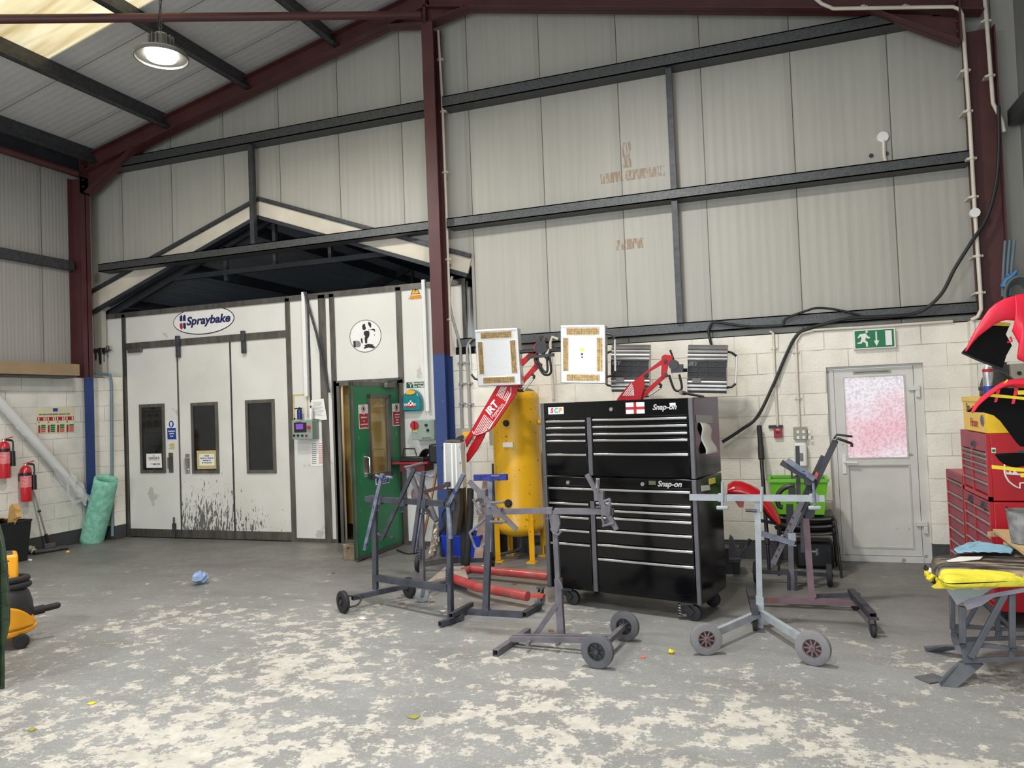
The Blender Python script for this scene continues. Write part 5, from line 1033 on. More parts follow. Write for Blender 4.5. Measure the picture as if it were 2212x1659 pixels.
# second dryer behind the cabinet, backs of its heads to the room
d2=thing('infrared_dryer','red armed infra-red paint dryer behind the black cabinet showing two ribbed backs','infra-red dryer',tuple(fl(1330,1200)))
B2=Pl((0,-.62,0),(0,-1,0)); m_rib=mat('ribbed_aluminium',(150,148,146),.32,.7,.15,5); m_grill=mat('dark_grille',(34,34,38),.6,0,.3,20)
def head_back(r,P,quad,s):
    q=[P(x,y,0) for x,y in quad]; 
    def e(u,v,o=0): return q[0].lerp(q[1],u).lerp(q[3].lerp(q[2],u),v)+P.N*o
    n=40; prof=[]
    for i in range(n+1):
        v=i/n; bulge=.06*math.sin(math.pi*v)**.6; rib=.006*math.sin(v*2*math.pi*13) if not .34<v<.68 else -.004
        prof.append((v,bulge+rib))
    vs=[e(u,v,o) for u in (0,1) for v,o in prof]; m_=n+1; fs=[(i,i+1,m_+i+1,m_+i) for i in range(n)]
    b=MB().add(vs,fs); b.add([e(u,v,o) for u in (0,) for v,o in prof]+[e(0,1,-.05),e(0,0,-.05)],[tuple(range(n+3))]); b.add([e(1,v,o) for v,o in prof]+[e(1,1,-.05),e(1,0,-.05)],[tuple(range(n+3))]); b.add([e(0,0,0),e(1,0,0),e(1,0,-.05),e(0,0,-.05)],[(0,1,2,3)])
    b.prism([e(0,0,-.05),e(1,0,-.05),e(1,1,-.05),e(0,1,-.05)],-P.N*.01)
    h=b.build('heater_head',m_rib,r)
    MB().prism([e(.01,.345,.057),e(.99,.345,.057),e(.99,.675,.057),e(.01,.675,.057)],P.N*.004).build('grille',m_grill,h,flat=True)
    b=MB()
    for t in (.24,.5,.74,.98,.02): b.bar(e(t,.345,.064),e(t,.675,.064),.008,.006,up=tuple(P.N))
    for t in (.35,.455,.565,.67): b.bar(e(.01,t,.064),e(.99,t,.064),.008,.006,up=tuple(P.N))
    b.build('grille_frame',m_blk,h,flat=True)
    ux=(q[1]-q[0]).normalized(); text('IRT',.06,m_inkg,h,tuple(e(.14,.40,.066)),ux,UZ,shear=.3,bold=.002)
    MB().prism([e(.13,.70,.05),e(.35,.70,.05),e(.35,.78,.046),e(.13,.78,.046)],P.N*.01).build('data_label',m_inkg,h,flat=True)
    u=0 if s<0 else 1
    MB().tube([e(u,.14,-.02),e(u,.16,-.02)+ux*s*.04,e(u,.23,-.02)+ux*s*.085],.012,8).build('handle_bracket',m_blk,h); MB().tube([e(u,.88,-.02),e(u,.86,-.02)+ux*s*.05,e(u,.79,-.02)+ux*s*.085],.012,8).build('handle_bracket',m_blk,h); MB().cyl(e(u,.23,-.02)+ux*s*.085,e(u,.79,-.02)+ux*s*.085,.010,n=10).build('handle_bar',m_irs,h)
    return e
ea=head_back(d2,B2,[(1322.5,744),(1404.5,744.5),(1403.5,846.5),(1321.5,846.5)],-1)
eb=head_back(d2,B2,[(1487,744.5),(1572.5,745),(1569.5,850),(1485,848.5)],1)
t6=lambda u,v:(1100+u/3.607,400+v/3.607)
A2_=Pl((0,-.85,0),(0,-1,0))
A2_.slab(MB(),[t6(*p) for p in ((850,1659),(930,1560),(1190,1360),(1190,1335),(1215,1320),(1275,1330),(1275,1395),(1240,1400),(1230,1460),(1245,1490),(1210,1505),(1185,1480),(1190,1400),(1050,1480),(1058,1560),(1020,1700),(990,1800),(780,1800))],0,.03).build('arm_plate',m_irr,d2,flat=True)
A2_.slab(MB(),[t6(*p) for p in ((1015,1690),(1035,1620),(1185,1485),(1215,1500),(1060,1645),(1020,1700))],-.03,.025).build('upper_link',m_irr,d2,flat=True)
for i in range(7): a=A2_(*t6(890+i*14,1640),.031); b_=A2_(*t6(960+i*5 if i<4 else 975,1545+i*13),.031); MB().bar(a,b_,.007,.002,up=(0,-1,0)).build('stripe',m_white,d2,flat=True)
for x,y in ((1218,1370),(1222,1478)): q=A2_(*t6(x,y),.03); MB().cyl(q,q-V((0,.02,0)),.018).build('pivot_bolt',m_blk,d2)
q=A2_(*t6(1285,1400),.02); MB().cyl(q+V((0,.04,0)),q-V((0,.04,0)),.05,n=16).box(q+V((-.03,-.03,-.08)),q+V((.09,.03,-.0))).tube([q+V((.05,0,-.06)),eb(-.02,.53,.0)],.02,10).tube([q+UZ*.05,q+V((-.03,0,.15))],.01,8).build('yoke',m_blk,d2)
MB().tube([q+V((-.05,-.02,-.1)),q+V((-.0,-.03,-.25)),q+V((.07,-.03,-.24)),q+V((.05,-.02,-.1))],.012,8,smooth=6).build('cable_loop',m_cable,d2)
a=[A2_(*t6(*p),-.02) for p in ((1160,1540),(1182,1560),(1175,1580),(1085,1640),(1040,1645))]; MB().tube(a[:3],.014,8).build('grip_end',m_blk,d2); MB().tube(a[3:],.014,8).build('grip_end',m_blk,d2); MB().cyl(a[2],a[3],.011).build('grip_bar',m_irs,d2)
bq=A2_(1330,900); MB().box((bq.x-.035,-.87,.1),(bq.x+.035,-.80,bq.z+.1)).build('mast',m_blk,d2,flat=True)
MB().box((bq.x-.3,-1.15,.0),(bq.x+.3,-.6,.09)).build('base_plate',m_dust,d2,bevel=.02)
# chrome bar on the cabinet top
a=A2_(1473,849); o=MB().tube([wy(1472,848,-2.1),wy(1484,850,-2.0),wy(1520,857,-1.9)],.012,8).tube([wy(1470,847.5,-2.1),wy(1480,849.5,-2.05)],.018,8).build('breaker_bar',m_chrome); tag(o,'steel bar with dark grip lying on top of the black cabinet','tool')
# ---------------- panel stands ----------------
m_st=mat('dusty_blue_grey_steel',(54,56,64),.6,.2,.2,9,rgb2=(76,78,88)); m_st2=mat('overspray_grey_steel',(88,84,90),.7,.1,.2,9,rgb2=(112,108,114)); m_st3=mat('pale_overspray_steel',(140,146,152),.6,.1,.15,8,rgb2=(164,170,174))
m_st4=mat('rusty_painted_steel',(104,84,92),.65,.1,.2,7,rgb2=(120,98,104),spots=((150,74,68),.66,9)); m_bl=mat('blue_oversprayed_steel',(82,88,108),.6,.1,.3,12,rgb2=(128,134,148),spots=((46,56,124),.62,14)); m_dst=mat('dark_stand_steel',(62,62,70),.6,.2,.2,9)
m_tyre=mat('dusty_grey_tyre',(92,92,96),.8,0,.15,10); m_hub=mat('dark_wheel_hub',(56,54,58),.7,0,.2,10)
def bwheel(r,c,ax,rad,w,n=8,mt=None,mh=None,face=0):
    o=wheel(MB(),c,ax,rad,w,.55).build('tyre',mt or m_tyre,r); k=MB(); spokes(k,c,ax,rad,w,n,.17,.58,.10); k.build('wheel_hub',mh or m_hub,o)
    a=V(ax).normalized(); MB().cyl(V(c)-a*w*.08,V(c)+a*w*.08,rad*.52,n=28).build('wheel_disc',m_blk,o); MB().cyl(V(c)-a*w*.75,V(c)+a*w*.75,rad*.09,n=14).build('axle_nut',m_galv,o)
class St:
    def __init__(s,name,label,P,N,base,cat='panel stand',g='panel stands'):
        s.P=Pl(P,N); s.r=thing(name,label,cat,tuple(base)); 
    def b(s,n,p,q,w,h=None,m=m_st,o1=0,o2=None,up=(0,-1,0),hollow=0):
        o2=o1 if o2 is None else o2
        a=s.P(*p,o1) if len(p)==2 else V(p); c=s.P(*q,o2) if len(q)==2 else V(q)
        return MB().bar(a,c,w,h or w,up=up,hollow=hollow).build(n,m,s.r,flat=True)
    def clamp(s,p,m=m_st,sz=.07,o=0,ang=0):
        c=s.P(*p,o) if len(p)==2 else V(p); N=s.P.N
        k=MB().box((-.5*sz,-.45*sz,-.5*sz),(.5*sz,.45*sz,.5*sz),Matrix.Translation(c)@Matrix.Rotation(ang,4,'Y')).build('clamp',m,s.r,bevel=.004)
        MB().cyl(c+V((0,0,-sz*.4)),c+V((0,0,-sz*1.15)),.007,n=8).bar(c+V((-.03,0,-sz*1.15)),c+V((.03,0,-sz*1.15)),.011).build('clamp_screw',m,k)
    def disc(s,p,rad,m=m_st,o=0):
        c=s.P(*p,o); N=s.P.N; b=MB().cyl(c-N*.008,c+N*.008,rad,n=32); k=b.build('index_plate',m,s.r)
        MB().cyl(c-N*.03,c+N*.03,rad*.4,n=20).build('pivot_boss',m,k)
        mm=MB(); 
        for i in range(20):
            t=2*math.pi*i/20; q=c+V((math.cos(t)*rad*.84,0,math.sin(t)*rad*.84)); mm.cyl(q,q+N*.010,rad*.06,n=6)
        mm.build('index_holes',m_blk,k)
    def hook(s,pts,rad=.011,m=m_bl,o=0,n='hook'):
        MB().tube([s.P(x,y,o) for x,y in pts],rad,8).build(n,m,s.r)
t8=lambda u,v:(700+u/3.687,920+v/3.687)
# stand 1: the long one in front of the green door
wA=fl(735,1325);wB=fl(884,1291); pA=(fl(735,1325,.0)*.46+fl(884,1291)*.54); pB=fl(977,1340); n=V((-(pB-pA).y,(pB-pA).x,0)); n=-n if n.y>0 else n
s1=St('panel_stand','long blue grey panel stand with slanting arms in front of the green door',(pA.x,pA.y,0),n,pA)
ax=(wB-wA).normalized(); 
for w_ in (wA+ax*.03,wB): bwheel(s1.r,w_+UZ*.095,ax,.095,.045,6,mt=m_blkr)
b=MB().bar(wA+ax*.12+UZ*.11,wB+UZ*.11,.04,hollow=.003).build('axle_bar',m_st,s1.r,flat=True)
MB().tube([wA+ax*.05+UZ*.14,wA+ax*.15+UZ*.14+V((.05,0,-.02)),wA+ax*.13+V((.04,0,.05)),wA+ax*.04+UZ*.04],.009,8,smooth=4).build('wheel_stay',m_galvd,s1.r)
s1.b('post',t8(410,1300),t8(402,600),.042); s1.b('post',t8(1010,1530),t8(998,680),.042)
s1.b('lower_rail',t8(415,1210),t8(985,1295),.058,.035); s1.b('upper_rail',t8(338,580),t8(965,620),.045,.045,hollow=.003)
s1.b('sliding_tube',t8(1030,1490),t8(1024,700),.028,o1=.04)
for p,q,m in ((t8(495,380),t8(355,980),m_bl),(t8(750,338),t8(488,902),m_st),(t8(825,358),t8(735,1000),m_st),(t8(1143,378),t8(1025,620),m_bl),(t8(1022,640),t8(1040,890),m_bl)): s1.b('slanting_arm',p,q,.03,m=m,o1=.045)
for p in (t8(440,592),t8(630,603),t8(795,617)): s1.clamp(p,sz=.075,o=.01)
s1.clamp(t8(385,580),sz=.06)
s1.disc(t8(1026,620),.062,o=.03)
s1.hook([t8(412,392),t8(430,402),t8(520,408),t8(542,412)]); s1.hook([t8(428,855),t8(440,872),t8(520,885),t8(552,893)],m=m_st); s1.hook([t8(672,325),t8(720,318),t8(780,300),t8(812,292)],m=m_st2,o=.04)
s1.hook([t8(750,365),t8(800,380),t8(870,400),t8(892,402)],m=m_bl,o=.03)
q0=s1.P(*t8(1026,1110),.055); q1=s1.P(*t8(1024,1245),.055); MB().tube([q0.lerp(q1,i/80)+V((.019*math.cos(i*.785),.019*math.sin(i*.785),0)) for i in range(81)],.004,5).build('spring',m_st,s1.r)
MB().bar(fl(950,1348,.03),fl(1000,1332,.03),.038,hollow=.003).build('foot',m_st,s1.r,flat=True); MB().bar(fl(974,1330,.09),fl(1019,1305,.05),.036,hollow=.003).build('foot',m_st,s1.r,flat=True)
# stand behind with the dusty red index plate
cB=fl(912,1262); sb=St('panel_stand','dark panel stand with dusty toothed plate just left of the heater mast',(cB.x,cB.y,0),(0,-1,0),cB)
wl=fl(906,1235); wr=fl(1061,1232)
for w_ in (wl,wr): bwheel(sb.r,w_+UZ*.09,(1,.05,0),.09,.045,6,mt=m_blkr)
MB().bar(wl+UZ*.11,wr+UZ*.11,.04).build('axle_bar',m_dst,sb.r,flat=True); s_=fl(917,1250,.13); MB().bar(V((cB.x,cB.y,.20)),V((cB.x+.12,wl.y+.1,.13)),.04,.06).build('spine_bar',m_st2,sb.r,flat=True)
sb.b('post',t8(785,1250),t8(775,640),.045,m=m_st2); sb.disc(t8(762,545),.085,m=m_st4,o=.02)
q0=sb.P(*t8(772,960),.04); q1=sb.P(*t8(774,1065),.04); MB().tube([q0.lerp(q1,i/70)+V((.024*math.cos(i*.785),.024*math.sin(i*.785),0)) for i in range(71)],.004,5).build('spring',m_st,sb.r)
for p,q,m,w_ in ((t8(682,330),t8(755,520),m_st2,.04),(t8(758,375),t8(905,750),m_st2,.035),(t8(770,600),t8(905,755),m_dst,.03)): sb.b('slanting_arm',p,q,w_,m=m,o1=.03)
sb.b('cross_arm',t8(815,522),t8(1005,465),.035,m=mat('rust_brown',(74,44,42),.7,.1,.2),o1=.05); sb.clamp(t8(1000,462),m=m_dst,sz=.05,o=.05)
sb.b('slanting_arm',t8(790,640),t8(735,1000),.035,m=m_bl,o1=.03)
# T stand with blue padded top
bS=fl(1050,1329); s2=St('panel_stand','upright panel stand with a blue taped T top, in front of the yellow tank',(bS.x,bS.y,0),(0,-1,0),bS)
s2.b('base_bar',t8(1075,1478),t8(1590,1508),.05,.05,hollow=.004); e0=s2.P(*t8(1590,1508)); MB().bar(e0,fl(1165,1308,.03),.05,hollow=.004).build('base_bar',m_st,s2.r,flat=True)
s2.b('post',t8(1288,1480),t8(1318,700),.05,m=m_st); s2.b('post_sleeve',t8(1318,1000),t8(1328,440),.042,m=m_bl,o1=.0)
s2.b('padded_top',t8(1198,412),t8(1458,408),.05,.045,m=mat('blue_tape_padding',(42,52,140),.7,0,.4,30,bump=.8,bscale=60)); s2.clamp(t8(1290,1478),sz=.06)
s2.hook([t8(1310,715),t8(1160,852),t8(1203,968)],.012); s2.hook([t8(1260,958),t8(1322,905)],.012)
s2.hook([t8(1200,605),t8(1245,580),t8(1290,560)],.010,m=m_dst); s2.hook([t8(1232,565),t8(1275,650)],.016,m=m_dst); s2.hook([t8(1340,400),t8(1400,395),t8(1410,378),t8(1440,380)],.008,m=m_bl,o=.02)
# front stand with the long bar
c2=lambda u,v:(1020+u/3.3175,960+v/3.3175)
pb_=fl(1212,1381); s3=St('panel_stand','front dusty grey panel stand with long horizontal bar and two big wheels',(pb_.x,pb_.y-.02,0),(0,-1,0),pb_)
w1=fl(1292,1443);w2=fl(1351,1384); ax3=(w2-w1).normalized(); 
for w_,rr in ((w1,.112),(w2,.108)): bwheel(s3.r,w_+UZ*rr,ax3,rr,.05,7,mt=m_tyre)
MB().bar(w1+UZ*.11,w2+UZ*.11,.035).build('axle_bar',m_st2,s3.r,flat=True)
f0=fl(1070,1411,.025); f1=fl(1141,1363,.025); MB().bar(f0,f1,.045,hollow=.004).build('foot_bar',m_st2,s3.r,flat=True)
mid=f0.lerp(f1,.48); am=w1.lerp(w2,.45)+UZ*.11; 
for k in (-.028,.028): MB().bar(mid+V((0,k,.03)),am+V((0,k,0)),.035,.035).build('spine_bar',m_st2,s3.r,flat=True)
for x in (1143,1208): q=fl(x,1388,.06); MB().cyl(q-V((0,.05,0)),q+V((0,.02,0)),.014,n=10).build('bolt',m_st2,s3.r)
s3.b('post',c2(640,1390),c2(617,960),.05,m=m_st2); s3.b('inner_post',c2(617,1000),c2(597,640),.036,m=m_st2); s3.b('brace',c2(438,1390),c2(606,1150),.036,m=m_st2,o1=.02)
s3.P.slab(MB(),[c2(*p) for p in ((568,470),(600,470),(632,500),(640,560),(625,620),(600,648),(578,620),(565,540))],.01,.03).build('tilt_quadrant',m_st2,s3.r,bevel=.003)
s3.hook([c2(590,625),c2(630,640),c2(655,608)],.010,m=m_st2,o=.05); s3.hook([c2(620,950),c2(640,980),c2(655,1025)],.009,m=m_st2,o=.04)
s3.b('long_bar',c2(48,482),c2(560,470),.04,m=m_st2,o1=.03,hollow=.004); s3.b('long_bar',c2(600,472),c2(1020,478),.04,m=m_st2,o1=.03,hollow=.004); s3.clamp(c2(562,470),m=m_st2,sz=.05,o=.03)
for p,q in ((c2(5,258),c2(340,598)),(c2(840,205),c2(1050,598))): s3.b('tilt_arm',p,q,.032,m=m_st2,o1=.075,hollow=.004)
for p in (c2(205,480),c2(975,465),c2(925,360),c2(95,345)): s3.clamp(p,m=m_st2,sz=.07,o=.06)
for pts in ([c2(40,380),c2(95,480),c2(110,480)],[c2(160,540),c2(272,540)],[c2(165,405),c2(260,400)],[c2(920,240),c2(925,330)],[c2(965,395),c2(1010,378)],[c2(1008,380),c2(1000,490)],[c2(955,568),c2(1035,548)],[c2(950,500),c2(965,560)]): s3.hook(pts,.010,m=m_st2,o=.10,n='clamp_handle')
s3.hook([c2(920,235),c2(918,300)],.014,m=m_st3,o=.09,n='screw_clamp')
# pale T stand on two wheels
c4=lambda u,v:(1440+u/2.962,900+v/2.962)
b4=fl(1642,1357); s4=St('panel_stand','pale grey T shaped panel stand on two large wheels right of the black cabinet',(b4.x,b4.y,0),(0,-1,0),b4)
w1=fl(1527,1414);w2=fl(1758,1437)
for w_,rr,axx in ((w1,.108,(.35,-1,0)),(w2,.112,(-.3,-1,0))): bwheel(s4.r,w_+UZ*rr,axx,rr,.048,9,mt=mat('light_dusty_tyre',(122,120,122),.8,0,.1,10),mh=mat('red_grey_rim',(128,100,102),.7,0,.2,10))
s4.b('post',c4(600,1350),c4(580,530),.042,m=m_st3); s4.b('post_sleeve',c4(601,1310),c4(596,1150),.055,m=m_st3); 
hb=s4.P(*c4(600,1255),.0); 
for w_,rr in ((w1,.108),(w2,.112)): MB().bar(hb,w_+UZ*rr+V((0,.05,0)),.035,.05,up=(0,0,1)).build('splayed_leg',m_st3,s4.r,flat=True)
s4.b('top_bar',c4(150,512),c4(1008,520),.045,m=m_st3,o1=.03,hollow=.004); 
for p in (c4(358,514),c4(942,518)): s4.clamp(p,m=m_st3,sz=.062,o=.03)
for p,q,m in ((c4(360,408),c4(360,575),m_st3),(c4(935,420),c4(945,575),m_bl)): s4.hook([p,q],.010,m=m,o=.07,n='screw_clamp'); cc=s4.P(*q,.07); MB().box(cc+V((-.045,-.012,-.015)),cc+V((.045,.012,.015))).build('tee_handle',m_st3,s4.r,bevel=.01)
s4.hook([c4(610,445),c4(606,600)],.012,m=m_st3,o=.05,n='height_pin'); s4.hook([c4(505,595),c4(575,600)],.012,m=m_galv,o=.03,n='wing_bolt'); s4.hook([c4(590,590),c4(605,610),c4(600,560)],.01,m=m_st3,o=.04,n='height_pin')
# tilting stand with long slanting rails
p5=fl(1752,1315); s5_=St('panel_stand','dark tilting panel stand with long slanting rails and reddish post, left of the white door',(p5.x,p5.y,0),(0,-1,0),p5)
s5_.b('post',c4(930,1185),c4(890,650),.05,m=m_st4); 
e1_=s5_.P(*c4(615,1172)); e2_=s5_.P(*c4(1232,1190)); MB().bar(e1_,e2_,.045,hollow=.003).build('base_bar',m_st4,s5_.r,flat=True)
fa=fl(1838,1278,.13); fb=fl(1886,1332,.13); MB().bar(fa,fb,.05,hollow=.004).build('foot_bar',m_dst,s5_.r,flat=True); s5_.b('base_strut',c4(960,1160),c4(1190,1150),.03,m=m_dst,o1=-.05)
ga=fl(1618,1270,.14); gb=fl(1631,1322,.16); MB().bar(ga,gb,.05,.05).build('foot_bar',m_dst,s5_.r,flat=True)
for c,a in ((fl(1848,1318),(1,.6,0)),(fl(1887,1376),(1,.15,0)),(fl(1631,1362),(1,.1,0))): castor(s5_.r,c,a,.045,.03,.125,m_blkr,m_dst)
s5_.P.slab(MB(),[c4(*p) for p in ((868,545),(905,540),(950,600),(945,640),(920,655),(885,650))],.01,.012).build('pivot_plate',m_dst,s5_.r,bevel=.003)
s5_.b('slanting_rail',c4(1078,150),c4(820,690),.045,.045,m=m_dst,o1=.05); s5_.b('slanting_rail',c4(1003,250),c4(760,760),.04,m=m_dst,o1=.03)
s5_.b('perforated_slide',c4(870,520),c4(680,928),.04,.03,m=m_st2,o1=.09); s5_.b('perforated_slide',c4(850,600),c4(770,780),.03,m=m_st3,o1=.06)
for i in range(7): q=s5_.P(*c4(806-i*17.5,632+i*40.5),.106); MB().cyl(q,q-V((0,.004,0)),.008,n=10).build('slide_hole',m_blk,s5_.r)
s5_.hook([c4(1068,140),c4(1085,113),c4(1185,125)],.009,m=m_blk,o=.05); s5_.hook([c4(1080,155),c4(1090,137),c4(1170,165),c4(1180,172),c4(1178,190)],.011,m=m_blk,o=.07)
s5_.b('support_arm',c4(732,285),c4(925,400),.045,m=m_dst,o1=.11,hollow=.004); s5_.b('support_arm',c4(768,268),c4(940,388),.04,m=m_bl,o1=.14,hollow=.004); s5_.b('support_arm',c4(608,732),c4(815,795),.04,m=m_bl,o1=.11,hollow=.004)
s5_.clamp(c4(800,755),m=m_st3,sz=.06,o=.1); s5_.clamp(c4(910,398),m=m_dst,sz=.08,o=.1)
s5_.hook([c4(925,860),c4(965,860)],.012,m=m_galv,o=.03,n='wing_bolt'); s5_.hook([c4(962,842),c4(962,882)],.014,m=m_galv,o=.03,n='wing_bolt')
s5_.P.slab(MB(),[c4(*p) for p in ((935,380),(955,345),(968,360),(955,400))],.075,.002).build('orange_mark',mat('orange_paint',(220,90,70),.6,0,.2),s5_.r,flat=True)
# rear stand with upright mast
p6=fl(1712,1297); s6=St('panel_stand','dark upright stand with two wheels standing behind the tilting stand, by the green crate',(p6.x,-1.25,0),(0,-1,0),(p6.x,-1.25,0))
w1=fl(1635,1258);w2=fl(1793,1266)
for w_ in (w1,w2): bwheel(s6.r,w_+UZ*.10,(1,-.05,0),.10,.05,6,mt=mat('black_tyre',(40,40,42),.8,0,.1))
MB().bar(w1+UZ*.1,w2+UZ*.1,.03).build('axle_bar',m_dst,s6.r,flat=True)
s6.b('mast',c4(803,1160),c4(788,640),.045,m=m_st2); s6.b('mast',c4(847,560),c4(838,190),.036,m=m_dst,o1=-.05); s6.b('mast',c4(790,800),c4(787,560),.06,m=m_blk,o1=.01)
for u in (778,828): s6.b('fork',c4(u,1165),c4(u,985),.02,.05,m=m_dst,o1=.02)
s6.b('side_tube',c4(868,860),c4(866,640),.03,m=m_st,o1=.05); s6.hook([c4(800,345),c4(802,395),c4(840,372)],.01,m=m_dst,o=.0); s6.b('spine_bar',c4(800,1160),tuple(w1.lerp(w2,.5)+UZ*.1),.04,m=m_dst)
cc=[s6.P(*c4(*p),-.1) for p in ((822,455),(790,452),(745,470),(715,505),(708,540),(720,580),(745,590))]; MB().tube(cc,.022,10,smooth=5).build('rubber_hoop',m_blk,s6.r)
s6.P.slab(MB(),[c4(*p) for p in ((780,455),(825,455),(828,510),(815,520),(815,545),(778,545))],-.02,.03).build('head_plate',m_blk,s6.r,flat=True)
# ---------------- clutter by the middle column ----------------
r=thing('wall_shelf','small red shelf under the isolator box beside the blue column','shelf',tuple(wy(905,1005,0)))
a=wy(871,998,YB); b_=wy(945,997,YB); z=wy(905,996,YB-.15).z; MB().box((a.x,YB-.30,z-.025),(b_.x,YB-.02,z)).build('shelf_board',mat('shelf_red',(158,26,36),.5,0,.1),r,flat=True); MB().box((a.x+.1,YB-.28,z-.12),(b_.x-.05,YB-.02,z-.025)).build('shelf_box',mat('dark_shelf_red',(92,24,30),.6,0,.1),r,flat=True)
zs=z
q=V((a.x+.22,YB-.16,zs)); r=thing('plastic_carry_tray','black plastic tray with carrying handle on the red shelf','tray',tuple(q)); MB().box(q+V((-.14,-.1,0)),q+V((.2,.1,.06))).build('tray_body',m_blk,r,bevel=.01); MB().tube([q+V((-.14,0,.06)),q+V((-.12,0,.16)),q+V((.03,0,.16)),q+V((.06,0,.07))],.01,8).build('handle',m_blk,r)
q=V((a.x+.47,YB-.16,zs)); o=MB().grid(lambda u,v:q+V((.12*math.cos(u*3.14),.10*(v-.5)*2,.16*math.sin(u*3.14)*(1-.3*v))),12,8).build('curved_cover',m_blk,solid=.01); tag(o,'black curved cover resting on the red shelf','cover')
q=wy(944,978,-.05); o=MB().box(q+V((-.09,-.07,-.13)),q+V((.09,.07,.11))).build('black_charger',m_blk,bevel=.03); tag(o,'rounded black plastic box strapped to the blue column above the red shelf','box')
cb0=fl(993,1206); r=thing('plastic_crate','blue plastic crate of scrap metal behind the heater mast','crate',(cb0.x,cb0.y+.15,0)); 
def crate(r,x0,x1,y0,y1,h,fl_,m,th=.012,lip=.02):
    P=lambda k,z:[V((x0-fl_*k,y0-fl_*k,z)),V((x1+fl_*k,y0-fl_*k,z)),V((x1+fl_*k,y1+fl_*k,z)),V((x0-fl_*k,y1+fl_*k,z))]
    A_=P(0,r.location.z+.005); B_=P(1,r.location.z+h); b=MB().add(A_+B_,[(0,1,2,3),(0,1,5,4),(1,2,6,5),(2,3,7,6),(3,0,4,7)]); o=b.build('crate_body',m,r,solid=th,flat=True)
    C_=P(1.6,r.location.z+h); k=MB()
    for i in range(4): k.bar(B_[i],B_[(i+1)%4],lip,lip*.9)
    k.build('rim',m,r,flat=True)
crate(r,cb0.x-.18,cb0.x+.24,cb0.y,cb0.y+.3,.26,.03,mat('blue_crate_plastic',(14,52,180),.4,0,.15,6,spots=((170,180,220),.7,22)))
random.seed(3)
for i,(dx,a1_,a2_) in enumerate(((-.12,-.15,.2),(.05,.3,.16),(.14,-.1,.24))):
    q=cb0+V((dx,.12,.2)); o=MB().bar(q,q+V((a1_,.05,a2_)),.03,.02).build('scrap_bar',m_dst,flat=True); tag(o,['dark metal bar sticking out of the left of the blue crate','dark metal bar leaning right out of the blue crate','short dark metal bar in the middle of the blue crate'][i],'metal bar')
def lean(name,label,cat,p,q,w,h,m,Y0,Y1):
    a=wy(*p,Y0); b=wy(*q,Y1); o=MB().bar(a,b,w,h,up=(0,-1,0)).build(name,m,flat=True); tag(o,label,cat); return o
m_wood=mat('splashed_timber',(134,122,110),.85,0,.4,12,spots=((216,208,198),.58,16))
lean('timber_plank','paint splashed timber plank leaning behind the heater mast','plank',t8(860,1040),t8(905,745),.09,.03,m_wood,-.7,-.1)
lean('timber_plank','pale splashed board leaning between the blue crate and the yellow tank','plank',t8(1225,1100),t8(1300,440),.11,.02,mat('pale_board',(160,140,128),.8,0,.3,9,rgb2=(120,98,90)),-.55,-.05)
lean('dark_panel','dark board standing behind the left leg of the yellow tank','board',t8(1300,1065),t8(1345,560),.24,.02,mat('dark_board',(64,66,58),.7,0,.2),-.25,-.1)
lean('broom_handle','brown wooden broom handle leaning against the booth beside the blue column','broom handle',t8(790,900),t8(900,350),.025,.025,mat('brown_wood_handle',(142,104,66),.6,0,.1),-.5,.1)
lean('steel_bar','blue painted bar standing behind the stands beside the green door','bar',t8(735,1000),t8(790,640),.05,.04,m_bl,-.75,-.3)
lean('rubber_strip','black rubber strip leaning between the heater mast and the yellow tank','strip',t8(1360,760),t8(1350,300),.04,.02,m_blk,-.06,-.03)
o=MB().tube([wy(*t8(x,y),-.35) for x,y in ((905,880),(960,800),(940,720),(975,660),(985,760),(960,860),(985,930))],.012,8,smooth=6).build('cable_bundle',m_cable); tag(o,'tangle of black cable hanging behind the heater mast','cable')
o=MB().tube([wy(*t8(x,y),-.06) for x,y in ((905,300),(915,420),(905,560),(925,690),(900,760))],.006,6,smooth=5).build('thin_cable',m_cable); tag(o,'thin black cable hanging below the red shelf','cable')
o=MB().tube([fl(858,1188,.01),fl(880,1196,.01),fl(905,1192,.01),fl(918,1182,.01),fl(890,1178,.01)],.010,6,smooth=6).build('floor_hose',m_blkr); tag(o,'thin black hose lying on the floor at the foot of the green door','hose')
r=thing('spare_base','grey metal foot box behind the right legs of the yellow tank','metal block',tuple(fl(1150,1208)+V((0,.25,0)))); q=fl(1150,1208)+V((0,.25,0)); MB().box(q+V((-.12,-.04,0)),q+V((.3,.04,.12))).build('block',m_strip,r,bevel=.01)
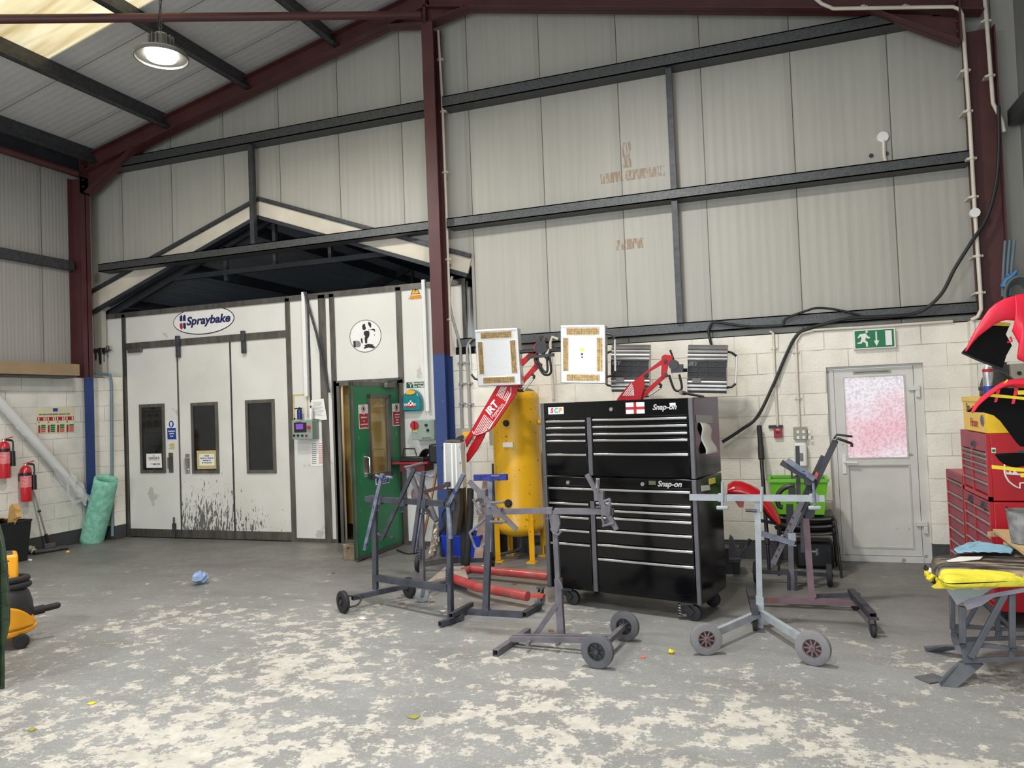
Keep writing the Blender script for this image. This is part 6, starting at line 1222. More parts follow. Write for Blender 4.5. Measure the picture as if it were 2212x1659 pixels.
# ---------------- chairs, crate, wing, pole ----------------
m_chs=mat('black_chair_plastic',(28,28,30),.4,0,.15,8)
def chair(z,i):
    o0=V((.27,-.45,0)); r=thing('stacking_chair',['black stacking chair at the bottom of the stack under the green crate','black stacking chair in the middle of the stack under the green crate','black stacking chair on top of the stack, carrying the green crate'][i],'chair',(o0.x,o0.y,0),0,'stacked black chairs')
    def sf(u,v):
        x=(u-.5)*.50; y=(v-.5)*.42; return V((o0.x+x,o0.y+y,z-.02*math.cos((u-.5)*3.0)*math.cos((v-.5)*2.6)+.012*(abs(u-.5)*2)**4-(.03*(max(0,.18-v)/.18)**2)))
    MB().grid(sf,14,12).build('seat',m_chs,r,solid=.012)
    for sx in (-1,1):
        x=o0.x+sx*.245; MB().tube([V((x,o0.y-.19,z-.02)),V((x+sx*.012,o0.y-.24,z-.07)),V((x+sx*.035,o0.y-.26-.01*i,.0))],.011,8,smooth=3).build('leg',m_blk,r)
        MB().tube([V((x,o0.y+.16,z-.02)),V((x+sx*.012,o0.y+.20,z-.07)),V((x+sx*.035,o0.y+.22+.01*i,.0))],.011,8,smooth=3).build('leg',m_blk,r)
    MB().tube([V((o0.x-.245,o0.y-.18,z-.03)),V((o0.x-.245,o0.y+.18,z-.03)),V((o0.x+.245,o0.y+.18,z-.03)),V((o0.x+.245,o0.y-.18,z-.03))],.01,8,closed=True).build('seat_frame',m_blk,r)
    return r
for i,z in enumerate((.42,.49,.56)): chair(z,i)
r=thing('storage_crate','bright green plastic crate standing on the stacked black chairs','crate',(.24,-.45,.575))
m_grc=mat('lime_green_plastic',(108,186,34),.4,0,.1,4)
crate(r,-.01,.43,-.62,-.30,.335,.045,m_grc,.008,.03)
r2=MB().box((-.2,-.38,.0),(.16,-.12,.27),Matrix.Translation((.36,0,0))).build('black_tub',m_blk,bevel=.03); tag(r2,'black plastic tub on the floor under the stacked chairs','tub')
# pole
a=wy(1640,920,-.08); b_=fl(1662,1236,.0); d=(b_-a); r=thing('telescopic_pole','black telescopic pole leaning against the block wall left of the green crate','pole',tuple(b_))
MB().cyl(a,a+d*.17,.026,n=16).cyl(a+d*.15,a+d*.24,.031,n=16).build('grip',m_blkr,r); MB().cyl(a+d*.22,a+d*.82,.020,n=14).build('outer_tube',m_blk,r); MB().cyl(a+d*.76,a+d*.82,.026,n=14).build('collar',m_blkr,r); MB().cyl(a+d*.8,b_,.016,n=12).build('inner_tube',mat('navy_tube',(34,38,60),.4,.3,.1),r)
# red wing
wingo=[(392,430),(430,408),(480,412),(530,430),(575,453),(620,486),(660,530),(695,580),(722,632),(738,690)]
wingi=[(392,492),(430,496),(480,500),(520,508),(560,522),(590,545),(620,580),(650,620),(680,652),(712,680)]
WG=Pl((0,-.95,0),(0,-1,0))
def wf(u,v):
    k=u*(len(wingo)-1); i=min(int(k),len(wingo)-2); t=k-i
    a=V((*wingo[i],0)).lerp(V((*wingo[i+1],0)),t); b=V((*wingi[i],0)).lerp(V((*wingi[i+1],0)),t); p=a.lerp(b,v)
    return WG(*c4(p.x,p.y),.10*math.sin(v*1.9+.25))
r=thing('car_wing','glossy red car front wing hung on the rear stand beside the black cabinet','car wing',tuple(WG(*c4(600,690))))
m_red=mat('glossy_red_car_paint',(178,10,24),.2,0,.03,2,coat=.5)
MB().grid(wf,40,10).build('wing_panel',m_red,r,solid=.004)
MB().tube([WG(*c4(x,y),.0) for x,y in ((392,500),(480,508),(545,522),(600,562),(650,632),(700,688))],.016,8,smooth=4).build('arch_edge',m_blk,r)
WG.slab(MB(),[c4(*p) for p in ((435,535),(460,535),(497,540),(492,580),(465,580))],.0,.02).build('bracket_tab',m_red,r,flat=True)
MB().bar(WG(*c4(600,668),-.03),WG(*c4(770,712),-.16),.03,.03).build('support_bar',m_dst,r,flat=True); MB().tube([WG(*c4(700,700),-.02),WG(*c4(710,722),-.02)],.018,8).build('bracket_stub',m_blk,r)
# trolley jack behind the cabinet
q=fl(1597,1190); q=V((-.02,-.35,0))+V((-.25,0,0)); A_=Pl((0,-.7,0),(0,-1,0)); r=thing('trolley_jack','dark trolley jack lying behind the right side of the black cabinet','jack',tuple(A_(1592,1196)))
A_.slab(MB(),[c4(*p) for p in ((405,750),(425,770),(440,820),(475,850),(490,875),(400,880))],0,.16).build('jack_body',m_dst,r,bevel=.008); MB().cyl(A_(*c4(480,868),.05),A_(*c4(520,810),.05),.008).build('handle',m_dst,r); MB().cyl(A_(*c4(518,812),.05),A_(*c4(536,778),.05),.018).build('handle_grip',m_blk,r)
A_.slab(MB(),[c4(*p) for p in ((405,875),(480,875),(478,905),(405,905))],-.1,.35).build('jack_base',m_dst,r,bevel=.008)
MB().box(tuple(V((A_(1585,1196).x-.25,-.75,0))),tuple(V((A_(1585,1196).x+.05,-.55,A_(1585,1196).z+.06)))).build('jack_foot',m_blk,r,flat=True)
# ---------------- right hand wall: red chests ----------------
m_rch=mat('red_tool_chest',(168,14,30),.35,0,.06,3); m_rcf=mat('faded_red_drawer_front',(150,66,80),.55,0,.15,6); m_alu=mat('drawer_edge_aluminium',(176,172,168),.4,.5,.1)
CX=1.47
def xz(y_px,x_px): q=wx(x_px,y_px,CX); return q.y,q.z
def redunit(name,label,y0,y1,z0,z1,dep,lid,rows,split,x0=CX):
    r=thing(name,label,'tool chest',(x0+dep/2,(y0+y1)/2,z0))
    MB().box((x0+.02,y0,z0),(x0+dep,y1,z1)).build('body',m_rch,r,bevel=.006)
    b=MB().box((x0-.003,y0,z0),(x0+.02,y0+.035,z1)).box((x0-.003,y1-.035,z0),(x0+.02,y1,z1)); b.box((x0-.003,y0,z0),(x0+.02,y1,z0+.03)); b.build('front_frame',m_rch,r,flat=True)
    MB().box((x0-.004,y0+.005,z1-lid),(x0+.02,y1-.005,z1-.004)).build('lid_front',m_rcf,r,bevel=.003)
    ys=y0+(y1-y0)*split
    MB().box((x0-.003,ys-.012,z0+.03),(x0+.02,ys+.012,z1-lid)).build('centre_frame',m_rch,r,flat=True)
    zt=z1-lid-.012; H=zt-z0-.035
    for (ya,yb) in (((y0+.035,ys-.012),(ys+.012,y1-.035)) if 0<split<1 else ((y0+.035,y1-.035),)):
        for a_,c_ in zip(rows[:-1],rows[1:]):
            za=zt-H*a_; zc=zt-H*c_+.006
            d=MB().box((x0+.005,ya,zc),(x0+.02,yb,za)).build('drawer',m_rcf,r,bevel=.002); MB().prism([(x0-.014,ya+.003,za-.002),(x0+.006,ya+.003,za+.002),(x0+.006,ya+.003,za-.02)],(0,yb-ya-.006,0)).build('drawer_pull',m_alu,d,flat=True)
    return r
yn,yf=-2.20,-1.36; zl0=.12; zl1=wx(2141,1080,CX).z-.02; ztp=wx(2128,937,CX).z
yn=-2.14
lc=redunit('red_roller_cabinet','red roller cabinet with faded drawers against the right wall, under the red top chest',yn,yf,zl0,zl1,.50,.07,[0,.12,.27,.42,.60,.78,1],.58)
tcst=redunit('red_top_chest','red top chest with faded lid and white emblem on its side against the right wall',yn,yf,zl1+.008,ztp,.50,.135,[0,.12,.28,.46,.72,1],.58)
ncab=redunit('narrow_red_cabinet','narrow red drawer cabinet with pale handles beside the white door','' or -1.33,wx(2048.5,1100,CX).y,.1,wx(2050,1015,CX).z,.45,.07,[0,.14,.27,.40,.54,.67,.8,1],0)
for c in ((CX+.08,yn+.1),(CX+.42,yn+.1),(CX+.08,yf-.1)): wheel(MB(),V((c[0],c[1],.06)),(0,1,0),.06,.03,.1).build('castor_wheel',m_blkr,lc)
for c in ((CX+.08,-1.2),(CX+.3,-1.2),(CX+.3,-.9)): wheel(MB(),V((c[0],c[1],.05)),(0,1,0),.05,.03,.1).build('castor_wheel',m_blkr,ncab)
for u,z,rr in ((-1.8,ztp-.09,tcst),(-1.62,zl1-.035,lc),(-2.0,zl1-.035,lc)): MB().box((CX-.02,u-.035,z-.02),(CX,u+.035,z+.02)).cyl((CX-.03,u,z),(CX,u,z),.012).build('lock',m_galvd,rr)
# emblem on the side (white outline), sticker
SY_=Pl((0,yn,0),(0,-1,0)); c7=lambda u,v:(1940+u/4.607,880+v/4.607)
SY_.slab(MB(),[c7(*p) for p in ((928,402),(970,404),(972,456),(930,453))],.001,.002).build('round_sticker',m_white,tcst,flat=True); q=SY_(*c7(950,430),.004); MB().cyl(q,q-V((0,.001,0)),.012).build('sticker_dot',m_signgreen,tcst)
pts=[(1062,555),(1056,600),(1060,650),(1075,695),(1100,735),(1135,765),(1170,788),(1212,806),(1212,752),(1262,752)]
MB().tube([SY_(*c7(*p),.003) for p in pts],.006,6).build('emblem',m_white,tcst); SY_.slab(MB(),[c7(*p) for p in ((1068,625),(1095,655),(1110,628),(1135,655),(1155,630),(1200,660),(1260,655),(1260,680),(1080,665))],.001,.002).build('emblem',m_white,tcst,flat=True)
for p in ((1080,995),(1080,1030)): q=SY_(*c7(*p),.0); MB().cyl(q,q-V((0,.004,0)),.008).build('rivet',m_blk,lc)
# yellow box on top
zy1=wx(2100,858,CX).z; zy0=ztp+.002; m_ylb=mat('yellow_cupboard',(226,184,30),.4,0,.08,3)
r=thing('yellow_cupboard','yellow metal box with stickers standing on the red top chest','box',(CX+.25,(yn+yf)/2,zy0)); y0_=yn+.005; y1_=wx(2078,870,CX).y
MB().box((CX+.005,y0_,zy0),(CX+.48,y1_,zy1)).build('box_body',m_ylb,r,bevel=.006); MB().box((CX-.003,y0_-.003,zy1-.035),(CX+.48,y1_+.003,zy1+.002)).build('lid_rim',m_ylb,r,bevel=.004)
YP=Pl((CX+.004,0,0),(-1,0,0)); UR=V((0,-1,0)); text('Hirane',.10,m_signred,r,tuple(YP(2104,913,.002)),UR,UZ,sx=.8); text('Ste',.09,m_ink,r,tuple(YP(2091,880,.002)),UR,UZ)
q=YP(2122,908,.002); MB().cyl(q,q+V((-.002,0,0)),.045,n=28).build('round_badge',mat('badge_silver',(150,156,170),.4,.3,0),r); MB().cyl(q+V((-.002,0,0)),q+V((-.003,0,0)),.038,n=28).build('round_badge',mat('badge_blue',(40,50,84),.4,.2,0),r)
# things on the yellow box
q=V((CX+.06,-2.02,zy1+.003)); hcan=wx(2107,787,CX+.06).z-q.z
r=thing('aerosol_can','tall silver aerosol with red band standing on the yellow box','aerosol can',tuple(q)); MB().lathe([(0,0),(.033,0),(.034,.01),(.034,hcan*.78),(.024,hcan*.86),(0,hcan*.86)],q).build('can_body',mat('silver_can',(176,176,178),.3,.7,.2,30),r); MB().lathe([(.0345,hcan*.72),(.0352,hcan*.73),(.0352,hcan*.80),(.033,hcan*.81)],q).build('red_band',m_signred,r); MB().lathe([(.0342,hcan*.05),(.035,hcan*.06),(.035,hcan*.3),(.0342,hcan*.31)],q,n=28,ang=360).build('blue_band',m_signblue,r); MB().cyl(q+UZ*hcan*.85,q+UZ*hcan,.012,.006).build('nozzle',m_white,r)
q=V((CX+.20,-1.86,zy1+.003)); r=thing('welding_mask','black moulded mask lying on the yellow box behind the aerosol','mask',tuple(q))
def mk(u,v): t=math.pi*u; return q+V((.10*math.cos(t)*(1-.2*v)-.03*v,.27-.52*v,.20*math.sin(t)**.8*(1-.45*v*v)))
MB().grid(mk,16,14).build('mask_shell',m_blk,r,solid=.008); MB().bar(q+V((-.1,.28,.06)),q+V((-.1,.10,.05)),.012,.03).build('strap',m_blkr,r)
# ---------------- red bumpers on the right ----------------
m_redc=mat('faded_red_bumper',(222,34,62),.4,0,.06,2); m_blkl=mat('matt_black_liner',(8,8,10),.8,0,.1,spec=.15); m_yt=mat('yellow_masking_tape',(228,206,40),.6,0,.08,12)
c6=lambda u,v:(1900+u/4.147,560+v/4.147)
BPn=Pl((0,-3.0,0),(0,-1,0))
def sweep(r,name,top,bot,m,bulge,o=0,nu=24,nv=8,th=.004):
    def at_(L,u): k=u*(len(L)-1); i=min(int(k),len(L)-2); t=k-i; return V((*L[i],0)).lerp(V((*L[i+1],0)),t)
    def f(u,v): p=at_(top,u).lerp(at_(bot,u),v); return BPn(*c6(p.x,p.y),o+bulge*math.sin(v*math.pi*.75+.3))
    return MB().grid(f,nu,nv).build(name,m,r,solid=th)
r=thing('car_bumper','upper red car bumper with black liner hanging at the right edge of the view','car bumper',tuple(BPn(*c6(1100,980))))
sweep(r,'wheel_arch_lip',[(738,832),(780,740),(822,655),(860,595),(900,530),(950,460),(1010,410),(1080,370),(1150,348),(1205,338)],[(752,828),(800,760),(850,704),(900,665),(950,628),(1000,590),(1050,568),(1100,555),(1160,560),(1195,565)],m_redc,.02,.07,nu=30)
sweep(r,'bumper_skin',[(1160,346),(1200,337),(1260,332),(1330,332),(1420,340),(1500,360)],[(1128,658),(1190,770),(1170,905),(1290,952),(1400,985),(1500,1000)],m_redc,.07,.10,nu=26,nv=12)
BPn.slab(MB(),[c6(*p) for p in ((1000,590),(930,640),(860,706),(745,835),(900,905),(1110,980),(1145,860),(1195,770),(1140,670),(1175,590))],-.04,.02).build('black_liner',m_blkl,r,flat=True)
BPn.slab(MB(),[c6(*p) for p in ((1018,580),(1040,562),(1170,572),(1165,600),(1030,594))],.0,.012).build('yellow_tape',mat('mustard_tape',(196,166,40),.6,0,.1),r,flat=True)
MB().tube([BPn(*c6(*p),.02) for p in ((822,700),(838,730),(858,715),(845,690))],.006,6,closed=True).tube([BPn(*c6(*p),.06) for p in ((1145,700),(1160,740),(1118,750))],.006,6).build('mounting_tab',m_redc,r)
MB().tube([BPn(*c6(745,837),-.02),BPn(*c6(900,907),-.02),BPn(*c6(1112,984),-.02)],.006,6).build('liner_edge',m_blkr,r)
r=thing('car_bumper','lower red car bumper with yellow tape, in front of the yellow box','car bumper',tuple(BPn(*c6(1250,1650))))
sweep(r,'bumper_skin',[(795,1368),(830,1300),(880,1240),(940,1190),(1010,1140),(1080,1098),(1150,1080),(1230,1072),(1320,1066),(1450,1070)],[(800,1372),(850,1310),(900,1270),(960,1222),(1020,1175),(1080,1150),(1150,1140),(1230,1150),(1320,1160),(1450,1175)],m_redc,.08,.04,nu=30)
BPn.slab(MB(),[c6(*p) for p in ((795,1370),(960,1230),(1100,1150),(1350,1160),(1450,1700),(1280,1680),(1250,1650),(1190,1570),(1100,1450),(1040,1400),(950,1374))],-.05,.02).build('black_liner',m_blkl,r,flat=True)
for pp in ([(962,1203),(1290,1236),(1400,1245),(1400,1275),(1290,1262),(1180,1250),(965,1232)],[(1210,1175),(1400,1170),(1400,1210),(1215,1215)]): BPn.slab(MB(),[c6(*p) for p in pp],.05,.006).build('yellow_tape',m_yt,r,flat=True)
BPn.slab(MB(),[c6(*p) for p in ((1018,1146),(1055,1130),(1098,1078),(1108,1085),(1062,1148),(1030,1155))],.10,.004).build('yellow_tape',m_yt,r,flat=True)
for pp in ([(1035,1160),(1065,1155),(1030,1280),(1005,1282)],[(1190,1150),(1222,1150),(1185,1295),(1158,1296)],[(872,1255),(890,1250),(885,1295),(872,1298)],[(805,1315),(826,1310),(822,1335),(806,1335)]): BPn.slab(MB(),[c6(*p) for p in pp],.045,.01).build('mounting_tab',m_redc,r,bevel=.002)
r=thing('black_undertray','black plastic undertray with yellow tape below the lower red bumper','car part',tuple(BPn(*c7(1200,640))))
BPn.slab(MB(),[c7(*p) for p in ((972,465),(1180,455),(1420,470),(1420,560),(1150,600),(1070,570),(1020,530))],-.05,.06).build('tray_body',m_blkl,r,bevel=.01)
BPn.slab(MB(),[c7(*p) for p in ((922,570),(1160,595),(1420,620),(1420,650),(1160,632),(922,605))],.02,.006).build('yellow_tape',m_yt,r,flat=True); BPn.slab(MB(),[c7(*p) for p in ((1205,650),(1420,655),(1420,700),(1208,690))],.02,.006).build('yellow_tape',m_yt,r,flat=True)
# assumed rack, added to carry the bumpers (just outside the frame)
x_=2.0; r=thing('assumed_bumper_rack','assumed grey steel rack with arms carrying the bumpers at the right edge','rack',(x_,-2.95,0)); MB().box((x_-.02,-2.97,0),(x_+.02,-2.93,2.3)).build('rack_post',m_dst,r,flat=True); MB().box((x_-.1,-3.3,0),(x_+.3,-2.91,.03)).build('rack_base',m_dst,r,flat=True)
for z in (1.32,1.72,2.2): MB().box((1.45,-2.96,z),(x_,-2.93,z+.025)).build('rack_arm',m_dst,r,flat=True)
# electrical box, hose and glove on the right wall
r=thing('distribution_board','beige electrical box on the back wall behind the red bumpers','electrical box',tuple(wy(2195,815,-.14))); a=wy(2183,786,-.24); b_=wy(2218,822,-.24); b_.x=min(b_.x,2.40); MB().box((a.x,-.24,b_.z),(b_.x,-.137,a.z)).build('body',m_grey,r,bevel=.006); q=wy(2201.5,806,-.241); MB().cyl(q,q-V((0,.01,0)),.018,n=16).build('button',m_blk,r)
MB().box((a.x-.13,-.2,b_.z-.25),(a.x-.02,-.137,a.z+.02)).build('cover_plate',m_dark,r,flat=True)
HP_=Pl((2.2,-.5,0),(-.3,-1,0)); r=thing('hose_coil','coiled grey air hose hanging in the right corner above the bumpers','hose',tuple(HP_(2190,650)))
for k in range(5): MB().tube([HP_(2198+k*2+ (22+k*3)*math.cos(t),640+(28+3*k)*math.sin(t),.03*k) for t in [math.pi*2*i/26 for i in range(26)]],.014,8,closed=True).build('hose_loop',mat('grey_green_hose',(84,92,92),.6,0,.1),r)
for k in range(3): MB().tube([HP_(2172+k*10,520,.02*k),HP_(2168+k*9,580,.02*k),HP_(2166+k*8,640,.02*k)],.014,8,smooth=4).build('hose_drop',mat('blue_grey_hose',(86,104,116),.6,0,.1),r)
r=thing('rubber_glove','blue rubber glove wrapped round the hose in the right corner','glove',tuple(HP_(2177,615,.1)))
MB().tube([HP_(2172,622,.06),HP_(2176,608,.06),HP_(2186,600,.07),(HP_(2198,587,.08))],lambda t:.045-.03*t,10,smooth=4).tube([HP_(2182,600,.07),HP_(2178,594,.06)],.014,8).build('glove_body',mat('blue_nitrile',(46,104,150),.5,0,.1,10,bump=.4),r)
# ---------------- folding work bench ----------------
m_wm=mat('workmate_grey_steel',(74,77,83),.5,.2,.2,8,rgb2=(96,100,107))
c8=lambda u,v:(1900+u/4.147,1120+v/4.147)
NP=Pl((0,-3.28,0),(0,-1,0)); FP=Pl((0,-2.88,0),(0,-1,0))
r=thing('folding_workbench','folding grey steel workbench with a padded top wrapped in yellow tape','workbench',tuple(fl(2090,1460)))
for P_,pts,nm in ((NP,[(715,1100),(840,1103),(900,1115),(1150,1140),(1500,1155),(1500,1268),(1180,1270),(1010,1278),(870,1290),(750,1290)],'side_plate'),(FP,[(630,945),(760,945),(1000,965),(1400,1000),(1400,1080),(1150,1085),(700,1100),(650,1080)],'side_plate')):
    # plate with slots cut: build as rails
    b=MB()
    if P_ is NP:
        P_.slab(b,[c8(*p) for p in ((715,1100),(845,1103),(885,1140),(862,1225),(878,1290),(750,1290))],0,.012); P_.slab(b,[c8(*p) for p in ((845,1103),(1150,1140),(1500,1160),(1500,1185),(1140,1172),(885,1150))],0,.012); P_.slab(b,[c8(*p) for p in ((870,1245),(1150,1232),(1160,1170),(1205,1172),(1205,1232),(1500,1225),(1500,1262),(1180,1272),(876,1290))],0,.012)
    else:
        P_.slab(b,[c8(*p) for p in ((630,945),(765,945),(760,1070),(700,1100),(650,1080))],0,.012); P_.slab(b,[c8(*p) for p in ((765,945),(1010,968),(1400,990),(1400,1015),(1010,1000),(765,985))],0,.012); P_.slab(b,[c8(*p) for p in ((760,1060),(1030,1058),(1040,1000),(1095,1005),(1095,1052),(1400,1050),(1400,1080),(760,1100))],0,.012)
    b.build(nm,m_wm,r,flat=True)
bar=lambda n,P_,p,q,w,o=0.0,h=None: MB().bar(P_(*c8(*p),o),P_(*c8(*q),o),w,h or w*.7,up=(0,-1,0)).build(n,m_wm,r,bevel=.004)
bar('leg_tube',NP,(735,780),(738,1110),.036,.015); bar('leg_tube',NP,(1180,650),(1182,1150),.034,.015); bar('cross_brace',NP,(1118,652),(808,1232),.034,.03); bar('leg_tube',FP,(645,690),(648,985),.03,.015); bar('leg_tube',FP,(1055,700),(1050,1000),.03,.015); bar('cross_brace',FP,(860,780),(762,950),.026,.02); bar('cross_brace',FP,(930,745),(1160,960),.026,.02)
MB().bar(NP(*c8(700,1160)),FP(*c8(660,1040)),.03).build('cross_member',m_wm,r,flat=True)
for P_,a,b1,b2 in ((NP,(812,1300),fl(2042,1484),None),(FP,(670,1150),fl(2008,1408),None)):
    t_=P_(*c8(*a)); e=V(b1); s=V((0,.03,0)); k=MB(); k.prism([t_+V((-.05,0,0)),t_+V((.07,0,.0)),e+V((.06,.0,0)),e+V((-.02,0,0)),e+V((-.03,0,.02))],(0,.04,0)); k.build('folding_foot',m_wm,r,flat=True)
for p,P_ in (((738,1130),NP),((808,1232),NP),((1185,1165),NP)): q=P_(*c8(*p),.03); MB().cyl(q+V((0,.03,0)),q-V((0,.006,0)),.014,n=12).build('pivot_bolt',m_galvd,r)
ztop=.665
c_=[fl(2002,1197,ztop),fl(2190,1172,ztop)+V((.35,0,0)),fl(2225,1232,ztop)+V((.2,0,0)),fl(2034,1245,ztop)]
m_pad,N,L,p=nodes('wrapped_bench_pad'); g=nd(N,'ShaderNodeNewGeometry'); sp=nd(N,'ShaderNodeSeparateXYZ'); L.new(g.outputs['Position'],sp.inputs[0])
mp=nd(N,'ShaderNodeMapping'); L.new(g.outputs['Position'],mp.inputs[0]); mp.inputs['Rotation'].default_value=(0,0,.25); mp.inputs['Scale'].default_value=(1.3,5,3)
n_=noise(N,L,mp.outputs[0],2.2,6,.6); cc=ramp(N,L,n_,[(.40,(34,34,38)),(.50,(84,78,72)),(.56,(150,134,110)),(.66,(196,180,148))])
edge=mth(N,L,'MAXIMUM',mth(N,L,'LESS_THAN',mth(N,L,'ADD',sp.outputs[1],mth(N,L,'MULTIPLY',n_,.12)),-3.27),mth(N,L,'LESS_THAN',mth(N,L,'ADD',sp.outputs[0],mth(N,L,'MULTIPLY',n_,.10)),.935))
L.new(mixc(N,L,edge,cc,ramp(N,L,n_,[(.3,(120,104,40)),(.42,(216,204,52)),(.6,(232,222,70))])),p.inputs['Base Color']); p.inputs['Roughness'].default_value=.6; b_n=nd(N,'ShaderNodeBump'); b_n.inputs['Strength'].default_value=.8; b_n.inputs['Distance'].default_value=.03; L.new(noise(N,L,mp.outputs[0],5,5),b_n.inputs['Height']); L.new(b_n.outputs[0],p.inputs['Normal'])
random.seed(9)
def pad(u,v):
    # closed cushion section swept along
    t=2*math.pi*v; sq=lambda c,e:math.copysign(abs(c)**e,c)
    cx_=sq(math.cos(t),.35); cz_=sq(math.sin(t),.8); e=max(.0,1-(2*u-1)**14)**.4
    a=c_[0].lerp(c_[1],u); b=c_[3].lerp(c_[2],u); m_=a.lerp(b,.5); h=(b-a)*.5
    return m_+h*cx_*(.55+.45*e)+UZ*(cz_*.055*e-.045+.004*math.sin(v*29+u*5))
MB().grid(pad,40,40).build('padded_top',m_pad,r)
m_film=mat('torn_clear_film',(120,138,132),.25,0,.2,6,rgb2=(150,146,156)); a0_=NP(*c8(560,590),.05)
for pts,mm,o in (([(555,575),(650,590),(900,600),(1010,580),(900,660),(760,700),(670,748),(610,660)],m_film,.06),([(700,690),(860,680),(1060,640),(1290,600),(1290,640),(1000,690),(900,760),(770,802)],mat('grey_film',(136,134,146),.3,0,.15,8),.04),([(540,480),(600,500),(650,615),(560,600),(470,600),(440,585),(480,560)],m_yt,.07),([(650,560),(900,520),(1240,470),(1250,520),(1000,600),(820,612),(760,585),(690,610)],mat('brown_masking_paper',(190,160,124),.8,0,.3,12,rgb2=(130,112,96)),.065)):
    NP.slab(MB(),[c8(*p) for p in pts],o,.006).build('torn_wrapping',mm,r,flat=True)
q=[fl(*c8(*p),ztop+.018) for p in ((665,290),(900,232),(1205,280),(1180,330),(900,340),(700,325))]
def cloth(u,v): 
    a=q[0].lerp(q[1],min(1,u*2)) if u<.5 else q[1].lerp(q[2],u*2-1); b=q[5].lerp(q[4],min(1,u*2)) if u<.5 else q[4].lerp(q[3],u*2-1)
    return a.lerp(b,v)+UZ*(.022*math.sin(u*3.1)*(.7+.3*math.sin(v*5+u*6))+.006*abs(math.sin(u*17+v*8))+.004*math.sin(v*19+u*9)+.006)
o=MB().grid(cloth,46,22).build('blue_cloth',mat('pale_blue_cloth',(136,178,200),.85,0,.08,10),solid=.004); tag(o,'pale blue cleaning cloth crumpled on the padded workbench top','cloth')
o=MB().prism([fl(*c8(*p),ztop+.018) for p in ((600,380),(720,345),(925,345),(900,368),(740,385),(620,392))],(0,0,.003)).build('masking_paper',m_paper,flat=True); tag(o,'sheet of pale paper lying on the workbench in front of the blue cloth','paper')
# planks and tub at the right edge
m_pine=mat('raw_pine',(196,166,122),.7,0,.15,6,stretch=(1,8,8))
def plank(a,b,w,h,label): o=MB().bar(a,b,w,h).build('timber_plank',m_pine,flat=True); tag(o,label,'plank')
za=.74; A1=fl(*c8(1040,118),za)+V((.05,.05,0)); B1=fl(*c8(1420,400),za)+V((.05,.05,0)); plank(A1,A1+(B1-A1)*1.3,.11,.02,'pale pine board jutting in at the right edge above the workbench')
A1=fl(*c8(980,140),za-.03); plank(A1,A1+V((.55,.12,0)),.04,.03,'short pine batten under the pale board at the right edge'); A1=fl(*c8(1115,235),.70); plank(A1,A1+V((.5,-.02,0)),.04,.03,'second pine batten lower down at the right edge')
r=thing('added_bench','added grey bench at the right wall, put in to carry the pine boards','bench',(2.0,-2.55,0)); MB().box((1.75,-2.88,.62),(2.4,-2.25,.66)).build('bench_top',m_dst,r,flat=True)  # added prop, outside the frame, so the pine boards do not float
for x in (1.8,2.35):
    for y in (-2.84,-2.3): MB().box((x-.02,y-.02,0),(x+.02,y+.02,.62)).build('leg',m_dst,r,flat=True)
q=fl(2215,1172,.755); r=thing('plastic_tub','grey smeared plastic tub on the pine board at the right edge','tub',tuple(q)); MB().lathe([(0,0),(.075,0),(.095,.20),(.1,.205),(.09,.205),(.07,.01),(0,.01)],q,n=28).build('tub_body',mat('grey_smeared_plastic',(150,150,150),.5,0,.4,14,rgb2=(90,92,94)),r)
o=MB().prism([fl(*c8(*p),.004) for p in ((312,1422),(482,1393),(618,1448),(585,1458),(448,1480))],(0,0,.006)).build('card_sheet',mat('grey_card',(96,96,100),.7,0,.15,10),flat=True); tag(o,'dark grey card lying on the floor in front of the workbench foot','card')
text('XXXXX',.0001,m_white,o,tuple(fl(2010,1466,.0105)),(1,0,0),(0,1,0)) if 0 else None
random.seed(12)
for x,y,s,mm in ((2004,1240,.02,m_yt),(2012,1248,.026,m_yt),(2020,1254,.022,m_blk),(2002,1228,.016,m_blk),(2009,1234,.016,m_paper),(2028,1255,.022,m_yt)):
    b=MB(); b.ball((0,0,0),s,5); b.v=[v*random.uniform(.6,1.3)+NP(x,y,-.02) for v in b.v]; b.build('taped_corner',mm,bpy.data.objects['folding_workbench'],flat=True)
# ---------------- vacuum cleaner, bin and cart at the left edge ----------------
m_vy=mat('vacuum_yellow',(236,162,26),.4,0,.08,4,coat=.1); vc=fl(-12,1396); vc.z=0
r=thing('vacuum_cleaner','yellow and black wet and dry vacuum cleaner with coiled hose at the left edge','vacuum cleaner',tuple(vc))
k=1/283.
zz=lambda y:wy(0,y,vc.y).z
hz_=lambda y:(1396-y)*k
MB().lathe([(0,.09),(.25,.09),(.285,hz_(1366)),(.292,hz_(1358)),(.275,hz_(1352)),(.265,hz_(1335)),(.245,hz_(1312)),(.20,hz_(1300)),(0,hz_(1300))],vc,n=40).build('lower_body',m_vy,r,bevel=.006)
MB().lathe([(0,hz_(1345)),(.262,hz_(1345)),(.268,hz_(1325)),(.262,hz_(1305)),(.24,hz_(1282)),(.20,hz_(1266)),(.16,hz_(1258)),(0,hz_(1256))],vc,n=40).build('black_tank',mat('vacuum_black',(42,42,44),.5,0,.1),r)
d_=(V((0,-CD,0))-V((vc.x,vc.y,0))).normalized(); sd=V((-d_.y,d_.x,0)); sd=sd if sd.x>0 else -sd
cov=[]; 
def cvf(u,v):
    t=-1.15+2.3*u; y=1350-52*v*math.cos(max(-1,min(1,(u-.15)*1.25))*1.5) ; y=1352-52*v*max(0,math.cos((t-.2)*1.5)); rr=.292-.016*((1352-y)/50)
    return vc+(d_*math.cos(t)+sd*math.sin(t))*rr+UZ*hz_(y)
MB().grid(cvf,24,8).build('front_cover',m_vy,r,solid=.006)
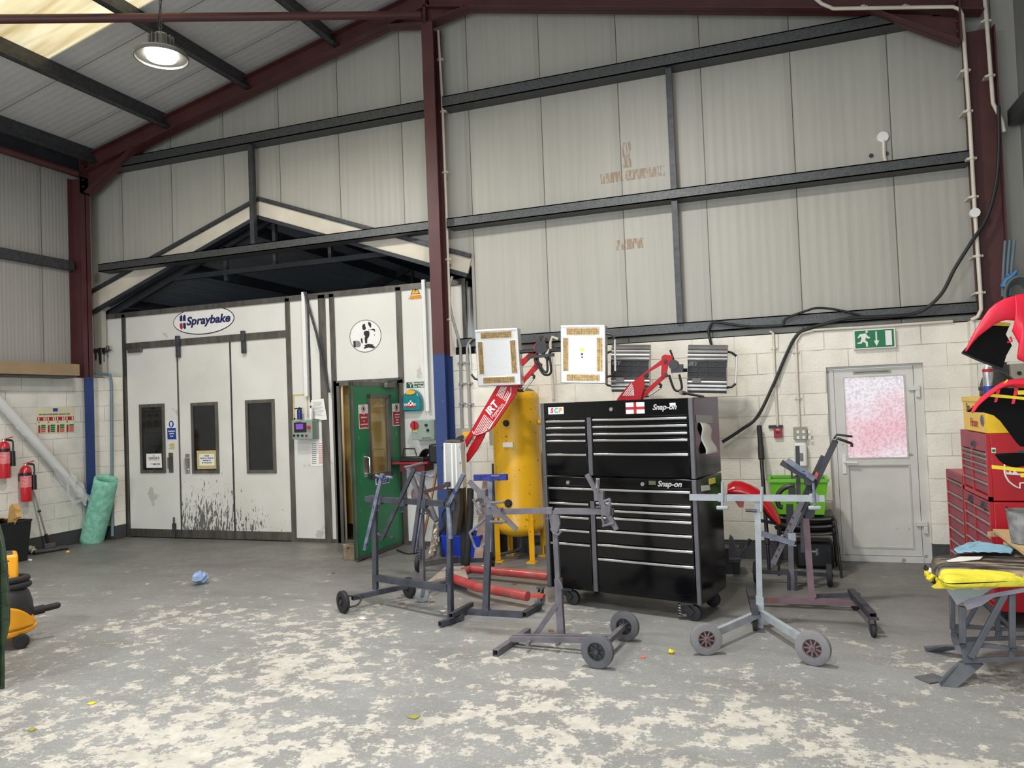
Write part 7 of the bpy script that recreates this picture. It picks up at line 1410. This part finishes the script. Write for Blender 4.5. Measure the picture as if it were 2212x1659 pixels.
mb_=vc+UZ*hz_(1256); MB().prism([mb_+d_*.12+sd*.165,mb_+d_*.12-sd*.165,mb_-d_*.15-sd*.165,mb_-d_*.15+sd*.165],UZ*(63*k)).build('motor_box',m_vy,r,bevel=.02)
MB().prism([mb_+UZ*(63*k)+d_*.08+sd*.13,mb_+UZ*(63*k)+d_*.08-sd*.1,mb_+UZ*(63*k)-d_*.08-sd*.1,mb_+UZ*(63*k)-d_*.08+sd*.13],UZ*.012).build('grey_top',m_galvd,r,bevel=.004)
for j,(y,rr) in enumerate(((1252,.225),(1266,.235))): MB().tube([vc+(d_*math.cos(t)*.8+sd*math.sin(t))*rr+UZ*(hz_(y)+.012*math.cos(t)) for t in [2*math.pi*i/30 for i in range(30)]],.026,12,closed=True).build('hose_coil',m_blkr,r)
q=vc+sd*.24+UZ*hz_(1333); MB().cyl(q,q+sd*.10+UZ*.01,.035).cyl(q+sd*.09+UZ*.01,q+sd*.19+UZ*.02,.026).ball(q+sd*.19+UZ*.02,.026,6).build('hose_inlet',m_blkr,r)
for (a_,b_) in ((.10,.155),(-.14,.15),(.0,-.2)):
    w_=vc+d_*a_*1.0+sd*b_; w_=vc+d_*.17*(1 if a_>0 else -.9)+sd*(.17 if b_>.15 else -.17 if a_<0 else -.1); w_=w_+d_*.06; wheel(MB(),w_+UZ*.058,d_,.058,.045,.6).cyl(w_+UZ*.055-d_*.022,w_+UZ*.055+d_*.022,.04,n=20).build('wheel',m_blkr,r)
# dark green ribbed cart corner
gq=fl(4,1492); m_dg=mat('dark_green_plastic',(40,58,36),.5,0,.35,9,spots=((24,24,22),.60,10)); GP=Pl((0,gq.y+.02,0),(0,-1,0)); r=thing('ribbed_bin','dark green ribbed plastic bin cut by the left edge of the view','bin',tuple(gq+V((-.25,.15,0))))
b=MB(); out=[(-60,1120),(-4,1138),(8,1180),(16,1240),(20,1300),(22,1345),(16,1375),(8,1420),(10,1490),(-60,1500)]
b.prism([GP(x,y,-.0) for x,y in out],V((-.32,.24,0))); b.build('bin_body',m_dg,r,bevel=.012)
for y in (1212,1244,1276,1307,1338): GP.slab(MB(),[(-60,y-2),(20,y-1),(20,y+1),(-60,y+1)],.0,.008).build('rib',mat('rib_green',(30,44,28),.5,0,.1),r,flat=True)
GP.slab(MB(),[(-10,1150),(0,1160),(3,1300),(2,1480),(-12,1490)],.0,.02).build('corner_rib',m_dg,r,bevel=.004)
# black bin with cardboard by the left wall
q=V((-9.33,-1.62,0)); r=thing('waste_bin','black plastic waste bin against the left wall','bin',tuple(q)); zt=wy(14,1130,q.y).z
P0=[V((sx*.2,sy*.2,0))+q for sx,sy in ((-1,-1),(1,-1),(1,1),(-1,1))]; P1_=[V((sx*.21,sy*.26,zt))+q for sx,sy in ((-1,-1),(1,-1),(1,1),(-1,1))]
MB().add(P0+P1_,[(0,1,2,3),(0,1,5,4),(1,2,6,5),(2,3,7,6),(3,0,4,7)]).build('bin_body',m_blk,r,solid=.008,flat=True); b=MB()
for i in range(4): b.bar(P1_[i],P1_[(i+1)%4],.03,.025)
b.build('rim',m_blk,r,flat=True)
m_crd=mat('torn_cardboard',(186,146,84),.85,0,.15,8)
o=MB().grid(lambda u,v:q+V((.1-.3*v,-.16+.34*u,zt+.02+.05*math.sin(u*5)+.03*v)),10,6).build('cardboard_sheet',m_crd,solid=.006); tag(o,'flat piece of brown cardboard lying across the black bin','cardboard')
qq=[wy(20,1095,q.y),wy(26,1088,q.y),wy(35,1100,q.y),wy(33,1108,q.y),wy(37,1117,q.y),wy(26,1124,q.y),wy(20,1135,q.y),wy(16,1130,q.y)]
o=MB().prism(qq,(.05,.03,0)).build('cardboard_scrap',m_crd,flat=True); tag(o,'folded scrap of brown cardboard sticking up from the black bin','cardboard')
# ---------------- litter on the floor ----------------
def crumple(name,label,cat,c,rad,m,seed,flatz=.6,g=None):
    random.seed(seed); b=MB(); b.ball((0,0,0),rad,5)
    ph=[(random.uniform(3,9)/rad*.5,random.uniform(0,6),V((random.gauss(0,1),random.gauss(0,1),random.gauss(0,1))).normalized()) for _ in range(9)]
    b.v=[v*random.uniform(.72,1.25)*(1+.22*sum(math.copysign(abs(math.sin(v.dot(d)*f+p))**.5,math.sin(v.dot(d)*f+p)) for f,p,d in ph)/3) for v in b.v]
    zmn=min(v.z for v in b.v)*flatz; b.v=[V((v.x,v.y,v.z*flatz-zmn))+V(c) for v in b.v]
    b.v=[V((v.x+random.gauss(0,.0),v.y,v.z)) for v in b.v]; o=b.build(name,m,flat=True); tag(o,label,cat,g); return o
crumple('paper_towel','crumpled pale blue paper towel on the floor in front of the spray booth','paper towel',fl(433,1262),.085,mat('blue_paper_towel',(150,174,214),.85,0,.1,20),5,.75)
crumple('plastic_wrap','crumpled clear plastic beside the floor squeegee','plastic',fl(68,1198),.06,mat('dirty_clear_plastic',(190,186,166),.4,0,.3,30),6,.7)
crumple('paper_scrap','small yellow crumpled scrap on the floor near the left wall','scrap',fl(147,1194),.022,m_yt,7)
crumple('paper_scrap','yellow crumpled scrap on the floor in front of the pale T stand','scrap',fl(1450,1412),.022,m_yt,8)
crumple('paper_scrap','small white crumpled scrap below the squeegee on the left','scrap',fl(65,1212),.025,m_paper,9,.4)
def flake(label,x,y,s,m,seed):
    random.seed(seed); c=fl(x,y,.003); n_=8; pts=[c+V((math.cos(2*math.pi*i/n_)*s*random.uniform(.5,1),math.sin(2*math.pi*i/n_)*s*random.uniform(.4,.9),0)) for i in range(n_)]; o=MB().prism(pts,(0,0,.003)).build('dry_leaf' if 'leaf' in label else 'paper_scrap',m,flat=True); tag(o,label,'leaf' if 'leaf' in label else 'scrap')
m_leaf=mat('dry_leaf',(140,86,54),.8,0,.2,30); m_or=mat('orange_scrap',(206,112,70),.8,0,.1); m_wht=mat('white_scrap',(222,220,214),.8,0,.05); m_olv=mat('olive_scrap',(150,148,70),.8,0,.1)
flake('orange scrap of card on the floor between the front stand and the pale T stand',1388,1420,.03,m_or,1); flake('white torn scrap on the floor left of the long panel stand',783,1336,.045,m_wht,2)
flake('yellowish scrap on the floor at the lower left',199,1519,.035,m_yt,3); flake('olive leaf on the floor in the bottom left corner',70,1576,.035,m_olv,4); flake('yellow scrap on the floor at the bottom centre',893,1549,.04,m_olv,5)
flake('brown leaf on the floor under the red dryer leg, by its grey castor',933,1300,.03,m_leaf,6); flake('small brown leaf on the floor under the front of the blue crate',1078,1218,.03,m_leaf,7); flake('brown leaf on the floor between the red dryer legs',1112,1262,.035,m_leaf,8)
flake('reddish brown scrap in front of the T stand base',867,1304,.04,m_leaf,9); flake('brown leaf behind the front stand post',1190,1362,.03,m_leaf,10); flake('white scrap on the floor beside the timber block of the green door',744,1177,.035,m_wht,11)
flake('dark scrap on the floor left of the long panel stand wheel',720,1238,.02,m_blkr,12); flake('white scrap between the two left panel stands near the heavy foot',957,1320,.035,m_wht,13)
flake('tiny white scrap on the floor in front of the left booth door',318,1262,.025,m_wht,14); flake('pale scrap at the foot of the white plank beside the blue crate',1048,1222,.05,m_wht,15)
